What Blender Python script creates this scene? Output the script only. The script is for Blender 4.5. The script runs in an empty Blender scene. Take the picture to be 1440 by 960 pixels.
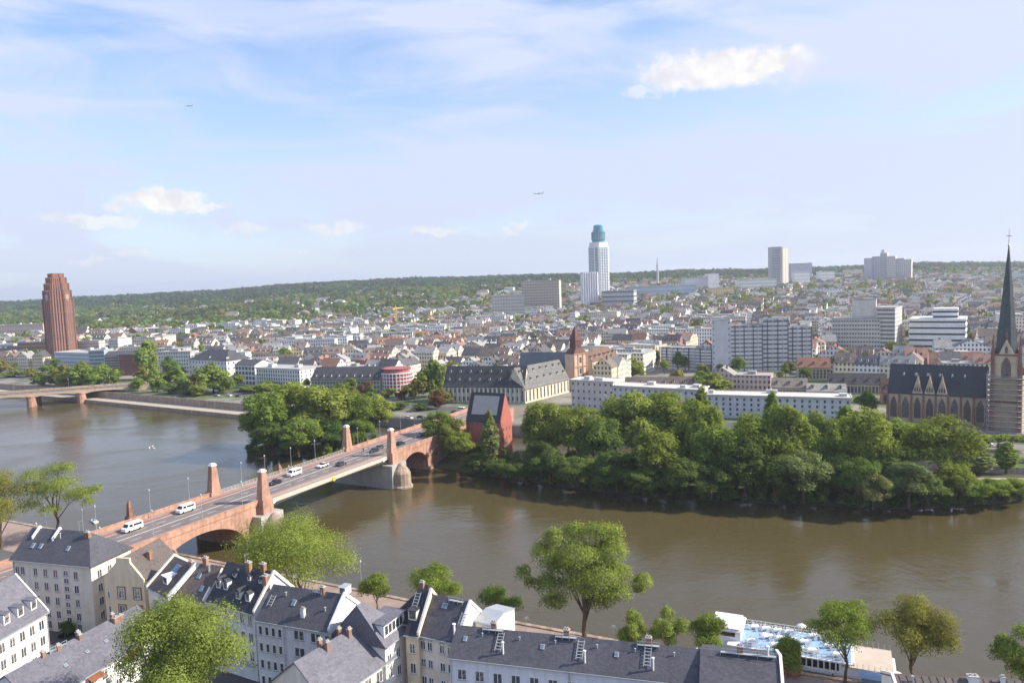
import bpy, math, random
import numpy as np
from mathutils import Vector, Matrix

scene = bpy.context.scene
COL = scene.collection
R_ = math.radians

# ---------------------------------------------------------------- camera
F_PX, PITCH, ROLL, EYE = 1050.0, R_(4.74), R_(-2.0), 75.0
cam_d = bpy.data.cameras.new("camera")
cam_d.sensor_width = 36.0
cam_d.lens = 36.0 * F_PX / 1440.0
cam_d.clip_start, cam_d.clip_end = 1.0, 60000.0
cam = bpy.data.objects.new("camera", cam_d)
COL.objects.link(cam)
CAM_R = Matrix.Rotation(math.pi / 2 - PITCH, 3, 'X') @ Matrix.Rotation(ROLL, 3, 'Z')
cam.matrix_world = Matrix.Translation((0, 0, EYE)) @ CAM_R.to_4x4()
scene.camera = cam


def ray(px, py):
    return CAM_R @ Vector(((px - 720) / F_PX, -(py - 480) / F_PX, -1.0))


def at(px, py, z):                       # photo point on a level of height z
    d = ray(px, py)
    t = (z - EYE) / d.z
    return Vector((d.x * t, d.y * t, z))


def atY(px, py, Y):                      # photo point at a known depth
    d = ray(px, py)
    t = Y / d.y
    return Vector((d.x * t, Y, EYE + d.z * t))


def proj(p):
    l = CAM_R.transposed() @ (Vector(p) - Vector((0, 0, EYE)))
    return 720 + F_PX * l.x / -l.z, 480 - F_PX * l.y / -l.z


# ---------------------------------------------------------------- sky, sun, exposure
SUN_EL, SUN_AZ = R_(34.0), R_(93.0)      # azimuth clockwise from +Y (view direction)
world = bpy.data.worlds.new("World")
scene.world = world
world.use_nodes = True
wn, wl = world.node_tree.nodes, world.node_tree.links
wn.clear()


class NB:                                # tiny node builder
    def __init__(s, tree):
        s.n, s.l = tree.nodes, tree.links

    def new(s, t, **k):
        n = s.n.new(t)
        for a, b in k.items():
            setattr(n, a, b)
        return n

    def put(s, sock, v):
        if isinstance(v, bpy.types.NodeSocket):
            s.l.new(v, sock)
        elif v is not None:
            sock.default_value = v

    def math(s, op, a, b=None, c=None, clamp=False):
        n = s.new('ShaderNodeMath', operation=op, use_clamp=clamp)
        for i, v in enumerate((a, b, c)):
            s.put(n.inputs[i], v)
        return n.outputs[0]

    def vmath(s, op, a, b=None, out=0):
        n = s.new('ShaderNodeVectorMath', operation=op)
        s.put(n.inputs[0], a)
        if b is not None:
            s.put(n.inputs[1], b)
        return n.outputs[out]

    def noise(s, vec, scale, detail=3, rough=.55, dist=0.0):
        n = s.new('ShaderNodeTexNoise')
        s.put(n.inputs['Vector'], vec)
        n.inputs['Scale'].default_value = scale
        n.inputs['Detail'].default_value = detail
        n.inputs['Roughness'].default_value = rough
        n.inputs['Distortion'].default_value = dist
        return n.outputs['Fac']

    def ramp(s, v, lo, hi, a=0., b=1., smooth=True):
        n = s.new('ShaderNodeMapRange', interpolation_type='SMOOTHSTEP' if smooth else 'LINEAR')
        s.put(n.inputs[0], v)
        for i, x in enumerate((lo, hi, a, b)):
            s.put(n.inputs[i + 1], x)
        return n.outputs[0]

    def mix(s, f, a, b, blend='MIX'):
        n = s.new('ShaderNodeMix', data_type='RGBA', blend_type=blend)
        s.put(n.inputs[0], f)
        s.put(n.inputs[6], a)
        s.put(n.inputs[7], b)
        return n.outputs[2]


wb = NB(world.node_tree)
sky = wb.new('ShaderNodeTexSky', sky_type='NISHITA')
sky.sun_disc = False
sky.sun_elevation = SUN_EL
sky.sun_rotation = SUN_AZ
sky.altitude = 100
sky.air_density = 1.0
sky.dust_density = 0.8
sky.ozone_density = 4.0
bg_sky = wb.new('ShaderNodeBackground')
wl.new(sky.outputs[0], bg_sky.inputs[0])
bg_sky.inputs[1].default_value = 0.145
# thin veil and clouds, laid out by compass direction
dirv = wb.new('ShaderNodeTexCoord').outputs['Generated']
sep = wb.new('ShaderNodeSeparateXYZ')
wl.new(dirv, sep.inputs[0])
az = wb.math('ARCTAN2', sep.outputs[0], sep.outputs[1])
el = wb.math('ARCSINE', sep.outputs[2])
cmb = wb.new('ShaderNodeCombineXYZ')
wl.new(az, cmb.inputs[0])
wl.new(el, cmb.inputs[1])
ae = cmb.outputs[0]
map1 = wb.new('ShaderNodeMapping')
wl.new(ae, map1.inputs[0])
map1.inputs['Rotation'].default_value = (0, 0, R_(-20))
map1.inputs['Scale'].default_value = (1.6, 6.0, 1)
map1.inputs['Location'].default_value = (3.1, 1.7, 0)
n1 = wb.noise(map1.outputs[0], 1.5, 7, .6, .9)
map2 = wb.new('ShaderNodeMapping')
wl.new(ae, map2.inputs[0])
map2.inputs['Scale'].default_value = (1.2, 5.0, 1)
map2.inputs['Location'].default_value = (7.4, 2.2, 0)
n2 = wb.noise(map2.outputs[0], 2.2, 6, .55, .6)
veil = wb.math('ADD', wb.ramp(n1, .40, .66, .0, .62), wb.ramp(n2, .42, .68, .0, .50))
veil = wb.math('ADD', veil, wb.ramp(az, -.5, .75, 0.02, .26))
low = wb.ramp(el, -.02, .40, .62, 0.0)
veil = wb.math('ADD', veil, low, clamp=False)
veil = wb.math('MINIMUM', veil, .92)
bg_veil = wb.new('ShaderNodeBackground')
vcol = wb.mix(wb.ramp(el, .0, .42), (.445, .485, .60, 1), (.48, .525, .74, 1))
wl.new(vcol, bg_veil.inputs[0])
bg_veil.inputs[1].default_value = 1.0
mx = wb.new('ShaderNodeMixShader')
wl.new(veil, mx.inputs[0])
wl.new(bg_sky.outputs[0], mx.inputs[1])
wl.new(bg_veil.outputs[0], mx.inputs[2])
# cumulus: soft heaps (photo direction, half width, half height in degrees)
warp = wb.new('ShaderNodeTexNoise')
wl.new(ae, warp.inputs[0])
warp.inputs['Scale'].default_value = 34
warp.inputs['Detail'].default_value = 9
warp.inputs['Roughness'].default_value = .62
wv = wb.vmath('MULTIPLY', wb.vmath('SUBTRACT', warp.outputs['Color'], (.5, .5, .5)), (.075, .05, 0))
aew = wb.vmath('ADD', ae, wv)
cover = None
for (cx, cy, rx, ry, k) in ((1040, 92, 95, 26, .95), (965, 100, 70, 26, .85), (905, 130, 30, 9, .5), (225, 283, 62, 15, .95), (290, 289, 26, 8, .75),
                            (130, 308, 62, 9, .6), (345, 322, 30, 9, .45), (470, 321, 46, 9, .6), (612, 322, 38, 7, .65),
                            (715, 328, 12, 5, .6), (728, 315, 14, 5, .5), (187, 357, 30, 6, .45), (118, 366, 22, 6, .4), (412, 355, 9, 3, .5)):
    d = ray(cx, cy).normalized()
    a0, e0 = math.atan2(d.x, d.y), math.asin(d.z)
    q = wb.vmath('MULTIPLY', wb.vmath('SUBTRACT', aew, (a0, e0, 0)), (F_PX / rx, F_PX / ry, 0))
    m = wb.ramp(wb.vmath('LENGTH', q, out=1), 
                .55, 1.15, k, 0)
    cover = m if cover is None else wb.math('MAXIMUM', cover, m)
bg_c = wb.new('ShaderNodeBackground')
wl.new(wb.mix(wb.ramp(wb.noise(wb.vmath('ADD', ae, (.013, .010, 0)), 34, 6, .55), .36, .62), (.82, .80, .84, 1), (1.0, .98, .94, 1)), bg_c.inputs[0])
bg_c.inputs[1].default_value = .67
mx2 = wb.new('ShaderNodeMixShader')
wl.new(cover, mx2.inputs[0])
wl.new(mx.outputs[0], mx2.inputs[1])
wl.new(bg_c.outputs[0], mx2.inputs[2])
wo = wb.new('ShaderNodeOutputWorld')
wl.new(mx2.outputs[0], wo.inputs[0])

sun_d = bpy.data.lights.new("sun", 'SUN')
sun_d.energy = 4.9
sun_d.angle = R_(0.6)
sun_d.color = (1.0, .92, .78)
sun = bpy.data.objects.new("sun", sun_d)
COL.objects.link(sun)
sd = Vector((math.cos(SUN_EL) * math.sin(SUN_AZ), math.cos(SUN_EL) * math.cos(SUN_AZ), math.sin(SUN_EL)))
sun.rotation_euler = sd.to_track_quat('Z', 'Y').to_euler()
sun.location = (300, 0, 300)

vs = scene.view_settings
vs.view_transform = 'Standard'
vs.look = 'None'
vs.gamma = 1.0
vs.use_curve_mapping = False
vs.exposure = 0.66
scene.cycles.use_denoising = True
scene.cycles.max_bounces = 6
scene.cycles.diffuse_bounces = 3
scene.cycles.glossy_bounces = 3
scene.cycles.transmission_bounces = 2
scene.cycles.volume_bounces = 0
scene.cycles.caustics_reflective = False
scene.cycles.caustics_refractive = False

# ---------------------------------------------------------------- materials
def pmat(name, col, rough=.75, var=.12, scale=.6, bump=0.0, bscale=None, metal=0.0, spec=.35, kind=None):
    m = bpy.data.materials.new(name)
    m.use_nodes = True
    b = NB(m.node_tree)
    p = m.node_tree.nodes['Principled BSDF']
    p.inputs['Roughness'].default_value = rough
    p.inputs['Metallic'].default_value = metal
    p.inputs['Specular IOR Level'].default_value = spec
    tc = b.new('ShaderNodeTexCoord')
    vec = tc.outputs['Object']
    base = (*col, 1)
    if kind == 'object':
        base = b.new('ShaderNodeObjectInfo').outputs['Color']
    elif kind == 'attr':
        base = b.new('ShaderNodeVertexColor', layer_name='Col').outputs['Color']
    n = b.noise(vec, scale, 5, .6)
    f = b.ramp(n, .3, .7, 1 - var, 1 + var, False)
    if name.startswith(('plaster', 'concrete', 'church_wall', 'obj_plain')):   # rain streaks down the walls
        ms = b.new('ShaderNodeMapping')
        b.put(ms.inputs[0], vec)
        ms.inputs['Scale'].default_value = (1.3, 1.3, .10)
        f = b.math('MULTIPLY', f, b.ramp(b.noise(ms.outputs[0], 1.0, 4, .6), .35, .7, .88, 1.05, False))
    c = b.mix(1.0, base, b_rgb(b, f), 'MULTIPLY')
    b.put(p.inputs['Base Color'], c)
    if bump:
        bn = b.new('ShaderNodeBump')
        bn.inputs['Strength'].default_value = bump
        bn.inputs['Distance'].default_value = .05
        b.put(bn.inputs['Height'], b.noise(vec, bscale or scale * 8, 3))
        b.put(p.inputs['Normal'], bn.outputs[0])
    return m


def b_rgb(b, f):
    c = b.new('ShaderNodeCombineColor')
    for i in range(3):
        b.put(c.inputs[i], f)
    return c.outputs[0]


def slate(name, col, cell=2.6, var=.16, rough=.6, kind=None):
    """roof covering: small courses of slightly different slates plus broad weathering"""
    m = bpy.data.materials.new(name)
    m.use_nodes = True
    b = NB(m.node_tree)
    p = m.node_tree.nodes['Principled BSDF']
    p.inputs['Roughness'].default_value = rough
    p.inputs['Specular IOR Level'].default_value = .3
    tc = b.new('ShaderNodeTexCoord')
    base = (*col, 1)
    if kind == 'object':
        base = b.new('ShaderNodeObjectInfo').outputs['Color']
    mp = b.new('ShaderNodeMapping')
    b.put(mp.inputs[0], tc.outputs['Object'])
    mp.inputs['Scale'].default_value = (cell, cell, cell * 1.6)
    v = b.new('ShaderNodeTexVoronoi')
    b.put(v.inputs['Vector'], mp.outputs[0])
    v.inputs['Scale'].default_value = 1
    sp = b.new('ShaderNodeSeparateColor')
    b.put(sp.inputs[0], v.outputs['Color'])
    f1 = b.ramp(sp.outputs[0], 0, 1, 1 - var, 1 + var, False)
    f2 = b.ramp(b.noise(tc.outputs['Object'], .22, 3, .5), .3, .7, .90, 1.10, False)
    f2 = b.math('MULTIPLY', f2, b.ramp(b.noise(tc.outputs['Object'], .8, 4, .65), .56, .66, 1.0, .84))
    f2 = b.math('MULTIPLY', f2, b.ramp(b.noise(b.vmath('ADD', tc.outputs['Object'], (31, 7, 3)), .5, 5, .7), .60, .68, 1.0, 1.14))
    c = b.mix(1.0, base, b_rgb(b, b.math('MULTIPLY', f1, f2)), 'MULTIPLY')
    b.put(p.inputs['Base Color'], c)
    bn = b.new('ShaderNodeBump')
    bn.inputs['Strength'].default_value = .35
    bn.inputs['Distance'].default_value = .04
    b.put(bn.inputs['Height'], v.outputs['Distance'])
    b.put(p.inputs['Normal'], bn.outputs[0])
    return m


def blockwork(name, col, bw=.9, bh=.45, mortar=(.25, .17, .13), var=.2, rough=.85):
    """coursed stone: brick texture along the wall, whatever way it faces"""
    m = bpy.data.materials.new(name)
    m.use_nodes = True
    b = NB(m.node_tree)
    p = m.node_tree.nodes['Principled BSDF']
    p.inputs['Roughness'].default_value = rough
    tc = b.new('ShaderNodeTexCoord')
    vec = wallvec(b, tc)
    br = b.new('ShaderNodeTexBrick')
    b.put(br.inputs['Vector'], vec)
    br.inputs['Scale'].default_value = 1
    br.inputs['Brick Width'].default_value = bw
    br.inputs['Row Height'].default_value = bh
    br.inputs['Mortar Size'].default_value = .02
    br.inputs['Color1'].default_value = (*[c * (1 - var) for c in col], 1)
    br.inputs['Color2'].default_value = (*[c * (1 + var) for c in col], 1)
    br.inputs['Mortar'].default_value = (*mortar, 1)
    f = b.ramp(b.noise(tc.outputs['Object'], .35, 5, .65), .3, .7, .78, 1.18, False)
    ms = b.new('ShaderNodeMapping')
    b.put(ms.inputs[0], tc.outputs['Object'])
    ms.inputs['Scale'].default_value = (.9, .9, .12)
    f = b.math('MULTIPLY', f, b.ramp(b.noise(ms.outputs[0], 1.0, 4, .65), .40, .62, .72, 1.05, False))
    b.put(p.inputs['Base Color'], b.mix(1.0, br.outputs['Color'], b_rgb(b, f), 'MULTIPLY'))
    return m


def wallvec(b, tc):
    so = b.new('ShaderNodeSeparateXYZ')
    b.put(so.inputs[0], tc.outputs['Object'])
    sn = b.new('ShaderNodeSeparateXYZ')
    b.put(sn.inputs[0], tc.outputs['Normal'])
    sel = b.math('GREATER_THAN', b.math('ABSOLUTE', sn.outputs[0]), .6)
    h = b.math('ADD', b.math('MULTIPLY', sel, so.outputs[1]), b.math('MULTIPLY', b.math('SUBTRACT', 1.0, sel), so.outputs[0]))
    c = b.new('ShaderNodeCombineXYZ')
    b.put(c.inputs[0], h)
    b.put(c.inputs[1], so.outputs[2])
    return c.outputs[0]


def facade_mat(name, kind):
    """plaster of the far houses: the object's own colour, with storeys of small dark windows"""
    m = bpy.data.materials.new(name)
    m.use_nodes = True
    b = NB(m.node_tree)
    p = m.node_tree.nodes['Principled BSDF']
    p.inputs['Roughness'].default_value = .8
    tc = b.new('ShaderNodeTexCoord')
    base = b.new('ShaderNodeObjectInfo').outputs['Color']
    vec = wallvec(b, tc)
    s = b.new('ShaderNodeSeparateXYZ')
    b.put(s.inputs[0], vec)
    fx = b.math('FRACT', b.math('DIVIDE', b.math('ADD', s.outputs[0], 200), 2.3))
    fz = b.math('FRACT', b.math('DIVIDE', s.outputs[1], 3.05))
    w = b.math('MULTIPLY', b.math('COMPARE', fx, .5, .23), b.math('COMPARE', fz, .55, .26))
    cell = b.vmath('FLOOR', b.vmath('DIVIDE', b.vmath('ADD', vec, (200, 0, 0)), (2.3, 3.05, 1)))
    wnz = b.new('ShaderNodeTexWhiteNoise', noise_dimensions='3D')
    b.put(wnz.inputs['Vector'], cell)
    gl = b.mix(wnz.outputs['Value'], (.03, .035, .045, 1), (.16, .16, .16, 1))
    f = b.ramp(b.noise(tc.outputs['Object'], .3, 5, .6), .3, .7, .84, 1.12, False)
    wall = b.mix(1.0, base, b_rgb(b, f), 'MULTIPLY')
    b.put(p.inputs['Base Color'], b.mix(w, wall, gl))
    return m


def foliage_mat(name, kind='object', scale=.45, island=True):
    m = bpy.data.materials.new(name)
    m.use_nodes = True
    b = NB(m.node_tree)
    nt = m.node_tree
    nt.nodes.remove(nt.nodes['Principled BSDF'])
    out = nt.nodes['Material Output']
    tc = b.new('ShaderNodeTexCoord')
    if kind == 'object':
        base = b.new('ShaderNodeObjectInfo').outputs['Color']
    else:
        base = b.new('ShaderNodeVertexColor', layer_name='Col').outputs['Color']
    f = b.ramp(b.noise(tc.outputs['Object'], scale, 3), .3, .7, .72, 1.25, False)
    if island:
        g = b.new('ShaderNodeNewGeometry')
        f = b.math('MULTIPLY', f, b.ramp(g.outputs['Random Per Island'], 0, 1, .74, 1.26, False))
    c = b.mix(1.0, base, b_rgb(b, f), 'MULTIPLY')
    d = b.new('ShaderNodeBsdfDiffuse')
    b.put(d.inputs[0], c)
    t = b.new('ShaderNodeBsdfTranslucent')
    b.put(t.inputs[0], b.mix(1.0, c, (1.25, 1.15, .55, 1), 'MULTIPLY'))
    mxs = b.new('ShaderNodeMixShader')
    mxs.inputs[0].default_value = .42
    b.l.new(d.outputs[0], mxs.inputs[1])
    b.l.new(t.outputs[0], mxs.inputs[2])
    b.l.new(mxs.outputs[0], out.inputs[0])
    return m


M = {}
M['plaster_cream'] = pmat('plaster_cream', (.76, .69, .57), .85, .10, .35)
M['plaster_white'] = pmat('plaster_white', (.82, .81, .79), .85, .08, .35)
M['plaster_grey'] = pmat('plaster_grey', (.74, .745, .77), .85, .08, .35)
M['plaster_yellow'] = pmat('plaster_yellow', (.76, .62, .42), .85, .08, .35)
M['plaster_ivory'] = pmat('plaster_ivory', (.80, .74, .63), .85, .08, .35)
M['concrete'] = pmat('concrete', (.42, .40, .37), .9, .18, .3, .3)
M['white_paint'] = pmat('white_paint', (.82, .82, .80), .5, .05, .5)
M['frame_white'] = pmat('frame_white', (.80, .79, .76), .5, .04, .5)
M['frame_brown'] = pmat('frame_brown', (.30, .12, .07), .6, .1, .5)
M['slate'] = slate('slate', (.078, .077, .090))
M['slate_light'] = slate('slate_light', (.135, .133, .158))
M['slate_dark'] = slate('slate_dark', (.042, .044, .054))
M['slate_brown'] = slate('slate_brown', (.115, .095, .085))
M['tile_red'] = slate('tile_red', (.30, .11, .06))
M['metal_grey'] = pmat('metal_grey', (.35, .37, .38), .45, .1, 1, metal=.6)
M['zinc'] = pmat('zinc', (.42, .44, .46), .5, .1, 1, metal=.3)
M['steel_dark'] = pmat('steel_dark', (.05, .055, .06), .5, .1, 1)
M['steel_green'] = pmat('steel_green', (.50, .45, .38), .55, .1, 1)
M['brick_chimney'] = blockwork('brick_chimney', (.36, .16, .09), .25, .1, (.3, .2, .15))
M['sandstone'] = blockwork('sandstone', (.47, .265, .19), 1.1, .5, (.38, .23, .175), .10)
M['sandstone_pale'] = blockwork('sandstone_pale', (.38, .29, .22), 1.0, .5, (.28, .21, .16), .2)
M['sandstone_dark'] = blockwork('sandstone_dark', (.26, .13, .09), 1.0, .5, (.2, .11, .09), .2)
M['asphalt'] = pmat('asphalt', (.105, .100, .10), .9, .18, .25)
M['pavement'] = pmat('pavement', (.32, .235, .20), .9, .15, .3)
M['cycle_red'] = pmat('cycle_red', (.30, .13, .10), .9, .12, .4)
M['marking'] = pmat('marking', (.75, .75, .72), .7, .1, 1)
M['bark'] = pmat('bark', (.11, .08, .055), .95, .3, 1.2, .6)
M['grass'] = pmat('grass', (.085, .12, .035), .95, .35, .12)
M['road_pink'] = pmat('road_pink', (.185, .155, .145), .9, .15, .25)
M['red_wall'] = pmat('red_wall', (.38, .12, .09), .8, .1, .3)
M['rubber'] = pmat('rubber', (.02, .02, .02), .8, .1, 1)
M['foliage'] = foliage_mat('foliage')
M['far_foliage'] = foliage_mat('far_foliage', 'attr', .02, False)
M['facade'] = facade_mat('facade', 'object')
M['obj_plain'] = pmat('obj_plain', (1, 1, 1), .8, .1, .2, kind='object')
M['obj_roof'] = slate('obj_roof', (1, 1, 1), 1.2, .22, .75, 'object')
M['attr_plain'] = pmat('attr_plain', (1, 1, 1), .8, .15, .15, kind='attr')
M['skin'] = pmat('skin', (.5, .3, .22), .6, .05, 3)


def glass_mat(name, a, b_, rough=.08):
    m = bpy.data.materials.new(name)
    m.use_nodes = True
    b = NB(m.node_tree)
    p = m.node_tree.nodes['Principled BSDF']
    p.inputs['Roughness'].default_value = rough
    p.inputs['Specular IOR Level'].default_value = .6
    rnd = b.new('ShaderNodeObjectInfo').outputs['Random']
    tc = b.new('ShaderNodeTexCoord').outputs['Object']
    f = b.math('MULTIPLY', b.math('POWER', rnd, 2.0), b.ramp(b.noise(tc, 1.5, 1), .4, .6))
    b.put(p.inputs['Base Color'], b.mix(f, (*a, 1), (*b_, 1)))
    return m


M['glass'] = glass_mat('glass', (.055, .06, .07), (.34, .33, .31))
M['glass_far'] = glass_mat('glass_far', (.075, .08, .092), (.19, .19, .19), .3)
M['glass_teal'] = glass_mat('glass_teal', (.06, .25, .33), (.10, .33, .42), .15)
M['glass_blue'] = glass_mat('glass_blue', (.10, .18, .27), (.18, .27, .36), .15)
M['glass_car'] = glass_mat('glass_car', (.015, .018, .022), (.05, .05, .05))


# ---------------------------------------------------------------- mesh builder
class MB:
    def __init__(s):
        s.v, s.f, s.m = [], [], []

    def add(s, vs, fs, mi=0):
        n = len(s.v)
        s.v += [tuple(v) for v in vs]
        s.f += [tuple(i + n for i in f) for f in fs]
        s.m += [mi] * len(fs)
        return s

    def box(s, x0, x1, y0, y1, z0, z1, mi=0):
        return s.add([(x0, y0, z0), (x1, y0, z0), (x1, y1, z0), (x0, y1, z0), (x0, y0, z1), (x1, y0, z1), (x1, y1, z1), (x0, y1, z1)],
                     [(0, 3, 2, 1), (4, 5, 6, 7), (0, 1, 5, 4), (1, 2, 6, 5), (2, 3, 7, 6), (3, 0, 4, 7)], mi)

    def prism(s, poly, z0, z1, mi=0, mtop=None):
        n = len(poly)
        s.add([(x, y, z0) for x, y in poly] + [(x, y, z1) for x, y in poly],
              [tuple(range(n - 1, -1, -1))] + [(i, (i + 1) % n, n + (i + 1) % n, n + i) for i in range(n)], mi)
        return s.add([(x, y, z1) for x, y in poly], [tuple(range(n))], mi if mtop is None else mtop)

    def taper(s, x, y, w0, d0, w1, d1, z0, z1, mi=0, ox=0, oy=0):
        a, c = [], []
        for sx, sy in ((-1, -1), (1, -1), (1, 1), (-1, 1)):
            a.append((x + sx * w0 / 2, y + sy * d0 / 2, z0))
            c.append((x + ox + sx * w1 / 2, y + oy + sy * d1 / 2, z1))
        return s.add(a + c, [(0, 3, 2, 1), (4, 5, 6, 7), (0, 1, 5, 4), (1, 2, 6, 5), (2, 3, 7, 6), (3, 0, 4, 7)], mi)

    def section(s, yz, x0, x1, mi=0):       # polygon in (y, z) extruded along x
        n = len(yz)
        return s.add([(x0, y, z) for y, z in yz] + [(x1, y, z) for y, z in yz],
                     [tuple(range(n - 1, -1, -1)), tuple(range(n, 2 * n))] + [(i, (i + 1) % n, n + (i + 1) % n, n + i) for i in range(n)], mi)

    def tube(s, p0, p1, r0, r1=None, n=6, mi=0):
        r1 = r0 if r1 is None else r1
        p0, p1 = Vector(p0), Vector(p1)
        d = (p1 - p0).normalized()
        a = d.orthogonal().normalized()
        b = d.cross(a)
        vs = []
        for p, r in ((p0, r0), (p1, r1)):
            for i in range(n):
                t = 2 * math.pi * i / n
                vs.append(p + a * (r * math.cos(t)) + b * (r * math.sin(t)))
        return s.add(vs, [(i, (i + 1) % n, n + (i + 1) % n, n + i) for i in range(n)] + [tuple(range(n - 1, -1, -1)), tuple(range(n, 2 * n))], mi)

    def lathe(s, prof, n=12, x=0, y=0, mi=0):   # profile [(r, z)], bottom to top
        vs, fs = [], []
        for r, z in prof:
            for i in range(n):
                t = 2 * math.pi * (i + .5) / n
                vs.append((x + r * math.cos(t), y + r * math.sin(t), z))
        for k in range(len(prof) - 1):
            for i in range(n):
                j = (i + 1) % n
                fs.append((k * n + i, k * n + j, (k + 1) * n + j, (k + 1) * n + i))
        fs.append(tuple(range(n - 1, -1, -1)))
        fs.append(tuple(range((len(prof) - 1) * n, len(prof) * n)))
        return s.add(vs, fs, mi)

    def mesh(s, name, mats, smooth=False):
        me = bpy.data.meshes.new(name)
        me.from_pydata(s.v, [], s.f)
        for m in (mats if isinstance(mats, (list, tuple)) else [mats]):
            me.materials.append(m)
        if max(s.m, default=0) > 0:
            me.polygons.foreach_set('material_index', s.m)
        if smooth:
            me.polygons.foreach_set('use_smooth', [True] * len(me.polygons))
        return me

    def build(s, name, mats, parent=None, loc=(0, 0, 0), rz=0, smooth=False, color=None):
        return put(s.mesh(name, mats, smooth), name, parent, loc, rz, color)


def put(me, name, parent=None, loc=(0, 0, 0), rz=0, color=None):
    o = bpy.data.objects.new(name, me)
    o.location = loc
    o.rotation_euler = (0, 0, rz)
    if color is not None:
        o.color = (*color, 1)
    if parent is not None:
        o.parent = parent
    COL.objects.link(o)
    return o


def tag(o, label, cat, group=None, kind=None):
    if label:
        o['label'] = label
    if cat:
        o['category'] = cat
    if group:
        o['group'] = group
    if kind:
        o['kind'] = kind
    return o


def thing(name, label, cat, loc, rz=0, group=None):
    o = put(None, name, None, loc, rz)
    return tag(o, label, cat, group)


def structure(name, mb, mats, **k):
    o = mb.build(name, mats, **k)
    o['kind'] = 'structure'
    return o


LANDMARKS = []


def landmark(name, p):
    LANDMARKS.append((name, Vector((p[0], p[1]))))


def rnd(seed):
    return random.Random(seed)


# windows: up to 100 real ones per building, any more go into one "stuff" part
WCACHE = {}


def far_window(w, h, glass='glass_far'):
    k = (round(w, 2), round(h, 2), glass)
    if k not in WCACHE:
        WCACHE[k] = MB().box(-w / 2, w / 2, -.06, .05, 0, h).mesh('window', M[glass])
    return WCACHE[k]


class Facade:
    def __init__(s, root, glass='glass_far'):
        s.root, s.items, s.glass = root, [], glass

    def grid(s, p0, rz, xs, zs, w, h):
        """window centres at xs along the wall from p0 (heading rz), sills at zs"""
        for z in zs:
            for x in xs:
                s.items.append((p0[0] + x * math.cos(rz), p0[1] + x * math.sin(rz), z, rz, w, h))

    def done(s, limit=100):
        for (x, y, z, rz, w, h) in s.items[:limit]:
            put(far_window(w, h, s.glass), 'window', s.root, (x, y, z), rz)
        if len(s.items) > limit:
            mb = MB()
            for (x, y, z, rz, w, h) in s.items[limit:]:
                c, sn = math.cos(rz), math.sin(rz)
                vs, q = [], []
                for (a, b) in ((-w / 2, -.06), (w / 2, -.06), (w / 2, .05), (-w / 2, .05)):
                    q.append((x + a * c - b * sn, y + a * sn + b * c))
                mb.prism(q, z, z + h)
            o = mb.build('window', M[s.glass], s.root)
            o['kind'] = 'stuff'

# ---------------------------------------------------------------- ground, river, island
def smooth(t):
    t = min(1, max(0, t))
    return t * t * (3 - 2 * t)


RIDGE_X = [-400, 0, 130, 300, 400, 450, 580, 650, 750, 870, 960, 1080, 1240, 1300, 1440, 1900]
RIDGE_Y = [-9, -7, -4, -1, 4, 5, 7, 5.5, 6, 3, 4.5, 2, 2, 3, -1, -3]


def terr(x, y):
    """ground level of the far bank: flat by the river, rising to the wooded hills"""
    if y < 400:
        return 6.0
    px = 720 + 1050 * x / y
    t0 = float(np.interp(px, [0, 350, 700, 900], [1700, 1450, 900, 620]))
    zr = 57 + 2.86 * float(np.interp(px, RIDGE_X, RIDGE_Y))
    z = 6 + (zr - 6) * smooth((y - t0) / (3050 - t0))
    if y > 3050:
        z -= 40 * smooth((y - 3050) / 2500)
    return z


# far quay line (top of the river wall on the far bank)
FQ = [(-9000, 5600), (-2500, 1700), (-900, 800), (-430, 606), (-295, 527), (-156, 441), (-60, 385), (20, 343), (160, 272), (420, 140), (900, -120), (3000, -1200)]


def fq_y(x):
    return float(np.interp(x, [p[0] for p in FQ], [p[1] for p in FQ]))


def ground_material():
    m = bpy.data.materials.new('ground')
    m.use_nodes = True
    b = NB(m.node_tree)
    p = m.node_tree.nodes['Principled BSDF']
    p.inputs['Roughness'].default_value = .95
    v = b.new('ShaderNodeTexCoord').outputs['Object']
    f = b.ramp(b.noise(v, .012, 6, .62), .46, .56)
    g = b.ramp(b.noise(v, .09, 4), .3, .7, .7, 1.3, False)
    c = b.mix(f, (.23, .21, .18, 1), (.09, .12, .04, 1))
    b.put(p.inputs['Base Color'], b.mix(1.0, c, b_rgb(b, g), 'MULTIPLY'))
    return m


M['ground'] = ground_material()
xs = sorted(set([p[0] for p in FQ] + list(range(-1600, 1800, 80)) + [-6000, -4000, -2000, 2200]))
ds = [0, 6, 30, 80, 150, 250, 350, 450, 550, 700, 850, 1000, 1200, 1400, 1600, 1800, 2000, 2200, 2400, 2600, 2800, 3000, 3200, 3600, 4200, 5200, 7000, 11000]
mb = MB()
for x in xs:
    y0 = fq_y(x)
    mb.v.append((x, y0, -4))
    for d in ds:
        mb.v.append((x, y0 + d, 5.0 if d == 0 else terr(x * (1 + d / 9000), y0 + d)))
nr = len(ds) + 1
for i in range(len(xs) - 1):
    for j in range(nr - 1):
        a = i * nr + j
        mb.f.append((a, a + nr, a + nr + 1, a + 1))
        mb.m.append(0)
structure('ground', mb, M['ground'], smooth=True)

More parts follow.
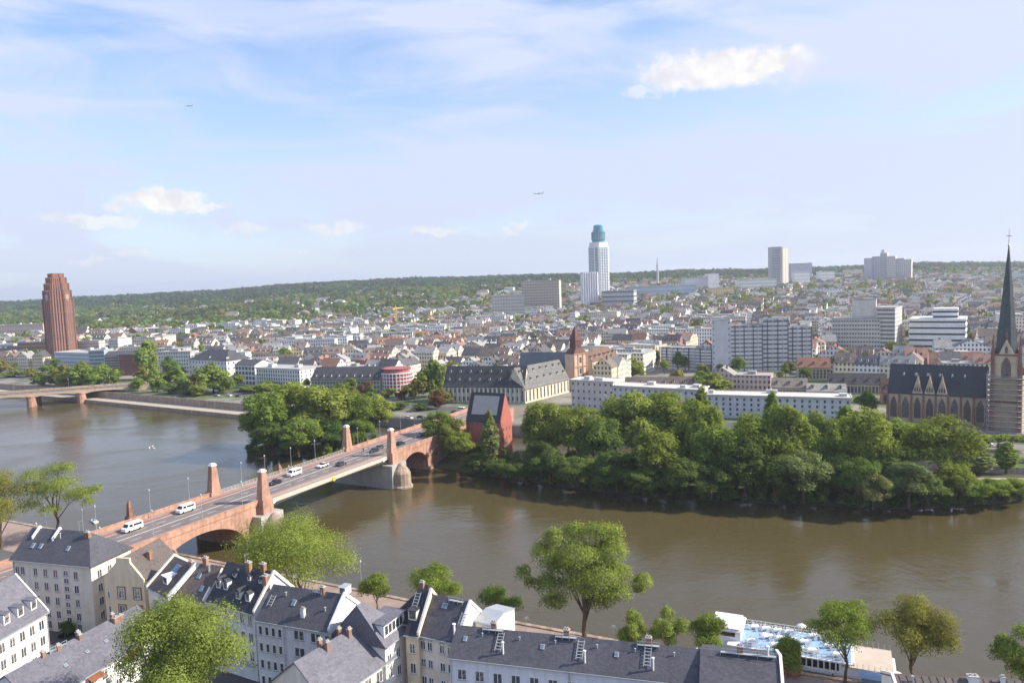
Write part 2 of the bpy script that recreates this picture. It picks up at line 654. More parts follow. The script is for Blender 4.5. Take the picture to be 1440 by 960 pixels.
# near bank: low quay promenade along the river, town ground behind it
NQ = [(-3000, 1650), (-1500, 900), (-600, 452), (-300, 302), (-148, 227), (-130, 218), (-35, 169), (0, 150.5), (20, 141), (46, 129), (65, 121), (120, 93), (400, -40), (1500, -560)]
NQn = []
for i, (x, y) in enumerate(NQ):                      # inner edge of the promenade
    NQn.append((x - 9.5, y - 19))
mb = MB()
n = len(NQ)
mb.v = [(x, y, -4) for x, y in NQ] + [(x, y, 3.5) for x, y in NQ] + [(x, y, 3.5) for x, y in NQn]
for i in range(n - 1):
    mb.f += [(i, i + 1, n + i + 1, n + i)][::1] + [(n + i, n + i + 1, 2 * n + i + 1, 2 * n + i)]
    mb.m += [1, 0]
mb.f = [tuple(reversed(f)) for f in mb.f]
structure('quay_path', mb, [M['pavement'], M['sandstone_pale']])
mb = MB()
mb.v = [(x, y, 3.4) for x, y in NQn] + [(x, y, 6.0) for x, y in NQn] + [(x - 400, y - 1500, 6.0) for x, y in NQn]
for i in range(n - 1):
    mb.f += [(i + 1, i, n + i, n + i + 1), (n + i + 1, n + i, 2 * n + i, 2 * n + i + 1)]
    mb.m += [1, 0]
structure('town_ground', mb, [M['asphalt'], M['sandstone_pale']])

# low kerb along the quay edge
mb = MB()
for (a, c) in zip(NQ[3:12], NQ[4:13]):
    a, c = Vector(a), Vector(c)
    d = (c - a).normalized()
    nn = Vector((-d.y, d.x)) * .35
    mb.prism([tuple(a - nn * 2.4), tuple(c - nn * 2.4), tuple(c + nn * .4), tuple(a + nn * .4)], 3.45, 3.72)
structure('quay_kerb', mb, M['sandstone_pale'])


def water_material():
    m = bpy.data.materials.new('river_water')
    m.use_nodes = True
    b = NB(m.node_tree)
    p = m.node_tree.nodes['Principled BSDF']
    tc = b.new('ShaderNodeTexCoord').outputs['Object']
    mp = b.new('ShaderNodeMapping')
    b.put(mp.inputs[0], tc)
    mp.inputs['Rotation'].default_value = (0, 0, R_(24))
    mp.inputs['Scale'].default_value = (.9, 1.15, 1)
    p.inputs['Base Color'].default_value = (.080, .063, .027, 1)
    big = b.noise(mp.outputs[0], .018, 4, .6, 1.0)
    b.put(p.inputs['Roughness'], b.ramp(big, .38, .62, .07, .20))
    p.inputs['IOR'].default_value = 1.42
    p.inputs['Specular IOR Level'].default_value = .5
    h = b.math('ADD', b.math('MULTIPLY', b.noise(mp.outputs[0], .62, 4, .65, .3), 1.0), b.math('MULTIPLY', b.noise(mp.outputs[0], .16, 3, .5, .5), 1.4))
    h = b.math('MULTIPLY', h, b.ramp(big, .38, .62, .45, 1.35))
    bn = b.new('ShaderNodeBump')
    bn.inputs['Strength'].default_value = .22
    bn.inputs['Distance'].default_value = .35
    b.put(bn.inputs['Height'], h)
    b.put(p.inputs['Normal'], bn.outputs[0])
    return m


M['water'] = water_material()
mb = MB()
mb.add([(-9000, -900, 0), (1500, -900, 0), (1500, 1200, 0), (-2000, 1800, 0), (-9000, 5700, 0)], [(0, 1, 2, 3, 4)])
structure('river', mb, M['water'])

# island: sloping shore up to a low path
ISL = [(-122, 334), (-108, 331), (-97, 327), (-70, 315), (-40, 304), (-13, 282.5), (14, 265), (35, 251), (64, 241), (96, 232), (115, 226), (135, 226), (159, 228), (240, 196), (420, 118)]
ISB = [(-122, 336), (-110, 346), (-98, 352), (-70, 352), (-38, 340), (-8, 324), (20, 308), (44, 298), (74, 288), (104, 276), (124, 266), (146, 259), (172, 252), (258, 220), (430, 140)]
mb = MB()
n = len(ISL)
for (k, z) in ((0, -1.5), (.0, .25), (.16, 2.3), (.5, 3.0), (.8, 3.0), (1.0, 2.2), (1.02, -2)):
    mb.v += [(a[0] + (c[0] - a[0]) * k, a[1] + (c[1] - a[1]) * k, z) for a, c in zip(ISL, ISB)]
for r in range(6):
    for i in range(n - 1):
        a = r * n + i
        mb.f.append((a, a + 1, a + n + 1, a + n))
        mb.m.append(0 if r in (1, 2, 3) else 1)
M['earth'] = pmat('earth', (.06, .052, .034), .95, .3, .2)
M['earth_green'] = pmat('earth_green', (.075, .09, .035), .95, .4, .12)
structure('island_ground', mb, [M['earth_green'], M['earth']])
# gravel path on the island
mb = MB()
for i in range(10, n - 1):
    def pt(i, k):
        a, c = ISL[i], ISB[i]
        return (a[0] + (c[0] - a[0]) * k, a[1] + (c[1] - a[1]) * k, 3.02)
    mb.add([pt(i, .52), pt(i + 1, .52), pt(i + 1, .70), pt(i, .70)], [(0, 1, 2, 3)])
structure('island_path', mb, pmat('gravel_path', (.36, .30, .23), .95, .15, .4))

# bank behind the island on the right: grass slope and river wall below the clipped planes
mb = MB()
pts = [(60, 317), (100, 297), (150, 271), (200, 246), (300, 196), (420, 135)]
for z, off in ((0.2, 0), (2.6, 1), (4.6, 9), (5.2, 10)):
    mb.v += [(x + off * .44, y + off * .9, z) for x, y in pts]
n = len(pts)
for r in range(3):
    for i in range(n - 1):
        a = r * n + i
        mb.f.append((a, a + 1, a + n + 1, a + n))
        mb.m.append((1, 0, 1)[r])
structure('grass_bank', mb, [M['grass'], M['sandstone_pale']])

# far bank left: low promenade in front of the river wall
mb = MB()
pts = [(-430, 606), (-295, 527), (-156, 441), (-96, 406)]
for k, (z, off) in enumerate(((-2, -12), (2.3, -12), (2.3, -1))):
    mb.v += [(x + off * .5, y + off * .86, z) for x, y in pts]
for r in range(2):
    for i in range(3):
        a = r * 4 + i
        mb.f.append((a, a + 1, a + 5, a + 4))
        mb.m.append((1, 0)[r])
structure('river_promenade', mb, [pmat('promenade', (.42, .36, .28), .9, .12, .3), M['sandstone_pale']])
mb = MB()
for (a, c) in zip(pts[:-1], pts[1:]):
    a, c = Vector(a), Vector(c)
    d = (c - a).normalized()
    nn = Vector((-d.y, d.x))
    mb.prism([tuple(a - nn * 1.6), tuple(c - nn * 1.6), tuple(c - nn * 1.0), tuple(a - nn * 1.0)], 2.2, 6.6)
q = mb.build('river_wall', M['sandstone_pale'])
tag(q, 'long sandstone retaining wall above the riverside promenade left of the island', 'wall')
# riverside roads on the far bank
mb = MB()
rp = [(-900, 830), (-430, 634), (-295, 553), (-156, 465), (-60, 409), (20, 366), (160, 295), (420, 163)]
for a, c in zip(rp[:-1], rp[1:]):
    mb.add([(a[0], a[1], 6.03), (c[0], c[1], 6.03), (c[0] + 5, c[1] + 10, 6.03), (a[0] + 5, a[1] + 10, 6.03)], [(0, 1, 2, 3)])
structure('riverside_road', mb, M['asphalt'])

# ---------------------------------------------------------------- the red bridge
BA = math.atan2(.886, .464)
BC = Vector((-103.2, 186.8))
BDIR = Vector((math.cos(BA), math.sin(BA)))
BN = Vector((math.sin(BA), -math.cos(BA)))           # towards the right-hand parapet
DECK = 11.6


def bw(s, t):                                        # bridge coordinates -> world
    p = BC + BDIR * s + BN * t
    return (p.x, p.y)


bridge = thing('stone_bridge', 'red sandstone road bridge with four tapering pylons and a flat steel middle span', 'bridge', (BC.x, BC.y, 0), BA)
landmark('the red bridge', bw(70, 0))


def arched(s0, s1, arches, top, y0, y1, mb, mi=0):
    """wall between s0 and s1 across the bridge, with arched openings (a0, a1, spring, crown)"""
    ss = [s0 + (s1 - s0) * k / 96 for k in range(97)]
    for a in arches:
        ss += [a[0], a[1], a[0] + .01, a[1] - .01]
    ss = sorted(set(ss))
    lo = []
    for s in ss:
        z = -3.0
        for (a0, a1, sp, cr) in arches:
            if a0 < s < a1:
                u = (s - (a0 + a1) / 2) / ((a1 - a0) / 2)
                z = sp + (cr - sp) * math.sqrt(max(0, 1 - u * u))
        lo.append(z)
    n = len(ss)
    vs = [(s, y0, z) for s, z in zip(ss, lo)] + [(s, y0, top) for s in ss] + [(s, y1, z) for s, z in zip(ss, lo)] + [(s, y1, top) for s in ss]
    fs = []
    for i in range(n - 1):
        fs += [(i, i + 1, n + i + 1, n + i), (2 * n + i + 1, 2 * n + i, 3 * n + i, 3 * n + i + 1), (i + 1, i, 2 * n + i, 2 * n + i + 1), (n + i, n + i + 1, 3 * n + i + 1, 3 * n + i)]
    fs += [(0, n, 3 * n, 2 * n), (n - 1, 3 * n - 1, 4 * n - 1, 2 * n - 1)]
    mb.add(vs, fs, mi)


mb = MB()
arched(-62, 39, [(3, 33, 1.0, 9.3)], DECK - .25, -10.2, 10.2, mb)
mb.build('masonry', M['sandstone'], bridge)
mb = MB()
arched(104, 202, [(109, 127, 2.5, 9.2), (168, 196, 2.0, 9.4)], DECK - .25, -10.2, 10.2, mb)
mb.build('masonry', M['sandstone'], bridge)
mb = MB()                                            # steel middle span, deeper at the piers
ss = [38 + (105 - 38) * k / 24 for k in range(25)]
for a, c in zip(ss[:-1], ss[1:]):
    za, zc = (DECK - 1.5 - 1.1 * abs((s - 71.5) / 33.5) ** 2 for s in (a, c))
    for (y0, y1) in ((-10.0, -8.6), (-3.5, -2.5), (2.5, 3.5), (8.6, 10.0)):
        mb.add([(a, y0, za), (c, y0, zc), (c, y1, zc), (a, y1, za), (a, y0, DECK - .3), (c, y0, DECK - .3), (c, y1, DECK - .3), (a, y1, DECK - .3)],
               [(0, 3, 2, 1), (4, 5, 6, 7), (0, 1, 5, 4), (1, 2, 6, 5), (2, 3, 7, 6), (3, 0, 4, 7)])
mb.box(38, 105, -9.9, 9.9, DECK - .7, DECK - .26)
mb.build('steel_span', M['steel_dark'], bridge)
mb = MB()
for sg in (-1, 1):
    mb.box(41.5, 101.5, min(sg * 10.02, sg * 10.35), max(sg * 10.02, sg * 10.35), DECK - 1.15, DECK + .18)
mb.build('edge_beam', M['steel_green'], bridge)
MB().box(-60, 202, -6.2, 6.2, DECK - .2, DECK).build('roadway', M['road_pink'], bridge)
MB().add([(202, -6.2, DECK - .01), (202, 6.2, DECK - .01), (245, 6.2, 6.1), (245, -6.2, 6.1), (202, -6.2, 3), (202, 6.2, 3), (245, 6.2, 3), (245, -6.2, 3)], [(0, 3, 2, 1), (4, 5, 6, 7), (0, 4, 7, 3), (1, 2, 6, 5), (3, 7, 6, 2), (0, 1, 5, 4)]).build('ramp', M['road_pink'], bridge)
for sg in (-1, 1):
    a, c = sorted((sg * 6.21, sg * 10.0))
    MB().box(-60, 202, a, c, DECK - .2, DECK + .13).build('footway', M['pavement'], bridge)
    a, c = sorted((sg * 6.4, sg * 7.6))
    mb = MB()
    mb.add([(-60, a, DECK + .136), (202, a, DECK + .136), (202, c, DECK + .136), (-60, c, DECK + .136)], [(0, 1, 2, 3)])
    mb.build('cycle_lane', M['cycle_red'], bridge)
mb = MB()
for y in (-5.9, 5.9, -.15, .15):
    mb.add([(-60, y - .07, DECK + .006), (202, y - .07, DECK + .006), (202, y + .07, DECK + .006), (-60, y + .07, DECK + .006)], [(0, 1, 2, 3)])
for y in (-3, 3):
    for k in range(43):
        s = -58 + k * 6
        mb.add([(s, y - .07, DECK + .006), (s + 3, y - .07, DECK + .006), (s + 3, y + .07, DECK + .006), (s, y + .07, DECK + .006)], [(0, 1, 2, 3)])
mb.build('lane_markings', M['marking'], bridge)
# tram-like central strips seen as pale lines near the landing
for sg in (-1, 1):
    for (a, c) in ((-62, 38.8), (104.2, 202)):
        y0, y1 = sorted((sg * 9.95, sg * 10.45))
        q = MB().box(a, c, y0, y1, DECK - .25, DECK + 1.15)
        y0, y1 = sorted((sg * 9.85, sg * 10.55))
        q.box(a, c, y0, y1, DECK + 1.15, DECK + 1.35)
        q.build('parapet', M['sandstone'], bridge)
    mb = MB()
    y = sg * 10.15
    for k in range(40):
        s = 42 + k * 1.5
        mb.box(s - .04, s + .04, y - .04, y + .04, DECK + .18, DECK + 1.2)
    for z in (.5, .85, 1.2):
        mb.box(41.5, 101.5, y - .04, y + .04, DECK + z - .03, DECK + z + .05)
    mb.build('railing', M['steel_green'], bridge)
for s in (40.0, 103.0):
    for sg in (-1, 1):                               # note: local +y is the left side seen from the tower
        mb = MB()
        y = sg * 10.5
        mb.taper(s, y + sg * .3, 4.4, 3.4, 4.0, 2.9, -1, DECK + 1.3)
        mb.taper(s, y, 3.4, 2.3, 1.75, 1.5, DECK + 1.3, 20.9)
        p = mb.build('pylon', M['sandstone'], bridge)
        q = MB()
        q.taper(s, y, 2.0, 1.75, 2.0, 1.75, 20.9, 21.25)
        q.taper(s, y, 1.75, 1.5, 1.2, 1.0, 21.25, 21.7)
        q.build('cap', M['white_paint'], p)
# piers with rounded, cone-capped cutwaters
for s in (40.0, 103.0):
    mb = MB().box(s - 4.4, s + 4.4, -13.6, 13.6, -3, DECK - 3.0)
    p = mb.build('pier', M['concrete'], bridge)
    for sg in (-1, 1):
        q = MB()
        q.lathe([(4.3, -3), (4.2, .6), (3.6, 1.1), (3.5, 5.4), (3.0, 6.4), (1.6, 8.0), (.4, 9.0)], 16, s, sg * 14.4)
        q.build('cutwater', M['sandstone_pale'], p, smooth=False)
for (s, z, mm) in ((44, -.6, 'frame_white'), (98, -.6, 'frame_white'), (71, -.8, 'sign_yellow')):
    if mm not in M:
        M[mm] = pmat(mm, (.75, .42, .03), .5, .05, 1)
    q = MB()
    q.lathe([(.75, -.06), (.75, .06)], 16)
    o = q.build('navigation_disc', M[mm], bridge, (s, -10.5, DECK + z))
    o.rotation_euler = (math.pi / 2, 0, 0)
# stub bastions and the small obelisk near the landing
mb = MB()
mb.lathe([(5.6, -1), (5.6, 9.2), (5.9, 9.2), (5.9, 9.7), (5.4, 9.7), (5.4, 9.0), (0.1, 9.0)], 20, 0, -13.5)
mb.build('bastion', M['sandstone'], bridge)
mb = MB()
mb.taper(12, 11.2, 2.2, 2.2, 1.9, 1.9, DECK - 1, DECK + 1.8)
mb.taper(12, 11.2, 1.3, 1.3, .9, .9, DECK + 1.8, DECK + 5.2)
mb.taper(12, 11.2, .9, .9, .05, .05, DECK + 5.2, DECK + 6.4)
mb.build('obelisk', M['sandstone_dark'], bridge)
mb = MB()
mb.taper(68, 11.0, 1.8, 1.6, 1.4, 1.2, DECK - 2, DECK + 2.0)
mb.taper(68, 11.0, 1.2, 1.0, .2, .2, DECK + 2.0, DECK + 3.4)
mb.build('shrine_pillar', M['sandstone_dark'], bridge)
mb = MB()
for (dx, dy, h) in ((0, 0, 2.0), (-1.4, .4, 1.4), (1.3, -.4, 1.2)):
    mb.taper(dx, -13.2 + dy, .8, .8, .5, .5, 9.0, 9.0 + h)
    mb.lathe([(.1, 9 + h), (.3, 9.2 + h), (.1, 9.55 + h)], 8, dx, -13.2 + dy)
mb.build('stone_figures', M['sandstone_dark'], bridge)

# ---------------------------------------------------------------- the far bridge on the left
p0, p1 = at(-60, 561, 9.0), at(178, 543.5, 9.0)
d = (p1 - p0)
L2 = d.length
br2 = thing('road_bridge', 'low river bridge on red stone piers at the far left', 'bridge', (p0.x, p0.y, 0), math.atan2(d.y, d.x))
ps = []
for (px, py) in ((30, 580), (110, 570)):
    q = at(px, py, 0)
    ps.append((Vector((q.x, q.y)) - Vector((p0.x, p0.y))).dot(Vector((d.x, d.y)).normalized()))
mb = MB()
ss = [-80 + (L2 + 110) * k / 60 for k in range(61)]
piers = [ps[0] - (ps[1] - ps[0])] + ps + [L2 + 2]
def soffit(s):
    for a, c in zip(piers[:-1], piers[1:]):
        if a <= s <= c:
            u = (s - (a + c) / 2) / ((c - a) / 2)
            return 7.6 - 2.2 * abs(u) ** 3
    return 4.0
for a, c in zip(ss[:-1], ss[1:]):
    za, zc = soffit(a), soffit(c)
    mb.add([(a, 0, za), (c, 0, zc), (c, 18, zc), (a, 18, za), (a, 0, 9), (c, 0, 9), (c, 18, 9), (a, 18, 9)],
           [(0, 3, 2, 1), (4, 5, 6, 7), (0, 1, 5, 4), (2, 3, 7, 6)])
mb.build('deck', pmat('bridge_beige', (.50, .40, .31), .85, .1, .3), br2)
mb = MB()
for y in (0.1, 17.6):
    mb.box(-80, L2 + 30, y, y + .25, 9, 10.1)
mb.build('parapet', M['sandstone_pale'], br2)
MB().box(-80, L2 + 30, 3, 15, 9.0, 9.08).build('roadway', M['asphalt'], br2)
for s in ps:
    q = MB()
    q.box(s - 2.6, s + 2.6, .5, 17.5, -3, 6.6)
    q.lathe([(2.6, -3), (2.6, 6.6), (3.0, 6.6), (3.0, 7.3)], 12, s, .5)
    q.lathe([(2.6, -3), (2.6, 6.6), (3.0, 6.6), (3.0, 7.3)], 12, s, 17.5)
    q.build('pier', M['sandstone'], br2)

# ---------------------------------------------------------------- houses of the near bank
NW = {}


def near_window_mesh(w, h, frame='frame_white', mull=1, surround=None):
    k = (w, h, frame, mull, surround)
    if k not in NW:
        mb = MB()
        f = .09
        mb.box(-w / 2, w / 2, -.025, .1, 0, h, 1)
        for (x0, x1, z0, z1) in ((-w / 2 - f, -w / 2, -f, h + f), (w / 2, w / 2 + f, -f, h + f), (-w / 2, w / 2, -f, 0), (-w / 2, w / 2, h, h + f)):
            mb.box(x0, x1, -.075, .08, z0, z1, 0)
        for i in range(mull):
            x = -w / 2 + w * (i + 1) / (mull + 1)
            mb.box(x - .045, x + .045, -.06, .08, .001, h - .001, 0)
        mats = [M[frame], M['glass']]
        if surround:
            mats.append(M[surround])
            for (x0, x1, z0, z1) in ((-w / 2 - .42, -w / 2 - f, -.35, h + .35), (w / 2 + f, w / 2 + .42, -.35, h + .35), (-w / 2 - f, w / 2 + f, -.35, -f), (-w / 2 - f, w / 2 + f, h + f, h + .35)):
                mb.box(x0, x1, -.05, .07, z0, z1, 2)
        sl = MB().box(-w / 2 - .14, w / 2 + .14, -.2, .06, -.19, -.1)
        NW[k] = (mb.mesh('window', mats), sl.mesh('sill', M['zinc']))
    return NW[k]


def put_window(parent, x, y, z, rz, w, h, frame='frame_white', mull=1, surround=None):
    wm, sm = near_window_mesh(w, h, frame, mull, surround)
    o = put(wm, 'window', parent, (x, y, z), rz)
    put(sm, 'sill', o, (0, 0, 0), 0)
    return o


def gable_roof_mesh(L, W, he, hr, oe=.45, og=.12, t=.22):
    k = (hr - he) / (W / 2)
    z0 = he - oe * k
    return MB().section([(-oe, z0), (W / 2, hr), (W + oe, z0), (W + oe, z0 - t), (W / 2, hr - t), (-oe, z0 - t)], -og, L + og)


def hip_roof_mesh(L, W, he, hr, oe=.45, hl=True, hr_=True, inset=None):
    ins = W / 2 if inset is None else inset
    k = (hr - he) / (W / 2)
    z0 = he - oe * k
    a = ins if hl else -.1
    c = L - ins if hr_ else L + .1
    mb = MB()
    v = [(-oe, -oe, z0), (L + oe, -oe, z0), (L + oe, W + oe, z0), (-oe, W + oe, z0), (a, W / 2, hr), (c, W / 2, hr)]
    v += [(x, y, z - .2) for x, y, z in v[:4]]
    mb.add(v, [(0, 1, 5, 4), (1, 2, 5), (2, 3, 4, 5), (3, 0, 4), (0, 6, 7, 1), (1, 7, 8, 2), (2, 8, 9, 3), (3, 9, 6, 0), (6, 9, 8, 7)])
    return mb


def body_mesh(L, W, he, hr=None, drop=.16):
    if hr is None:
        return MB().box(0, L, 0, W, -1, he - .1)
    return MB().section([(0, -1), (0, he - .12), (W / 2, hr - drop), (W, he - .12), (W, -1)], 0, L)


class House:
    def __init__(s, name, label, A, B, ze, zr, W, zg=6.0, wall='plaster_cream', roof='slate', hip=None, oe=.45, og=.12, cat='house', group=None, xa=None):
        a, b = (at(*A, ze), at(*B, ze)) if xa is None else xa
        d = b - a
        s.rz = math.atan2(d.y, d.x)
        s.L, s.W, s.he, s.hr = math.hypot(d.x, d.y), W, ze - zg, zr - zg
        s.root = thing(name, label, cat, (a.x, a.y, zg), s.rz, group)
        s.wall = body_mesh(s.L, W, s.he, None if hip else s.hr).build('wall', M[wall], s.root)
        rm = gable_roof_mesh(s.L, W, s.he, s.hr, oe, og) if not hip else hip_roof_mesh(s.L, W, s.he, s.hr, oe, hip[0], hip[1])
        s.roof = rm.build('roof', M[roof], s.root)
        s.slope = math.atan2(s.hr - s.he, W / 2)
        g = MB()
        g.box(-.1, s.L + .1, -oe - .14, -oe + .06, s.he - oe * math.tan(s.slope) - .24, s.he - oe * math.tan(s.slope) - .06)
        g.build('gutter', M['zinc'], s.root)

    def roofpt(s, x, y):                         # y measured from the front wall
        return s.he + (min(y, s.W - y)) * math.tan(s.slope)

    def front(s, xs, zs, w=1.0, h=1.5, **k):
        for z in zs:
            for x in xs:
                put_window(s.wall, x, 0, z, 0, w, h, **k)

    def right(s, ys, zs, w=1.0, h=1.5, **k):
        for z in zs:
            for y in ys:
                put_window(s.wall, s.L, y, z, math.pi / 2, w, h, **k)

    def chimney(s, x, y, w=.9, d=.6, up=1.4, mat='brick_chimney'):
        z = s.roofpt(x, y)
        mb = MB().box(x - w / 2, x + w / 2, y - d / 2, y + d / 2, z - 1.2, z + up)
        c = mb.build('chimney', M[mat], s.roof)
        q = MB().box(x - w / 2 - .08, x + w / 2 + .08, y - d / 2 - .08, y + d / 2 + .08, z + up, z + up + .14)
        for k in range(2):
            q.box(x - w / 4 + k * w / 2 - .12, x - w / 4 + k * w / 2 + .12, y - .12, y + .12, z + up + .14, z + up + .42)
        q.build('cap', M['concrete'], c)

    def skylight(s, x, y, w=.8, h=1.1, mat='glass'):
        z = s.roofpt(x, y)
        q = MB().box(-w / 2, w / 2, -h / 2, h / 2, 0, .16, 0).box(-w / 2 + .1, w / 2 - .1, -h / 2 + .1, h / 2 - .1, .16, .19, 1)
        o = q.build('skylight', [M['zinc'], M['glass_blue']], s.roof, (x, y, z - .02))
        o.rotation_euler = (s.slope if y < s.W / 2 else -s.slope, 0, 0)

    def vent(s, x, y, up=1.0, r=.13, mat='zinc'):
        z = s.roofpt(x, y)
        MB().lathe([(r, -.3), (r, up), (r * 1.7, up), (r * 1.7, up + .12)], 8).build('vent_pipe', M[mat], s.roof, (x, y, z))

    def ladder(s, x, y, n=6):
        z = s.roofpt(x, y)
        mb = MB()
        mb.box(-.5, -.42, 0, n * .5, .22, .30).box(.42, .5, 0, n * .5, .22, .30)
        for k in range(n):
            mb.box(-.42, .42, k * .5 + .2, k * .5 + .3, .2, .28)
        o = mb.build('roof_ladder', M['zinc'], s.roof, (x, y, z))
        o.rotation_euler = (s.slope, 0, 0)

    def walkway(s, x0, x1, y):
        z = s.roofpt(0, y)
        mb = MB().box(x0, x1, y - .25, y + .25, z + .3, z + .38)
        x = x0
        while x <= x1:
            mb.box(x - .04, x + .04, y - .28, y - .22, z - .05, z + 1.0).box(x - .04, x + .04, y + .22, y + .28, z - .1, z + .3)
            x += (x1 - x0) / 3
        mb.box(x0, x1, y - .28, y - .24, z + .94, z + 1.0)
        mb.build('roof_walkway', M['zinc'], s.roof)

    def dormer(s, x, y, w=1.3, h=1.5, wall='plaster_white', roof='slate_dark', gab=True):
        """small dormer whose window front stands at distance y behind the front wall"""
        z = s.roofpt(x, y)
        dep = (h + (.5 if gab else .15)) / math.tan(s.slope) + .3
        mb = MB().box(-w / 2, w / 2, 0, dep, -.2, h, 0)
        mb.box(-w / 2 + .18, w / 2 - .18, -.04, .05, .25, h - .15, 1)
        o = mb.build('dormer', [M[wall], M['glass']], s.roof, (x, y, z))
        q = MB()
        if gab:
            k = .55
            q.add([(-w / 2 - .15, -.2, h), (0, -.2, h + k), (w / 2 + .15, -.2, h), (-w / 2 - .15, dep, h), (0, dep, h + k), (w / 2 + .15, dep, h)],
                  [(0, 1, 4, 3), (1, 2, 5, 4), (0, 2, 1), (0, 3, 5, 2)])
        else:
            q.box(-w / 2 - .12, w / 2 + .12, -.25, dep, h, h + .14)
        q.build('dormer_roof', M[roof], o)

    def firewall(s, x, t=.4, up=.5, mat='plaster_white', y0=-.3, y1=None):
        """party wall standing proud of the roof along the rake"""
        W = s.W
        y1 = W + .3 if y1 is None else y1
        k = math.tan(s.slope)
        zz = lambda y: s.he + min(y, W - y) * k
        pts = [(y0, zz(y0) - .3), (y0, zz(y0) + up)]
        if y0 < W / 2 < y1:
            pts.append((W / 2, s.hr + up))
        pts += [(y1, zz(y1) + up), (y1, zz(y1) - .3)]
        if y0 < W / 2 < y1:
            pts.append((W / 2, s.hr - .3))
        MB().section(pts, x - t / 2, x + t / 2).build('party_wall', M[mat], s.roof)

    def aerial(s, x, h=2.2):
        z = s.hr
        mb = MB().tube((x, s.W / 2, z - .3), (x, s.W / 2, z + h), .03, n=4)
        for k in range(4):
            mb.box(x - .5 + .06 * k, x + .5 - .06 * k, s.W / 2 - .015 + k * .22, s.W / 2 + .015 + k * .22, z + h - .25, z + h - .22)
        mb.box(x - .015, x + .015, s.W / 2 - .1, s.W / 2 + .9, z + h - .25, z + h - .22)
        mb.build('aerial', M['zinc'], s.roof)

    def downpipe(s, x):
        MB().tube((x, -.12, -.5), (x, -.12, s.he - .3), .07).build('downpipe', M['zinc'], s.wall)


def lin(a, b, n):
    return [a + (b - a) * i / (n - 1) for i in range(n)] if n > 1 else [(a + b) / 2]


rr = rnd(5)
# big corner house by the bridge landing
h = House('corner_house', 'large cream corner apartment house with dark hipped roof beside the bridge landing', (17, 783), (127, 793), 21.0, 25.6, 10.5, hip=(False, True), wall='plaster_cream', roof='slate')
H1 = h
L = h.L
zs = [11.6, 8.7, 5.8, 2.9, .6]
h.front([1.2, 2.6, 6.0, 8.6, 11.2, 16.4], zs, 1.0, 1.55)
h.front([13.9], [12.2, 10.6, 8.9, 7.3, 5.6, 4.0, 2.4], 1.1, .95)
h.right([2.0, 4.6, 7.6], zs, 1.0, 1.5)
for x in (2.0, 7.4):
    h.firewall(x, .35, .6, y0=3.2, y1=5.6)
for x in (3.3, 5.4, 12.6):
    h.skylight(x, 1.6 + .6)
h.chimney(15.6, 4.4, 1.0, .7, .9)
h.vent(9.0, 3.8)
h.downpipe(.3)
h.aerial(L * .62)
landmark('the cream corner house', h.root.location)
# white house cut by the left frame edge, facing right
h = House('white_house', 'bright white house with pale grey mansard roof and three dormers at the left edge', (-40, 916), (66, 857), 16.0, 22.6, 12.5, wall='plaster_white', roof='slate_light', oe=.35, og=.3)
h.front(lin(1.4, h.L - 1.6, 7), [6.9, 3.9, .9], 1.05, 1.7)
for x in lin(2.2, h.L - 1.9, 5):
    h.dormer(x, .9, 1.35, 1.9, 'plaster_white', 'slate_light', False)
h.firewall(h.L + .05, .3, .25, 'frame_white')
h.downpipe(h.L - .2)
landmark('the white dormered house', h.root.location)

# long low slate roof running up from the bottom left corner
h = House('long_row_house', 'long terrace under a plain grey-blue slate roof with red chimneys and awnings below', (48, 987), (226, 882), 13.0, 16.7, 11.0, wall='plaster_white', roof='slate_light', oe=.7, og=.3)
L = h.L
for x, y in ((L * .24, 5.2), (L * .34, 5.0), (L * .50, 4.9), (L * .53, 6.2), (L * .82, 6.4)):
    h.chimney(x, y, .55, .5, .8)
h.chimney(L * .80, 4.6, 1.9, .7, .8)
for x, y in ((L * .3, 2.4), (L * .47, 2.6), (L * .62, 2.6), (L * .77, 2.5), (L * .88, 3.4)):
    h.skylight(x, y, .6, .5)
h.walkway(L * .28, L * .40, 5.1)
for k in range(6):                                   # balconies with awnings
    x = 3 + k * (L - 5) / 5.5
    MB().box(x - 1.3, x + 1.3, -1.3, 0, 3.6, 3.75).box(x - 1.3, x + 1.3, -1.35, -1.28, 3.75, 4.7).build('balcony', M['white_paint'], h.wall)
    if k % 2 == 0:
        q = MB()
        q.add([(x - 1.3, -.02, 6.1), (x + 1.3, -.02, 6.1), (x + 1.3, -1.5, 5.5), (x - 1.3, -1.5, 5.5), (x - 1.3, -.02, 6.04), (x + 1.3, -.02, 6.04), (x + 1.3, -1.5, 5.42), (x - 1.3, -1.5, 5.42)],
              [(0, 1, 2, 3), (4, 7, 6, 5), (3, 2, 6, 7), (0, 3, 7, 4), (1, 5, 6, 2)])
        q.build('awning', M['tile_red'] if k else M['red_wall'], h.wall)
h.front(lin(2, L - 2, 9), [3.9, .8], 1.0, 1.7)
landmark('the long slate terrace', h.root.matrix_basis @ Vector((L / 2, 0, 0)))

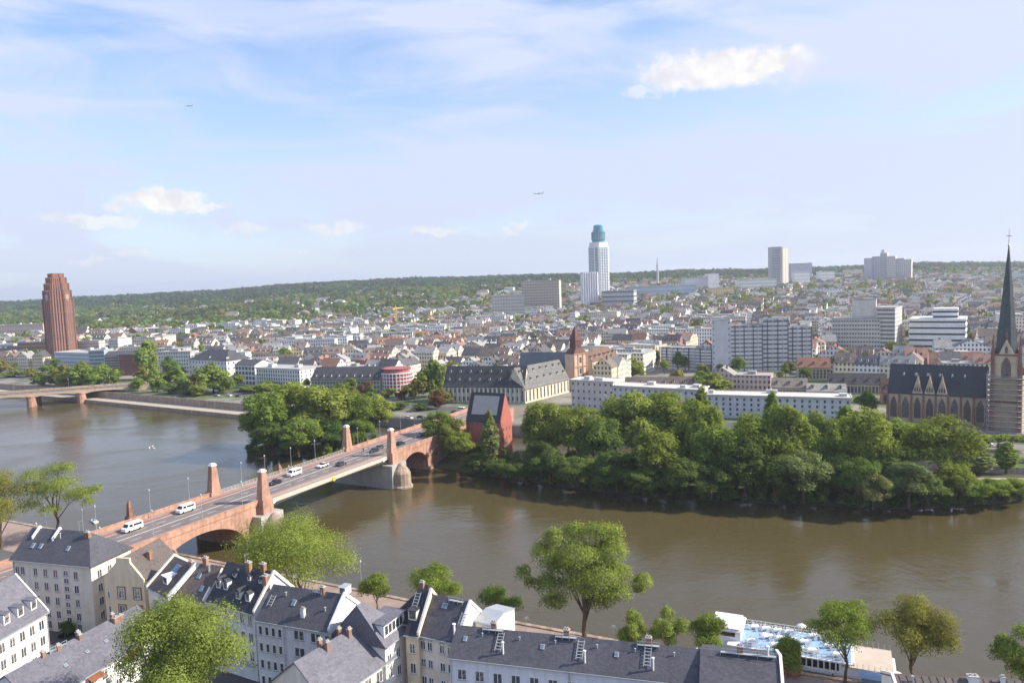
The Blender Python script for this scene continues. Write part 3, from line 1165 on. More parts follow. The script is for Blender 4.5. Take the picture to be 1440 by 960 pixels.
# yellow gabled house: gable to the viewer
a, b_ = at(146, 812, 19.0), at(202, 815, 19.0)
d = (b_ - a)
hh = thing('gabled_house', 'ochre yellow gabled house with brown framed windows below the bridge', 'house', (a.x, a.y, 6), math.atan2(d.y, d.x))
Lg = d.length
wl_ = MB()
wl_.add([(0, 0, -1), (Lg, 0, -1), (Lg, 0, 13), (Lg * .68, 0, 16.3), (Lg * .68, 0, 17.2), (Lg * .34, 0, 17.2), (Lg * .34, 0, 16.3), (0, 0, 13),
         (0, 11, -1), (Lg, 11, -1), (Lg, 11, 13), (Lg * .68, 11, 16.3), (Lg * .68, 11, 17.2), (Lg * .34, 11, 17.2), (Lg * .34, 11, 16.3), (0, 11, 13)],
        [tuple(range(8)), tuple(range(15, 7, -1))] + [(i, (i + 1) % 8 + 0, (i + 1) % 8 + 8, i + 8) for i in range(8)])
wl_.v = [(x, .45 if y == 11 else y, z) for x, y, z in wl_.v]
wl_.add([(.02, .45, -1), (Lg - .02, .45, -1), (Lg - .02, .45, 12.9), (Lg / 2, .45, 16.95), (.02, .45, 12.9), (.02, 11, -1), (Lg - .02, 11, -1), (Lg - .02, 11, 12.9), (Lg / 2, 11, 16.95), (.02, 11, 12.9)],
        [(9, 8, 7, 6, 5), (0, 4, 9, 5), (1, 6, 7, 2)])
wl_.m = [0] * len(wl_.f)
wall = wl_.build('wall', M['plaster_yellow'], hh)
for z in (9.2, 5.6, 2.0):
    for x in (Lg * .42, Lg * .82):
        put_window(wall, x, 0, z, 0, 1.15, 1.9, 'frame_white', 1, 'frame_brown')
for z in (9, 6, 3):
    put_window(wall, Lg * .10, 0, z, 0, .35, 1.3, 'frame_white', 0)
rf = MB().add([(-.3, .46, 12.85), (Lg / 2, .35, 17.35), (Lg / 2, 11.2, 17.35), (-.3, 11.2, 12.85), (Lg + .3, .35, 12.85), (Lg + .3, 11.2, 12.85)] + [(-.3, .35, 12.6), (Lg / 2, .35, 17.1), (Lg / 2, 11.2, 17.1), (-.3, 11.2, 12.6), (Lg + .3, .35, 12.6), (Lg + .3, 11.2, 12.6)],
              [(0, 1, 2, 3), (1, 4, 5, 2), (6, 9, 8, 7), (7, 8, 11, 10), (0, 6, 7, 1), (1, 7, 10, 4), (3, 2, 8, 9), (2, 5, 11, 8), (0, 3, 9, 6), (4, 10, 11, 5)]).build('roof', M['slate_brown'], hh)
MB().box(-.4, .4, -.5, .5, -.5, 1.2).build('chimney', M['brick_chimney'], rf, (Lg * .75, 5, 15.7))
landmark('the ochre gabled house', (a.x, a.y))

# narrow white house with stepped white party walls and a skylight
a, b_ = at(208, 822, 18.5), at(237, 838, 18.5)
h = House('narrow_house', 'narrow house with bright white party walls and a sunken roof terrace', None, None, 18.2, 22.6, 11, xa=(a, b_), wall='plaster_ivory', roof='slate_brown', oe=.15)
h.firewall(h.L + .15, .5, .8)
h.firewall(-.15, .4, .5, 'plaster_ivory')
h.front([h.L * .3, h.L * .75], [8.8, 5.6], .9, 1.5)
h.dormer(h.L * .5, 1.4, 1.8, 1.5, 'plaster_white', 'white_paint', False)
h.skylight(h.L * .45, 4.0, 1.8, 1.6)
h.chimney(h.L * .9, 5.2, 1.2, .7, 1.0)
landmark('the narrow house with white party walls', h.root.location)

# brown roofed house
h = House('brown_roof_house', 'house with plain brownish slate roof next to the white party wall', (237, 835), (287, 842), 18.5, 22.9, 10.0, wall='plaster_ivory', roof='slate_brown')
h.front(lin(1, h.L - 1, 3), [9.4, 6.4], 1, 1.5)
h.vent(h.L * .75, 4, 1.2, .2)
h.skylight(h.L * .55, 3.2)
h.skylight(h.L * .8, 1.4)
h.firewall(h.L, .35, .3, y0=-.3, y1=1.6)
h.chimney(h.L * .55, 5.0, .9, .7, 1.2)

# row with two dormer rows
h = House('dormer_house', 'bluish white row house with two rows of dormers in its dark slate roof', (292, 841), (357, 858), 19.0, 24.2, 9.8, wall='plaster_grey', roof='slate_dark')
L = h.L
h.front(lin(1.1, L - 1.1, 6), [10.2, 6.9, 3.6], .95, 1.75, mull=1)
for x in (L * .10, L * .26):
    h.dormer(x, 1.5, 1.1, 1.5, 'plaster_white', 'slate_dark')
for x in (L * .60, L * .80):
    h.dormer(x, .8, 1.1, 1.4, 'plaster_white', 'slate_dark')
for x in (L * .3, L * .62, L * .86):
    h.dormer(x, 3.2, .8, .8, 'plaster_white', 'slate_dark')
h.chimney(L * .52, 4.4, 1.0, .7, 1.5)
h.chimney(L * .80, 4.8, .9, .7, 1.2)
h.firewall(L + .1, .4, .4, 'plaster_ivory')
h.chimney(L * .98, 3.3, .9, .9, 1.5)
MB().box(0, L, -.9, 0, 3.0, 3.2).build('cornice', M['zinc'], h.wall)
h.aerial(L * .4)
h.downpipe(.15)
landmark('the dormered row house', h.root.location)

# plain grey roof, white gable to the right
h = House('row_house', 'pale blue row house with a broad plain slate roof and sunlit white gable', (361, 867), (463, 884), 18.6, 22.6, 9.4, wall='plaster_grey', roof='slate', og=.0)
L = h.L
h.front(lin(1.0, L * .36, 4), [9.9, 6.9, 3.9, 1.0], .62, 1.4, mull=0)
h.front([L * .55, L * .62, L * .78, L * .85, L * .97], [9.9, 6.9, 3.9, 1.0], .85, 1.5, mull=0)
MB().box(0.1, L * .38, -.35, 0, -1, h.he - .5).build('stair_bay', M['plaster_grey'], h.wall)
for x in lin(1.0, L * .34, 4):
    for z in (9.9, 6.9, 3.9, 1.0):
        put_window(h.wall, x, -.36, z, 0, .62, 1.4, 'frame_white', 0)
h.firewall(L, .35, .45, 'plaster_white')
h.chimney(L * .72, 4.4, .8, .6, 1.1)
h.chimney(L * .60, 1.1, .7, .55, 1.2, 'plaster_white')
h.walkway(L * .60, L * .72, 4.2)
h.ladder(L * .10, 1.6, 4)
h.dormer(L * .965, 4.9, 1.2, 1.1, 'plaster_ivory', 'zinc', False)
h.aerial(L * .3)
h.skylight(L * .4, 2.6)
h.vent(L * .25, 3.4, .5)
h.vent(L * .85, 2.2, .5)
landmark('the plain slate row house', h.root.matrix_basis @ Vector((L / 2, 0, 0)))

# corner house: two crossing wings, tall dormer to the right
h = House('corner_building', 'yellow corner house with hipped slate roof and a long glazed dormer, bottom centre', (541, 905), (574, 880), 17.6, 23.2, 10.4, wall='plaster_ivory', roof='slate_light', hip=(False, True), oe=.4)
L = h.L
h.front(lin(1.0, L - .6, 3), [7.8, 4.8, 1.8], .9, 1.6)
q = MB().box(.6, L - .3, .5, 4.2, h.he + .1, h.he + 2.7, 0)
for k in range(5):
    x = .95 + k * (L - 1.6) / 5
    q.box(x, x + (L - 1.6) / 5 - .3, .44, .55, h.he + .9, h.he + 2.3, 1)
dm = q.build('dormer', [M['plaster_white'], M['glass']], h.roof)
MB().box(.3, L, .2, 4.6, h.he + 2.7, h.he + 2.85).build('dormer_roof', M['slate_light'], dm)
CB = h
landmark('the yellow corner house', h.root.location)
h = House('end_house', 'slim yellow street house in the angle beside the glazed dormer', (570, 886), (588, 889), 18.2, 23.4, 9.4, wall='plaster_yellow', roof='slate_dark', hip=None, og=.05)
h.firewall(h.L + .1, .4, .5, 'plaster_ivory')
h.front([h.L * .5], [8.6, 5.2, 1.8], .9, 1.6)
h.dormer(h.L * .3, 1.2, 1.5, 1.6, 'plaster_ivory', 'slate_dark', False)
h.ladder(h.L * .2, 2.6, 5)
# extra pitch between the corner house and the gap
h = House('back_house', 'dark roofed house behind the corner house, with a sloping hip towards the river', (548, 868), (586, 874), 18.8, 23.3, 9.0, wall='plaster_yellow', roof='slate_dark', hip=(True, False))
h.chimney(h.L * .8, 4.2, .7, .6, .8)

h = House('cream_row_house', 'cream row house with grey slate roof between yellow corner house and long house', (588, 887), (642, 899), 18.0, 22.4, 9.4, wall='plaster_cream', roof='slate', og=.05)
L = h.L
h.front([L * .12, L * .3, L * .62, L * .82], [9.2, 6.2, 3.2], .8, 1.3)
h.front([L * .12, L * .3, L * .62, L * .82], [11.0], .5, .6, mull=0)
h.skylight(L * .42, 3.6, 1.0, .9)
h.walkway(L * .5, L * .85, 4.2)
h.firewall(L - .05, .35, .35, 'plaster_white')
h.vent(L * .9, .6, 1.6, .18, 'frame_white')
h.ladder(L * .98, 1.0, 6)
# white attic behind it
h = House('white_block', 'small white flat topped block showing behind the cream row house', (668, 872), (693, 878), 18.8, 19.6, 7.0, wall='plaster_white', roof='zinc', oe=.1)

# front wing with the big plain roof at the bottom
h = House('front_wing', 'large house with wide plain pinkish grey slate roof and four brick chimneys, bottom centre', (455, 982), (553, 916), 15.0, 19.4, 11.0, wall='plaster_ivory', roof='slate_light', oe=.7, og=.35)
L = h.L
for x, y in ((L * .36, 6.2), (L * .37, 4.7), (L * .63, 6.2), (L * .68, 4.7)):
    h.chimney(x, y, .65, .55, 1.2)
h.front(lin(1.5, L - 1, 6), [5.6, 2.6], 1.3, 1.8)
for k in range(4):
    x = 2.2 + k * (L - 3) / 3.4
    MB().box(x - 1.2, x + 1.2, -1.1, 0, 5.0, 5.14).box(x - 1.2, x + 1.2, -1.16, -1.08, 5.14, 6.0).build('balcony', M['white_paint'], h.wall)
landmark('the wide pinkish slate roof', h.root.matrix_basis @ Vector((L / 2, 5, 0)))

# long white house along the bottom edge
h = House('long_house', 'long white house under a plain dark slate roof with white roof ladders, bottom right', (632, 919), (985, 958), 19.0, 21.7, 8.0, wall='plaster_grey', roof='slate', oe=.5)
L = h.L
h.front(lin(1.9, L - 1.2, 13), [9.3, 6.3], 1.25, 1.5, mull=1)
for x in (L * .16, L * .47, L * .80):
    h.chimney(x, 4.1, .8, .6, .9)
    h.walkway(x - 1.6, x + 1.6, 3.5)
for x in (L * .245, L * .575, L * .945):
    pass
for x in (L * .20, L * .535, L * .80):
    h.ladder(x, 1.0, 6)
    h.vent(x + .9, .8, 1.7, .13, 'frame_white')
for x in (L * .05, L * .38, L * .68):
    h.skylight(x, 2.2, .6, .8)
h.aerial(L * .3)
h.aerial(L * .66)
for x in (L * .12, L * .28, L * .43, L * .6, L * .75, L * .9):
    h.vent(x, 2.8, .4, .09)
for x in (.2, L * .5):
    h.downpipe(x)
LH = h
landmark('the long white house', h.root.matrix_basis @ Vector((L / 2, 0, 0)))
# its deeper right end with a gentler roof
a = h.root.matrix_basis @ Vector((L + .02, -4.5, 0))
c = h.root.matrix_basis @ Vector((L + 10.6, -4.5, 0))
h2 = House('end_pavilion', 'deeper end of the long white house, its gentler slate roof edged by white gable', None, None, 18.4, 21.8, 16.6, xa=(a, c), wall='plaster_grey', roof='slate', oe=.4)
h2.firewall(h2.L + .05, .4, .3, 'frame_white')
h2.walkway(h2.L * .25, h2.L * .95, 7.8)
h2.chimney(h2.L * .5, 8.2, .8, .6, 1.0)
h2.vent(h2.L * .85, 8.0, 1.5, .15, 'frame_white')
h2.right([3, 6, 9, 12], [8, 5, 2], 1.1, 1.5)
landmark('the deeper right end of the long house', h2.root.location)

# flat dark roof at the bottom right corner
h = House('terrace_house', 'house with low dark brown standing-seam roof cut by the bottom right corner', (1268, 990), (1460, 1000), 10.5, 12.6, 9.0, wall='plaster_white', roof='slate_brown', oe=.4, zg=3.5)
L = h.L
for k in range(18):
    x = k * L / 17
    q = MB().box(-.03, .03, 0, 4.5 / math.cos(h.slope), .0, .09)
    o = q.build('seam', M['slate_brown'], h.roof, (x, 0, h.he))
    o.rotation_euler = (h.slope, 0, 0)
h.chimney(L * .62, 4.2, 1.4, .9, .7, 'plaster_white')
h.vent(L * .15, 3.6, .8)
h.firewall(.1, .4, .4, 'plaster_white')
h.chimney(L * .84, 4.0, .5, .5, .9, 'plaster_white')

# ---------------------------------------------------------------- trees
def crown_mesh(name, seed, lobes, n, size, mat='foliage', inner=.55):
    """leaf clumps scattered through the shells of several lobes"""
    g = np.random.default_rng(seed)
    lo = np.array(lobes)
    wgt = lo[:, 3] * lo[:, 4] + lo[:, 3] * lo[:, 5]
    idx = g.choice(len(lo), n, p=wgt / wgt.sum())
    d = g.normal(size=(n, 3))
    d /= np.linalg.norm(d, axis=1)[:, None]
    d[:, 2] = np.where(d[:, 2] < -.35, -d[:, 2], d[:, 2])
    r = 1 - inner * g.random(n) ** 1.7
    ph = g.uniform(0, 6.28, (len(lo), 3))[idx]
    r *= 1 + .13 * (np.sin(d[:, 0] * 4 + ph[:, 0]) + np.sin(d[:, 1] * 5 + ph[:, 1]) * np.sin(d[:, 2] * 4 + ph[:, 2])) + .09 * g.normal(size=n)
    r *= np.where(g.random(n) < .05, g.uniform(1.05, 1.3, n), 1)
    c = lo[idx, :3] + d * lo[idx, 3:6] * r[:, None]
    nrm = d * 1.0 + g.normal(size=(n, 3)) * .42
    nrm[:, 2] += .25
    nrm /= np.linalg.norm(nrm, axis=1)[:, None]
    ref = g.normal(size=(n, 3))
    t1 = np.cross(nrm, ref)
    t1 /= np.linalg.norm(t1, axis=1)[:, None]
    t2 = np.cross(nrm, t1)
    s = size * g.uniform(.55, 1.35, n)
    a, b = t1 * s[:, None], t2 * (s * g.uniform(.45, .8, n))[:, None]
    v = np.stack([c - a, c - b * .9, c + a, c + b * .9], 1).reshape(-1, 3)
    me = bpy.data.meshes.new(name)
    me.vertices.add(4 * n)
    me.vertices.foreach_set('co', v.astype(np.float32).ravel())
    me.loops.add(4 * n)
    me.loops.foreach_set('vertex_index', np.arange(4 * n, dtype=np.int32))
    me.polygons.add(n)
    me.polygons.foreach_set('loop_start', np.arange(0, 4 * n, 4, dtype=np.int32))
    me.materials.append(M[mat])
    me.update(calc_edges=True)
    return me


def lobes_round(seed, h, w, base, k=14, top=.5, lob=.34):
    """broad-leaved crown: lobes around a lopsided ellipsoid between heights base and h"""
    q = rnd(seed)
    out = []
    cz, rz, rx = (base + h) / 2, (h - base) / 2, w / 2
    for i in range(k):
        while True:
            x, y, z = q.uniform(-1, 1), q.uniform(-1, 1), q.uniform(-1, 1)
            d = math.sqrt(x * x + y * y + z * z)
            if .25 < d < 1 and not (z < -.5 and d > .8):
                break
        f = 1 - lob * .8
        lr = lob * q.uniform(.7, 1.2)
        out.append((x * rx * f, y * rx * f, cz + z * rz * f, lr * rx * 1.05, lr * rx * 1.05, lr * (rz * .55 + rx * .45)))
    out.append((0, 0, cz + rz * .62, rx * lob, rx * lob, rz * lob))
    return out


def trunk_mesh(seed, h, base, w, r, lobes):
    q = rnd(seed)
    mb = MB()
    top = base + (h - base) * .45
    p = Vector((0, 0, -.3))
    segs = 5
    pr = r * 1.25
    for k in range(segs):
        z = top * (k + 1) / segs
        nx = Vector((q.uniform(-.12, .12) * w * .2, q.uniform(-.12, .12) * w * .2, z))
        nr_ = r * (1 - .55 * (k + 1) / segs)
        mb.tube(p, nx, pr, nr_, 7)
        p, pr = nx, nr_
    for lb in lobes[:7]:
        st = Vector((0, 0, base * q.uniform(.75, 1.15)))
        e = Vector(lb[:3])
        mid = st.lerp(e, .5) + Vector((0, 0, .05 * h))
        mb.tube(st, mid, r * .42, r * .26, 5)
        mb.tube(mid, e, r * .26, r * .08, 5)
    return mb.mesh('trunk', M['bark'])


GREEN = (.21, .275, .056)
YGREEN = (.25, .31, .072)
DGREEN = (.135, .195, .05)
OLIVE = (.235, .235, .06)
BROWN = (.17, .10, .05)
PALE = (.22, .26, .10)


def jit(c, seed, a=.15):
    q = rnd(seed)
    k = 1 + q.uniform(-a, a)
    return (c[0] * k * (1 + q.uniform(-a, a) * .6), c[1] * k, c[2] * k)


def make_tree(name, label, x, y, z, crown, trunk, sc=1.0, rz=0, color=GREEN, group=None, scz=None, cat='tree', parts=True):
    root = thing(name, label, cat, (x, y, z), rz, group)
    root.scale = (sc, sc, scz or sc)
    put(trunk, 'trunk', root)
    put(crown, 'crown', root, color=color)
    return root


def near_tree(label, px, py, zg, ytop, wpx, base=.3, n=9000, size=.32, color=GREEN, seed=1, k=16, lob=.34, lobes=None, name='tree', group=None, r=None):
    g = at(px, py, zg)
    z = 4.0
    lo, hi = 1.0, 45.0
    for _ in range(40):
        h = (lo + hi) / 2
        if proj((g.x, g.y, zg + h))[1] > ytop:
            lo = h
        else:
            hi = h
    dist = math.hypot(g.x, g.y, EYE - zg - h / 2)
    w = wpx * dist / F_PX * .97
    if lobes is None:
        lb = lobes_round(seed, h, w, base * h, k, lob=lob)
    else:
        lb = [(a * w, b * w, c * h, d * w, d * w, e * h) for a, b, c, d, e in lobes]
    cm = crown_mesh('crown', seed, lb, n, size)
    tm = trunk_mesh(seed, h, base * h, w, r or max(.12, h * .018), lb)
    return make_tree(name, label, g.x, g.y, zg, cm, tm, 1, 0, color, group)


G1 = 'trees on the near bank'
near_tree('large dense green tree rising among the slate roofs, bottom left', 264, 1046, 6, 847, 156, .2, 70000, 0.155, YGREEN, 11, 24, .36, group=G1)
near_tree('olive tree cut by the left frame edge behind the corner house', 2, 770, 4, 661, 112, .15, 29925, 0.185, OLIVE, 12, 16, .36, group=G1)
near_tree('loose airy yellow-green tree on the quay beside the bridge landing', 82, 760, 3.5, 650, 112, .34, 21612, 0.178, YGREEN, 13, group=G1,
          lobes=[(-.22, 0, .80, .17, .12), (.0, .1, .86, .17, .11), (.16, 0, .93, .08, .06), (.12, -.1, .74, .2, .12), (-.28, .1, .64, .16, .10), (-.05, 0, .62, .2, .11),
                 (.30, 0, .58, .15, .09), (.42, .05, .62, .09, .07), (.12, .2, .50, .18, .10), (.36, 0, .47, .08, .07), (-.2, -.1, .48, .14, .09), (.0, -.1, .42, .13, .07)])
near_tree('wide bushy yellow-green tree in front of the bridge arch', 424, 862, 3.5, 716, 182, .12, 53200, 0.185, YGREEN, 14, 26, .34, group=G1)
near_tree('small green tree behind the corner house ridge', 530, 856, 3.5, 806, 50, .2, 9975, 0.155, GREEN, 15, 9, .4, group=G1)
near_tree('rounded bright green tree behind the peaked roof', 620, 868, 3.5, 795, 86, .3, 19950, 0.163, GREEN, 16, 14, .38, group=G1)
near_tree('thin dull green tree left of the tall poplar', 703, 886, 3.5, 823, 72, .25, 10640, 0.155, DGREEN, 17, 12, .34, group=G1)
near_tree('tall poplar with drooping yellow-green crown standing at the water', 824, 905, 3.5, 737, 160, .22, 49875, 0.178, YGREEN, 18, group=G1, r=.5,
          lobes=[(-.26, 0, .88, .10, .10), (-.08, .05, .92, .10, .09), (.12, 0, .93, .13, .08), (.24, .05, .90, .11, .09), (-.32, 0, .76, .13, .11), (-.05, -.1, .78, .2, .11),
                 (.22, 0, .76, .18, .11), (-.2, .1, .62, .18, .11), (.08, -.1, .62, .22, .12), (.28, 0, .58, .14, .10), (-.3, 0, .50, .14, .09), (.0, 0, .48, .2, .10),
                 (.26, -.05, .44, .14, .09), (-.26, 0, .36, .12, .07), (.14, .05, .34, .13, .07), (.5, 0, .50, .10, .075), (.48, .05, .42, .06, .05), (-.52, 0, .60, .07, .09), (-.46, 0, .52, .06, .06)])
near_tree('small round yellow-green tree on the quay right of the poplar', 892, 935, 3.5, 857, 50, .2, 10640, 0.155, YGREEN, 19, 10, .4, group=G1)
near_tree('upright light green tree between the round tree and the ship', 940, 938, 3.5, 852, 56, .25, 11970, 0.155, YGREEN, 20, 11, .36, group=G1)
near_tree('dark bushy tree in front of the ship bow', 1000, 944, 3.5, 861, 64, .2, 14962, 0.155, GREEN, 21, 12, .38, group=G1)
near_tree('low bright bush growing over a red planter on the quay', 1107, 952, 3.5, 896, 54, .1, 13300, 0.148, GREEN, 22, 10, .42, name='bush', group=G1)
near_tree('thin spreading dark green tree in front of the ship', 1188, 962, 3.5, 844, 100, .36, 17290, 0.155, GREEN, 23, 13, .32, group=G1)
near_tree('olive yellow tree beside the ship stern', 1283, 968, 3.5, 843, 98, .28, 24937, 0.163, OLIVE, 24, 16, .36, group=G1)
near_tree('green tree cut by the right frame edge at the bottom', 1438, 985, 3.5, 876, 64, .2, 14962, 0.163, GREEN, 25, 12, .36, group=G1)
near_tree('small dark shrub in the courtyard before the cream corner house', 92, 897, 6, 876, 22, .05, 2992, 0.126, DGREEN, 26, 6, .45, name='shrub', group=G1)

# shared crowns for the island and the far bank
BIG = []
for i in range(7):
    hh_, ww_ = 18.0, (13, 15, 12, 16, 10, 14, 17)[i]
    lb = lobes_round(100 + i, hh_, ww_, 1.2, 30, lob=.29)
    BIG.append((crown_mesh('crown', 100 + i, lb, 13000, .32), trunk_mesh(100 + i, hh_, 4, ww_, .32, lb), ww_, hh_))
lb = [(0, 0, 3 + 1.45 * k, 2.3 * (1 - abs(k - 4) * .13), 2.3 * (1 - abs(k - 4) * .13), 1.7) for k in range(10)]
SLIM = (crown_mesh('crown', 120, lb, 3600, .4), trunk_mesh(120, 18, 3, 4, .25, lb), 4.6, 17.6)

BANK = []


def island_tree(px, py, ytop, wpx, color, kind, z=2.6, name='tree', group='trees on the river island', label=None):
    g = at(px, py, z)
    dist = math.hypot(g.x, g.y, EYE - 10)
    w = wpx * dist / F_PX
    lo, hi = 1.0, 45.0
    for _ in range(30):
        h = (lo + hi) / 2
        if proj((g.x, g.y, z + h))[1] > ytop:
            lo = h
        else:
            hi = h
    cm, tm, cw, ch = SLIM if kind == 's' else BIG[kind]
    q = rnd(int(px * 7 + py))
    o = make_tree(name, label or 'x', g.x, g.y, z, cm, tm, w / cw * 1.12, q.uniform(0, 6.28), jit(color, int(px * 31 + py)), group, h / ch)
    BANK.append((o, px, py, wpx, h, color, kind))
    return o


IT = [  # px, base y, top y, width, colour, kind
    (372, 634, 548, 70, GREEN, 0), (412, 622, 534, 84, GREEN, 1), (455, 626, 541, 78, YGREEN, 2), (497, 617, 547, 70, GREEN, 3), (530, 606, 556, 52, YGREEN, 5),
    (383, 640, 590, 55, DGREEN, 6), (420, 641, 585, 62, GREEN, 0), (462, 632, 588, 56, DGREEN, 3), (505, 626, 590, 46, GREEN, 2), (520, 600, 552, 40, DGREEN, 's'),
    (622, 640, 576, 52, GREEN, 1), (648, 654, 606, 40, GREEN, 2), (640, 645, 588, 40, YGREEN, 5), (690, 664, 577, 26, PALE, 's'), (704, 670, 644, 40, DGREEN, 6), (665, 664, 638, 44, DGREEN, 0),
    (760, 650, 562, 56, GREEN, 0), (780, 648, 563, 70, YGREEN, 3), (815, 660, 566, 74, GREEN, 6), (845, 668, 585, 62, DGREEN, 1), (762, 668, 618, 50, DGREEN, 2), (775, 678, 632, 58, DGREEN, 5),
    (812, 684, 640, 62, DGREEN, 6), (890, 655, 547, 96, YGREEN, 3), (938, 650, 546, 84, GREEN, 1), (918, 688, 602, 74, GREEN, 0), (868, 690, 632, 60, DGREEN, 2), (985, 675, 560, 62, GREEN, 5),
    (987, 640, 543, 30, YGREEN, 's'), (1012, 688, 592, 70, GREEN, 3), (960, 698, 640, 56, DGREEN, 6), (1060, 688, 574, 74, GREEN, 6), (1086, 650, 551, 30, GREEN, 's'), (1048, 698, 612, 66, DGREEN, 0),
    (1108, 690, 566, 62, GREEN, 2), (1130, 703, 632, 74, PALE, 1), (1152, 665, 578, 50, YGREEN, 5), (1190, 660, 571, 44, GREEN, 's'), (1228, 688, 569, 84, GREEN, 3), (1262, 668, 585, 60, YGREEN, 0),
    (1212, 710, 640, 50, DGREEN, 6), (1228, 716, 662, 44, PALE, 1), (1278, 712, 648, 56, PALE, 2), (1325, 688, 578, 84, GREEN, 6), (1342, 704, 650, 44, GREEN, 5), (1395, 702, 672, 40, GREEN, 0),
    (1428, 700, 672, 40, YGREEN, 3), (1180, 700, 640, 60, DGREEN, 3), (1090, 702, 640, 60, DGREEN, 5), (1000, 700, 652, 60, DGREEN, 1), (905, 695, 655, 60, DGREEN, 5), (728, 674, 650, 36, DGREEN, 1),
    (845, 690, 650, 50, DGREEN, 3), (1305, 708, 668, 50, DGREEN, 2), (1370, 706, 672, 40, GREEN, 6), (600, 648, 628, 26, DGREEN, 6), (1375, 668, 628, 34, PALE, 's'), (1415, 665, 622, 26, GREEN, 's'),
    (1000, 664, 596, 64, DGREEN, 0), (1040, 668, 590, 64, GREEN, 3), (960, 668, 600, 60, DGREEN, 5), (1085, 672, 606, 60, GREEN, 1), (1165, 684, 610, 56, GREEN, 6), (800, 640, 572, 60, GREEN, 0), (865, 650, 572, 56, GREEN, 5), (1255, 696, 622, 56, DGREEN, 1),
]
for t in IT:
    island_tree(*t)

# bushes hanging over the island's waterline
BUSH = []
for i in range(3):
    lb = lobes_round(140 + i, 5.2, 7.0, -1.2, 14, lob=.34)
    BUSH.append((crown_mesh('crown', 140 + i, lb, 3600, .30), trunk_mesh(140 + i, 4, .8, 4, .12, lb[:4])))
SHR = []
qs = rnd(44)
dist_ = 0
for (a, c) in zip(ISL[:12], ISL[1:13]):
    a, c = Vector(a), Vector(c)
    n_ = max(1, int((c - a).length / 4.6))
    nn = Vector((-(c - a).y, (c - a).x)).normalized()
    for k in range(n_):
        for row in (0, 1):
            if row and qs.random() < (.08 if c.x < 125 else .5):
                continue
            P = a.lerp(c, (k + qs.random() * .6) / n_) + nn * ((-.3 if row == 0 else 7) + qs.uniform(0, 1.5))
            if -36 < P.x < -18 and row == 0 and qs.random() < .4 or (abs((P - BC).dot(BN)) < 13):
                continue
            j = qs.randrange(3)
            col = qs.choice([DGREEN, DGREEN, GREEN, GREEN, PALE])
            o = make_tree('shrub', 'x', P.x, P.y, .4 if row == 0 else 2, BUSH[j][0], BUSH[j][1], qs.uniform(.65, 1.1), qs.uniform(0, 6), jit(col, len(SHR)), 'shrubs along the island shore', qs.uniform(.7, 1.35) * (1 if row == 0 else 1.6))
            SHR.append((o, P.x, col, row))

# clipped plane trees along the far quay
lb = [(x, y, 5.6 + .3 * math.sin(x * 2), 1.8, 1.7, 1.25) for x in (-2.1, -.6, .9, 2.3) for y in (-1.2, 1.2)]
CLIP = (crown_mesh('crown', 131, lb, 1500, .42), trunk_mesh(131, 6, 4.4, 4, .22, lb[:3]))
PL = []
for (x0, y0, x1, y1, n_, z) in ((1150, 633, 1445, 639, 15, 4.6), (770, 592, 872, 598, 6, 5.5)):
    for i in range(n_):
        px = x0 + (x1 - x0) * i / (n_ - 1)
        g = at(px, y0 + (y1 - y0) * i / (n_ - 1), z)
        o = make_tree('plane_tree', 'x', g.x, g.y, z, CLIP[0], CLIP[1], 1.0, BA + math.pi / 2 + (i % 2) * math.pi, jit(YGREEN, i + int(x0)), 'clipped plane trees along the far quay')
        PL.append((o, px, 'upper' if x0 < 1000 else 'church'))

# ---------------------------------------------------------------- buildings of the far bank
WHITE, CREAM, GREYW, BEIGE = (.76, .755, .74), (.64, .57, .45), (.50, .50, .50), (.52, .44, .34)


CLEAR = [(lo, hi, d0, d1) for lo, hi, d0, d1 in ((915, 1150, 425, 512), (1160, 1262, 500, 575), (1268, 1365, 500, 560))]      # squares left open before the tall slabs
OCC = [(-435, 745, 26, 26, 0), (186, 331, 24, 16, -.6), (205, 304, 9, 9, 0), (14, 452, 14, 14, 0), (-74, 470, 14, 14, 0)]      # ground already built on: centre, half sizes, heading


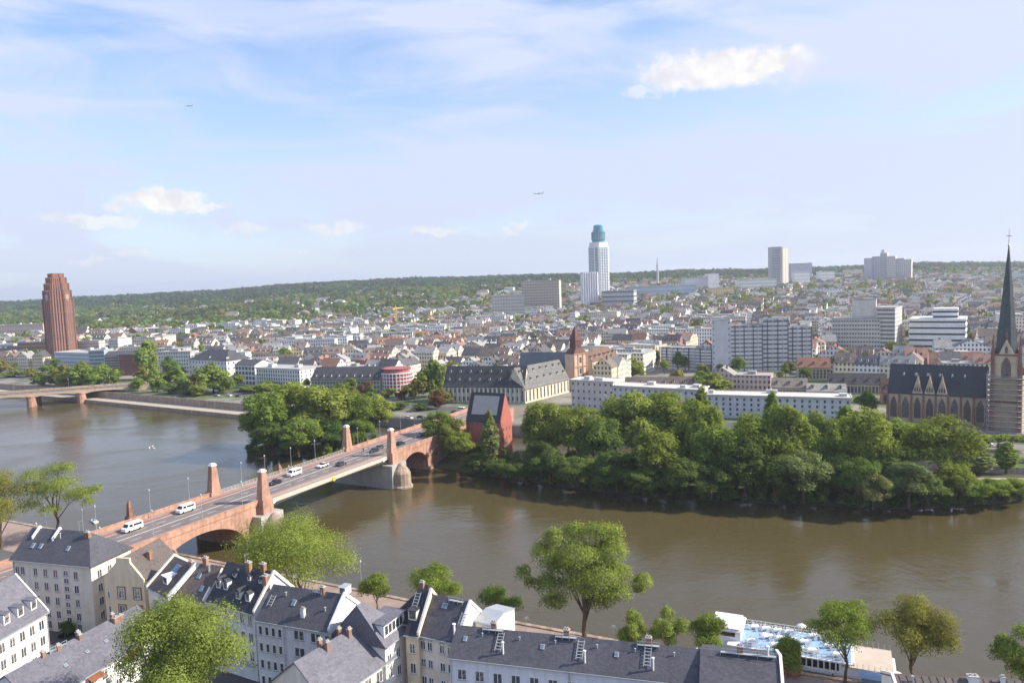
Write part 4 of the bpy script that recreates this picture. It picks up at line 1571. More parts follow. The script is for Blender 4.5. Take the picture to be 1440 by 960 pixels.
class Block:
    """building given by its front top edge (photo points at known depths)"""

    def __init__(s, name, label, cat, xl, yl, Dl, xr, yr, Dr, W, color, zg=None, group=None, roofcol=(.36, .35, .34), parapet=.6, body=True, glass='glass_far', over=.0):
        a, b = atY(xl, yl, Dl), atY(xr, yr, Dr)
        d = b - a
        s.rz = math.atan2(d.y, d.x)
        s.L, s.W = math.hypot(d.x, d.y), W
        zg = min(terr(a.x, a.y), terr(b.x, b.y)) - .5 if zg is None else zg
        s.zg, s.H, s.color = zg, (a.z + b.z) / 2 - zg, color
        s.root = thing(name, label, cat, (a.x, a.y, zg), s.rz, group)
        s.fac = Facade(s.root, glass)
        if body:
            s.wall = MB().box(0, s.L, 0, W, -3, s.H - parapet).build('wall', M['obj_plain'], s.root, color=color)
            q = MB()
            o = over
            q.box(-o, s.L + o, -o, W + o, s.H - parapet, s.H - parapet + .02 + (.0 if not o else .3))
            t = .35
            q.box(-o - .05, s.L + o + .05, -o - .05, t - o, s.H - parapet - .1, s.H).box(-o - .05, s.L + o + .05, W + o - t, W + o + .05, s.H - parapet - .1, s.H)
            q.box(-o - .05, t - o, t - o, W + o - t, s.H - parapet - .1, s.H).box(s.L + o - t, s.L + o + .05, t - o, W + o - t, s.H - parapet - .1, s.H)
            q.build('roof', M['obj_plain'], s.root, color=roofcol)
        c, sn = math.cos(s.rz), math.sin(s.rz)
        OCC.append((a.x + c * s.L / 2 - sn * W / 2, a.y + sn * s.L / 2 + c * W / 2, s.L / 2, W / 2, s.rz))

    def front(s, cols, floors, w, h, x0=None, x1=None, z0=1.0, z1=None, y=0.0):
        x0 = .6 + w / 2 if x0 is None else x0
        x1 = s.L - .6 - w / 2 if x1 is None else x1
        z1 = s.H - 1.6 - h if z1 is None else z1
        s.fac.grid((0, y), 0, lin(x0, x1, cols), lin(z1, z0, floors), w, h) if y == 0 else s.fac.grid((0, y), 0, lin(x0, x1, cols), lin(z1, z0, floors), w, h)

    def right(s, cols, floors, w, h, z0=1.0, z1=None):
        z1 = s.H - 1.6 - h if z1 is None else z1
        s.fac.grid((s.L, 0), math.pi / 2, lin(1.2 + w / 2, s.W - 1.2 - w / 2, cols), lin(z1, z0, floors), w, h)

    def left(s, cols, floors, w, h, z0=1.0, z1=None):
        z1 = s.H - 1.6 - h if z1 is None else z1
        s.fac.grid((0, s.W), -math.pi / 2, lin(1.2 + w / 2, s.W - 1.2 - w / 2, cols), lin(z1, z0, floors), w, h)

    def bands(s, floors, h, z0=1.2, z1=None, glass='glass_far', out=.04, name='window_band', e=.4):
        z1 = s.H - 1.6 - h if z1 is None else z1
        for z in lin(z1, z0, floors):
            MB().box(e, s.L + out, -out, s.W - e, z, z + h).build(name, M[glass], s.root)

    def balconies(s, floors, x0, x1, z0=2.8, z1=None, dep=1.3, color=None):
        z1 = s.H - 3.5 if z1 is None else z1
        for z in lin(z1, z0, floors):
            MB().box(x0, x1, -dep, 0, z, z + .2).box(x0, x1, -dep, -dep + .1, z + .2, z + 1.15).build('balcony', M['obj_plain'], s.root, color=color or s.color)

    def pipe_boxes(s, seed, n=3, hmax=2.5):
        q = rnd(seed)
        for i in range(n):
            w, d, hh = q.uniform(2, 5), q.uniform(2, min(4, s.W * .4)), q.uniform(1, hmax)
            x, y = q.uniform(1, max(1.1, s.L - w - 1)), q.uniform(1, max(1.1, s.W - d - 1))
            MB().box(x, x + w, y, y + d, s.H - .7, s.H + hh).build('roof_plant', M['obj_plain'], s.root, color=(.5, .5, .5))

    def gable(s, hr, color, dorm=0, oe=.5, over=.3, dy=1.6, dormcol=(.6, .57, .5), hip=False, rows=1):
        """pitched roof of height hr on top of the block"""
        W = s.W
        if hip:
            mbr = hip_roof_mesh(s.L, W, s.H, s.H + hr, oe)
        else:
            mbr = gable_roof_mesh(s.L, W, s.H, s.H + hr, oe, over)
            MB().section([(.05, s.H - 1), (.05, s.H - .1), (W / 2, s.H + hr - .3), (W - .05, s.H - .1), (W - .05, s.H - 1)], .02, s.L - .02).build('wall', M['obj_plain'], s.root, color=s.color)
        rf = mbr.build('roof', M['obj_roof'], s.root, color=color)
        k = hr / (W / 2)
        for r in range(rows):
            for x in (lin(2.5, s.L - 2.5, dorm) if dorm else []):
                y = dy + r * W * .2
                z = s.H + y * k
                q = MB().box(-.6, .6, 0, 1.6 / k, -.2, 1.3, 0).box(-.38, .38, -.05, .05, .25, 1.1, 1)
                q.add([(-.8, -.2, 1.3), (0, -.2, 1.8), (.8, -.2, 1.3), (-.8, 2 / k, 1.3), (0, 2 / k, 1.8), (.8, 2 / k, 1.3)], [(0, 1, 4, 3), (1, 2, 5, 4), (0, 2, 1), (0, 3, 5, 2)], 2)
                q.build('dormer', [M['obj_plain'], M['glass_far'], M['slate_dark']], rf, (x, y, z), color=dormcol)
        return rf

    def done(s, lm=None):
        s.fac.done()
        if lm:
            LANDMARKS.append((lm, Vector((s.root.matrix_basis @ Vector((s.L / 2, s.W / 2, 0))).xy)))
        return s


# the red brick tower on the left: octagonal shaft with piers, stepped top
g = atY(89, 512, 770)
zt = 6.0
tw = thing('brick_tower', 'tall red brick high-rise with stepped narrowing top, far left of the river', 'tower', (g.x, g.y, zt), R_(28))
LANDMARKS.append(('the red brick tower', Vector((g.x, g.y))))
hpx = 770 / F_PX


def octa(w, c=.27):
    a, k = w / 2, w * c
    return [(-a + k, -a), (a - k, -a), (a, -a + k), (a, a - k), (a - k, a), (-a + k, a), (-a, a - k), (-a, -a + k)]


M['brick_red'] = pmat('brick_red', (.21, .085, .065), .85, .12, .1)
M['brick_red_light'] = pmat('brick_red_light', (.35, .18, .135), .85, .12, .1)
w0 = 40 * hpx * .90
levels = [(0, 64, 1.0), (64, 73, .93), (73, 80, .80), (80, 86, .66), (86, 90, .50)]
for (z0, z1, k) in levels:
    mb = MB().prism(octa(w0 * k), z0, z1)
    wa = mb.build('wall', M['brick_red'], tw)
    a = w0 * k / 2
    q = MB()
    for side in range(8):
        ang = side * math.pi / 4
        ln = (w0 * k * (1 - .54)) if side % 2 == 0 else w0 * k * .27 * math.sqrt(2)
        dist = a if side % 2 == 0 else (w0 * k * (1 - .27)) / math.sqrt(2)
        npier = 6 if side % 2 == 0 else 5
        for i in range(npier):
            u = -ln / 2 + ln * i / (npier - 1)
            cx, cy = math.sin(ang) * dist + math.cos(ang) * u, -math.cos(ang) * dist + math.sin(ang) * u
            q.taper(cx, cy, 1.1, 1.1, 1.1, 1.1, z0 + (0 if z0 == 0 else -.5), z1 + 1.2)
    q.build('piers', M['brick_red_light'], wa)
    fl = max(1, int((z1 - z0) / 3.4))
    for f in range(fl):
        z = z0 + (z1 - z0) * (f + .3) / fl
        MB().prism(octa(w0 * k + .24), z, z + 1.45).build('window_band', M['glass_far'], tw)
MB().prism(octa(w0 * .40), 90, 91.5).build('roof', M['metal_grey'], tw)
for sx, sy in ((-1, -1), (1, -1), (1, 1), (-1, 1)):
    MB().taper(sx * w0 * .33, sy * w0 * .33, 3, 3, 2.6, 2.6, 63, 70).build('turret', M['obj_plain'], tw, color=(.55, .45, .38))

# far left group
def simple(name, label, xl, yl, xr, yr, D, W, color, cols, fl, cat='building', hr=0, roofc=(.075, .075, .085), dorm=0, Dr=None, w=1.3, h=1.5, lm=None, plant=0, hip=False, rcols=0, zg=None, over=0, roofcol=(.42, .41, .40)):
    b = Block(name, label, cat, xl, yl, D, xr, yr, Dr or D, W, color, zg=zg, parapet=.6 if not hr else .1, over=over, roofcol=roofcol)
    b.front(cols, fl, w, h)
    if rcols:
        b.right(rcols, fl, w, h)
    if hr:
        b.gable(hr, roofc, dorm, hip=hip)
    if plant:
        b.pipe_boxes(int(xl * 3 + yl), plant)
    return b.done(lm)


simple('apartment_block', 'white flat roofed block at the left frame edge', -8, 485, 19, 482, 800, 16, WHITE, 9, 5, rcols=4)
simple('office_building', 'orange sandstone office block left of the red tower', 24, 481, 64, 480, 775, 20, (.50, .30, .18), 13, 6, plant=2, lm='the orange office block', rcols=4)
simple('apartment_block', 'low pinkish block behind the orange office block', -5, 457, 60, 455, 1150, 18, (.55, .43, .37), 18, 4, plant=2)
simple('warehouse', 'long pale flat roofed market hall right of the red tower', 112, 474, 250, 470, 1000, 40, (.55, .51, .44), 30, 3, Dr=1040, lm='the long pale hall', plant=4, roofcol=(.62, .58, .52))
simple('warehouse', 'grey flat roofed shed behind the long pale hall', 112, 466, 225, 460, 1150, 40, (.50, .48, .45), 24, 2, roofcol=(.55, .53, .50))
simple('office_building', 'pale blue flat roofed office at the foot of the red tower', 75, 494, 124, 497, 690, 26, (.58, .62, .70), 18, 5, Dr=665, plant=2, lm='the pale blue office')
simple('glass_house', 'narrow house with blue glass front between pale blue office and grey block', 124, 491, 146, 493, 660, 16, (.30, .40, .46), 8, 6, plant=1)
simple('apartment_block', 'grey apartment block with dark roof next to a red brick house', 146, 499, 167, 500, 628, 18, (.42, .42, .40), 8, 7, hr=3)
simple('apartment_block', 'dark red brick apartment house on the left bank', 167, 497, 194, 499, 622, 16, (.30, .085, .07), 9, 7, hr=2.5, lm='the dark red brick house', rcols=5)
simple('brick_block', 'square orange brick block standing before the wooded slope', 265, 452, 293, 451, 1500, 30, (.46, .20, .12), 10, 6, lm='the orange brick block', plant=1, rcols=4)
simple('villa', 'white river villa with hipped grey slate roof and chimneys', 266, 506, 318, 505, 585, 22, WHITE, 12, 4, hr=7, hip=True, dorm=3, Dr=560, lm='the white hipped villa', rcols=5)
simple('office_building', 'white river house with large glass front', 330, 511, 358, 514, 540, 16, WHITE, 6, 4, hr=3, w=2.4, h=2.2, Dr=530)
simple('office_building', 'modern white flat roofed office by the left bank', 360, 516, 421, 519, 520, 20, WHITE, 18, 5, Dr=500, w=1.0, h=1.7, plant=3, lm='the modern white office', rcols=5, over=.5)
simple('gallery_building', 'long grey-green building under a slate mansard with white dormers', 437, 532, 534, 534, 480, 18, (.42, .43, .34), 22, 3, hr=7, roofc=(.06, .062, .07), dorm=9, Dr=470, lm='the grey-green mansard building')

# round pink and white corner building
g = atY(555, 525, 470)
rb = thing('round_building', 'round corner building chequered in pinkish red and white', 'building', (g.x, g.y + 8, 6), 0)
RH = g.z - 6 + 3
MB().lathe([(10, -1), (10, RH - 3.0)], 28).build('wall', M['obj_plain'], rb, color=(.34, .075, .08))
q = MB()
for k in range(14):
    t = 2 * math.pi * (k + .5) / 28 + math.pi
    q.taper(10.05 * math.cos(t), 10.05 * math.sin(t), .45, .45, .45, .45, 0, RH - 3)
for z in lin(0.4, RH - 3.4, 6):
    q.lathe([(10.2, z), (10.2, z + .42)], 28)
q.build('window_grid', M['white_paint'], rb)
MB().lathe([(8.6, RH - 3), (8.6, RH - .6), (9.4, RH - .6), (9.4, RH - .2)], 28).build('roof', M['obj_plain'], rb, color=(.36, .12, .12))
LANDMARKS.append(('the round chequered building', Vector((g.x, g.y))))

# dark roofed long building with the lit gable wing
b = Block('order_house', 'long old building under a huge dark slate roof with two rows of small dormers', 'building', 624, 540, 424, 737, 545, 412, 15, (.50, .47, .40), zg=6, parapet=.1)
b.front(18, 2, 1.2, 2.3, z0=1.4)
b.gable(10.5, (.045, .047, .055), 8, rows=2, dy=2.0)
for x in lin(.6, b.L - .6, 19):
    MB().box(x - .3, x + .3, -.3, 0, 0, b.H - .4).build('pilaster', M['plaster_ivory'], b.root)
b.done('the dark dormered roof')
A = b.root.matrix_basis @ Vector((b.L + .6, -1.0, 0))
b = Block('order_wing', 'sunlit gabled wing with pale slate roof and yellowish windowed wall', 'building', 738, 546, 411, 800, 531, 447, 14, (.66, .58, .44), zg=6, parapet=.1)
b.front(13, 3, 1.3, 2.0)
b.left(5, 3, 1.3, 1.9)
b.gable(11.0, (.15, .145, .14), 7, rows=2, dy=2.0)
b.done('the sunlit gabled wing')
# its church: dark nave roof and pink tower facade
b = Block('monastery_church', 'old church with long dark blue slate roof behind the gabled wing', 'church', 730, 516, 470, 806, 517, 462, 14, (.45, .34, .26), zg=6, parapet=.1)
b.gable(9.0, (.055, .07, .095), 0)
b.done()
g = atY(816, 497, 455)
ct = thing('church_tower', 'pink and cream church tower front with a steep dark red spire', 'church tower', (g.x, g.y, 6), R_(40))
HH = g.z - 6
MB().box(-5.5, 5.5, 0, 8, -1, HH).build('wall', M['obj_plain'], ct, color=(.62, .45, .34))
q = MB()
for x in (-5.4, -2, 2, 5.4):
    q.box(x - .45, x + .45, -.3, 0, 0, HH + .2)
for z in (HH * .33, HH * .66, HH):
    q.box(-6, 6, -.5, 0, z - .4, z + .2)
q.build('pilasters', M['sandstone'], ct)
for z in (HH * .12, HH * .45, HH * .75):
    MB().box(-.8, .8, -.12, .1, z, z + 3.4).build('window', M['glass_far'], ct)
mb = MB()
mb.taper(0, 4, 11.5, 8.5, 6, 6, HH, HH + 3).taper(0, 4, 5, 5, 5, 5, HH + 3, HH + 8).taper(0, 4, 5.6, 5.6, .3, .3, HH + 8, HH + 17)
mb.build('spire', M['obj_roof'], ct, color=(.13, .055, .045))
LANDMARKS.append(('the pink church tower', Vector((g.x, g.y))))
simple('town_house', 'cream corner house with brown mansard roof right of the pink church tower', 833, 507, 868, 499, 470, 14, (.68, .56, .38), 9, 4, hr=5.5, roofc=(.16, .09, .06), dorm=6, Dr=505, cat='house', rcols=4)
simple('apartment_block', 'white slab house between mansard roof and cream tower blocks', 858, 488, 876, 487, 560, 14, WHITE, 4, 7, rcols=3)
simple('apartment_block', 'cream stepped apartment tower behind the long white river block', 880, 483, 921, 486, 590, 16, (.66, .54, .40), 8, 8, rcols=4, Dr=570, plant=1, lm='the cream stepped apartments')

# the long white riverside block, three slightly bent sections
segs = [(803, 531, 392, 862, 538, 379), (862, 538.5, 379, 985, 550, 355), (985, 550.5, 355, 1196, 562, 330)]
root = None
for i, (xl, yl, Dl, xr, yr, Dr) in enumerate(segs):
    b = Block('river_block', ('pinkish left end of the long white river block', 'middle section of the long white river block', 'long bluish white right section of the river block')[i], 'apartments',
              xl, yl, Dl, xr, yr, Dr, 12, ((.66, .60, .54), (.60, .60, .60), (.60, .61, .64))[i], zg=6, group='sections of the long white river block', roofcol=(.62, .58, .52), over=.6)
    nc = int(b.L / 3.0)
    b.front(nc, 4, .95, 1.3, z0=1.2)
    b.right(3, 4, 1.1, 1.5, z0=1.2)
    b.pipe_boxes(i + 50, 3, 1.5)
    b.done(('the pink end of the river block', 'the middle of the river block', 'the long white river block')[i])

# white gridded slabs
def grid_slab(label, xl, yl, Dl, xr, yr, Dr, W, fl, bays, lm=None, color=WHITE, zg=None):
    b = Block('slab_block', label, 'apartments', xl, yl, Dl, xr, yr, Dr, W, color, zg=zg)
    fz = (b.H - 1.5) / fl
    for f in range(fl):                       # white parapet bands over shaded loggias
        z = f * fz + 1.0
        MB().box(.3, b.L - .3, -.05, .3, z + fz * .56, z + fz * .86).build('window_band', M['glass_far'], b.root)
    for k in range(bays + 1):
        x = b.L * k / bays
        MB().box(x - .22, x + .22, -.8, .1, 0, b.H + .2).build('pier', M['obj_plain'], b.root, color=(.14, .15, .17) if k % 2 else (.62, .62, .62))
    b.right(3, fl, 1.2, 1.3)
    b.left(3, fl, 1.2, 1.3)
    b.pipe_boxes(int(xl), 2, 2)
    return b.done(lm)


grid_slab('lower white slab block with dark vertical joints, left of the tall slab', 930, 488, 545, 1001, 489, 520, 14, 7, 9, 'the lower gridded slab')
b = Block('stair_tower', 'blank pale stair tower joining the two white slab blocks', 'tower', 1001, 450, 517, 1027, 449, 514, 15, (.60, .61, .63))
b.front(2, 9, .8, 1.0)
b.pipe_boxes(3, 1, 2)
b.done()
grid_slab('tall white slab block with dark grid of loggias, left half', 1027, 458, 515, 1072, 456, 512, 14, 11, 7, 'the tall gridded slab')
grid_slab('tall white slab block with dark grid of loggias, highest middle part', 1072, 449, 513, 1108, 449, 510, 15, 11, 5)
grid_slab('tall white slab block with dark grid of loggias, lower right end', 1108, 459, 511, 1141, 460, 509, 13, 10, 5)

# pale office with stepped height
b = Block('office_block', 'pale beige office block with rows of small windows, lower stepped part', 'office', 1170, 448, 592, 1238, 447, 575, 22, (.58, .55, .50), over=.3)
b.front(17, 9, 1.3, 1.3)
b.left(9, 9, 1.3, 1.3)
b.pipe_boxes(8, 3, 2.5)
b.done('the stepped beige office')
b = Block('office_block', 'taller beige office block with blank stair tower behind the stepped part', 'office', 1232, 432, 578, 1259, 432, 570, 30, (.60, .57, .52), over=.2)
b.front(9, 12, 1.3, 1.2)
b.right(8, 12, 1.3, 1.2)
b.done()
b = Block('stair_tower', 'windowless beige lift tower topping the beige office', 'tower', 1198, 421, 588, 1232, 421, 580, 14, (.62, .59, .54))
b.pipe_boxes(9, 2, 1.5)
b.done()

# white office with dark ribbon windows
b = Block('ribbon_office', 'white office building with black ribbon windows and a smaller penthouse storey', 'office', 1279, 449, 580, 1358, 447, 560, 34, (.80, .79, .77))
z1 = b.H - 3.2
for z in lin(z1, 1.6, 6):
    MB().box(-.05, b.L + .05, -.05, b.W + .05, z, z + 1.55).build('window_band', M['steel_dark'], b.root)
for z in lin(b.H - 2.0, 3.0, 6):
    MB().box(-.6, b.L + .6, -.6, b.W + .6, z + .2, z + 2.0).build('parapet_band', M['obj_plain'], b.root, color=(.80, .79, .77))
x0, x1 = b.L * .42, b.L * .86
MB().box(x0, x1, 6, 22, b.H - 1, b.H + 7.6).build('penthouse', M['obj_plain'], b.root, color=(.80, .79, .77))
for z in (b.H + .4, b.H + 4.2):
    MB().box(x0 - .06, x1 + .06, 5.94, 22.06, z, z + 1.5).build('window_band', M['steel_dark'], b.root)
b.done('the ribbon-windowed office')

# ---- the gothic church on the right
A, B = Vector((168.5, 333, 6)), Vector((199.5, 311.5, 6))
d = B - A
L = math.hypot(d.x, d.y)
ch = thing('gothic_church', 'gothic church with steep dark slate nave roof, three gables and tall pointed windows', 'church', (A.x, A.y, 6), math.atan2(d.y, d.x))
LANDMARKS.append(('the gothic church', Vector((A.x + d.x / 2, A.y + d.y / 2 + 8))))
he = 13.0
hr = 24.5
W = 19
M['church_wall'] = pmat('church_wall', (.60, .48, .34), .9, .2, .3)
M['church_stone'] = blockwork('church_stone', (.32, .16, .11), .8, .4, (.2, .1, .07), .2)
MB().section([(0, -1), (0, he - .1), (W / 2, hr - .3), (W, he - .1), (W, -1)], 0, L).build('wall', M['church_wall'], ch)
rf = gable_roof_mesh(L, W, he, hr, .5, .2).build('roof', M['slate_dark'], ch)
nb = 8
bay = L / nb


def lancet(w, h, mb, x, y, z, t=.12, mi=0):
    pts = [(-w / 2, 0), (w / 2, 0), (w / 2, h * .62), (w * .36, h * .78), (w * .18, h * .92), (0, h), (-w * .18, h * .92), (-w * .36, h * .78), (-w / 2, h * .62)]
    n = len(pts)
    mb.add([(x + a, y - t, z + c) for a, c in pts] + [(x + a, y + .05, z + c) for a, c in pts],
           [tuple(range(n))] + [(i, (i + 1) % n, n + (i + 1) % n, n + i) for i in range(n)], mi)


for i in range(nb):
    x = bay * (i + .5)
    q = MB()
    lancet(2.7, 9.6, q, x, 0, 1.6, .10, 0)
    lancet(1.9, 8.8, q, x, 0, 1.9, .16, 1)
    q.box(x - .07, x + .07, -.22, -.1, 1.9, 9.6, 0)
    q.build('pointed_window', [M['church_stone'], M['glass_far']], ch)
for i in range(nb + 1):
    x = bay * i
    MB().taper(x, -.8, 1.0, 1.8, .8, 1.0, -1, 8.5, oy=.3).taper(x, -.4, .8, 1.0, .7, .7, 8.5, he - .6).build('buttress', M['church_stone'], ch)
for i in (2, 3, 4):                                   # cross gables
    x = bay * (i + 1.0) - bay * .5
    q = MB()
    w = bay * .88
    q.add([(x - w / 2, -.25, he - .3), (x + w / 2, -.25, he - .3), (x, -.25, he + 7.4), (x - w / 2, .5, he - .3), (x + w / 2, .5, he - .3), (x, .5, he + 7.4)],
          [(0, 1, 2), (5, 4, 3), (0, 2, 5, 3), (1, 4, 5, 2)], 0)
    for k in (-1, 0, 1):
        lancet(.6, 2.6 if k == 0 else 2.0, q, x + k * .95, -.27, he + .5, .06, 2)
    q.add([(x - w / 2, .45, he - .2), (x, .45, he + 7.0), (x, W / 2 - .5, he + 7.0), (x - w / 2, .7, he - .2)], [(0, 1, 2, 3)], 1)
    q.add([(x + w / 2, .45, he - .2), (x, .45, he + 7.0), (x, W / 2 - .5, he + 7.0), (x + w / 2, .7, he - .2)], [(3, 2, 1, 0)], 1)
    q.taper(x, -.1, .5, .5, .1, .1, he + 7.2, he + 9.0, 0)
    q.build('cross_gable', [M['church_wall'], M['slate_dark'], M['glass_far']], ch)
for i in range(6):
    x = bay * (i + 1.2)
    q = MB().box(-.35, .35, 0, .8, 0, .8).add([(-.45, -.1, .8), (0, -.1, 1.4), (.45, -.1, .8), (-.45, .9, .8), (0, .9, 1.4), (.45, .9, .8)], [(0, 1, 4, 3), (1, 2, 5, 4), (0, 2, 1)])
    q.build('roof_dormer', M['zinc'], rf, (x, 5.6, he + 5.6 * (hr - he) / (W / 2) - .1))
# tower with needle spire
T = Vector((202.6, 304.2))
tx = thing('church_spire_tower', 'red and ochre church tower with slender green slate needle spire topped by a cross', 'church tower', (T.x, T.y, 6), math.atan2(d.y, d.x))
LANDMARKS.append(('the needle spire', Vector((T.x, T.y))))
a = 4.6
wl2 = MB().box(-a, a, -a, a, -1, 31.5).build('wall', M['church_wall'], tx)
q = MB()
for sx in (-1, 1):
    for sy in (-1, 1):
        q.taper(sx * a, sy * a, 2.0, 2.0, 1.3, 1.3, -1, 32.0)
        q.taper(sx * a, sy * a, 1.5, 1.5, .1, .1, 32.0, 39.5)
for z in (12, 21.5, 31.2):
    q.box(-a - .35, a + .35, -a - .35, a + .35, z, z + .7)
q.build('stone_edging', M['church_stone'], tx)
for rz in (0, math.pi / 2, math.pi, -math.pi / 2):
    q = MB()
    lancet(3.3, 8.4, q, 0, -a, 22.4, .12, 0)
    lancet(2.3, 7.6, q, 0, -a, 22.6, .2, 1)
    q.add([(-2.6, -a - .1, 31.9), (2.6, -a - .1, 31.9), (0, -a - .1, 38.0), (-2.6, -a + .6, 31.9), (2.6, -a + .6, 31.9), (0, -a + .6, 38.0)], [(0, 1, 2), (5, 4, 3), (0, 2, 5, 3), (1, 4, 5, 2)], 2)
    lancet(1.0, 3.0, q, 0, -a - .1, 32.3, .1, 1)
    q.build('belfry_opening', [M['church_stone'], M['glass_far'], M['church_wall']], tx, rz=rz)
M['copper_slate'] = slate('copper_slate', (.075, .09, .095), 1.5, .2)
q = MB()
q.lathe([(4.3, 32.0), (3.9, 36), (2.4, 52), (.9, 68), (.18, 75.5)], 8)
sp = q.build('spire', M['copper_slate'], tx)
q = MB().tube((0, 0, 75), (0, 0, 82.5), .14, .08)
q.box(-.9, .9, -.08, .08, 79.4, 79.7)
q.lathe([(.1, 75.2), (.5, 75.7), (.1, 76.2)], 10)
q.build('cross', pmat('gilt', (.45, .30, .12), .4, .1, 1, metal=.6), sp)
q = MB()
for rz in range(4):
    for z0 in (40.5,):
        c, s_ = math.cos(rz * math.pi / 2), math.sin(rz * math.pi / 2)
        q.taper(3.2 * s_, -3.2 * c, .9, .9, .1, .1, 38.5, 42)
q.build('lucarne', M['church_stone'], sp)
# scaffolding round the lower tower
sc = thing('scaffolding', 'metal scaffolding wrapped round the lower half of the church tower', 'scaffolding', (T.x, T.y, 6), math.atan2(d.y, d.x))
q, pl = MB(), MB()
e = 6.6
for z in lin(0, 22, 11):
    for (x0, y0, x1, y1) in ((-e, -e, e, -e), (e, -e, e, e), (-e, -e, -e, e)):
        q.tube((x0, y0, z + 1), (x1, y1, z + 1), .11, n=4)
    pl.box(-e, e, -e, -e + 1.1, z, z + .2).box(e - 1.1, e, -e + 1.1, e, z, z + .09).box(-e, -e + 1.1, -e + 1.1, e, z, z + .09)
for x in lin(-e, e, 6):
    q.tube((x, -e, -1), (x, -e, 24), .07, n=4).tube((x, -e + 1.2, -1), (x, -e + 1.2, 24), .07, n=4)
    q.tube((e, x, -1), (e, x, 24), .07, n=4).tube((-e, x, -1), (-e, x, 24), .07, n=4)
for z in lin(0, 19.8, 10):
    q.tube((-e, -e, z), (-e + 2.6, -e, z + 2.2), .05, n=4)
q.build('poles', M['metal_grey'], sc)
pl.build('planks', pmat('planks', (.50, .46, .40), .9, .2, 1), sc)

# red gabled house on the island with a glazed roof
A = atY(655, 588, 303)
B = atY(704, 592, 296)
pk = thing('gallery_house', 'tall narrow deep red house with steep gable and glazed panel in its slate roof', 'house', (A.x, A.y, 3), math.atan2(B.y - A.y, B.x - A.x))
LANDMARKS.append(('the red gabled house', Vector((A.x, A.y))))
L = (B - A).xy.length
he, hr, W = A.z - 3.4, A.z - 3 + 10.2, 10
wl2 = MB().section([(0, -2), (0, he), (W / 2, hr - .2), (W, he), (W, -2)], 0, L).build('wall', M['red_wall'], pk)
rf = gable_roof_mesh(L, W, he, hr, .3, -.35).build('roof', M['slate_dark'], pk)
sl = math.atan2(hr - he, W / 2)
q = MB().box(-L * .36, L * .36, 0, 8.0, .02, .14, 0)
for k in range(7):
    x = -L * .36 + L * .72 * k / 6
    q.box(x - .05, x + .05, 0, 8.0, .14, .22, 1)
for k in range(9):
    q.box(-L * .36, L * .36, k * .99, k * .99 + .08, .14, .2, 1)
o = q.build('roof_glazing', [pmat('sun_glazing', (.42, .38, .34), .25, .1, .5), M['metal_grey']], rf, (L / 2, 1.0, he + 1.0 * math.tan(sl)))
o.rotation_euler = (sl, 0, 0)
for z in (3, 7, 11):
    for y in (2.2, 5, 7.8):
        put(far_window(.7, 1.5), 'window', pk, (L, y, z), math.pi / 2)
for k in range(8):
    put(far_window(.35, 1.6), 'window', pk, (1.2 + k * (L - 2.4) / 7, 0, he - 2.6), 0)
MB().box(L, L + .12, 3.6, 5.6, 0, 6.5).build('doorway', M['glass_far'], pk)

# ---------------------------------------------------------------- towers and slabs up the slope
simple('apartment_tower', 'grey balconied apartment block behind the old town, left of the beige slab', 691, 417, 737, 413, 1120, 20, (.46, .44, .41), 12, 9, plant=2, lm='the grey balconied block', w=2.2, h=1.2, cat='apartments')
b = Block('apartment_slab', 'wide beige apartment slab with balcony bands', 'apartments', 733, 394, 1230, 786, 395, 1215, 18, (.56, .51, .43))
b.balconies(13, .5, b.L - .5, 3, b.H - 4, 1.4, (.62, .55, .42))
b.front(14, 13, 2.4, 1.6, z0=4, z1=b.H - 3)
b.pipe_boxes(4, 3, 4)
b.done('the beige balcony slab')

# round topped high-rise
D = 1500
gx = atY(843, 400, D)
zb = terr(gx.x, D)
top = atY(842, 316, D).z
ht = thing('highrise', 'tallest white high-rise with teal glass drum on top', 'tower', (gx.x, D, zb), R_(25))
LANDMARKS.append(('the teal topped high-rise', Vector((gx.x, D))))
m = D / F_PX
H = top - zb
hw = 25.5 * m / 2 * .96
hs = atY(842, 341, D).z - zb
MB().prism(octa(hw * 2, .2), -5, hs - 8).build('wall', M['obj_plain'], ht, color=(.74, .73, .71))
MB().prism(octa(hw * 1.82, .22), hs - 8, hs).build('upper_storeys', M['obj_plain'], ht, color=(.74, .73, .71))
fl = 34
for side in range(8):
    ang = side * math.pi / 4
    dist = hw if side % 2 == 0 else hw * (2 - .4) / math.sqrt(2) 
    ln = hw * 2 * .6 if side % 2 == 0 else hw * 2 * .2 * math.sqrt(2)
    for u in ([-.38, -.13, .13, .38] if side % 2 == 0 else [0]):
        wd = ln * .17 if side % 2 == 0 else ln * .5
        q = MB()
        for f in range(fl):
            z = 4 + (hs - 14) * f / fl
            q.box(-wd / 2, wd / 2, -.25, .1, z, z + (hs - 14) / fl * .62)
        q.build('window_strip', M['glass_blue'], ht, (math.sin(ang) * dist + math.cos(ang) * u * ln, -math.cos(ang) * dist + math.sin(ang) * u * ln, 0), ang)
q = MB().lathe([(10.2 * m * .86, hs), (10.2 * m * .86, hs + 3), (9.6 * m * .86, hs + 3), (9.4 * m, hs + 5), (9.4 * m, hs + 19), (10.0 * m, hs + 19), (10.0 * m, hs + 20.5), (8.5 * m, hs + 20.5)], 24)
q.build('drum', M['glass_teal'], ht)
q = MB().lathe([(7.6 * m, hs + 20.5), (7.6 * m, hs + 25), (6.8 * m, hs + 25), (6.6 * m, H - 2), (5, H)], 24)
q.build('crown_storey', M['glass_teal'], ht)
q = MB()
for k in range(24):
    t = 2 * math.pi * k / 24
    q.taper(9.45 * m * math.cos(t), 9.45 * m * math.sin(t), .5, .5, .5, .5, hs + 5, hs + 19)
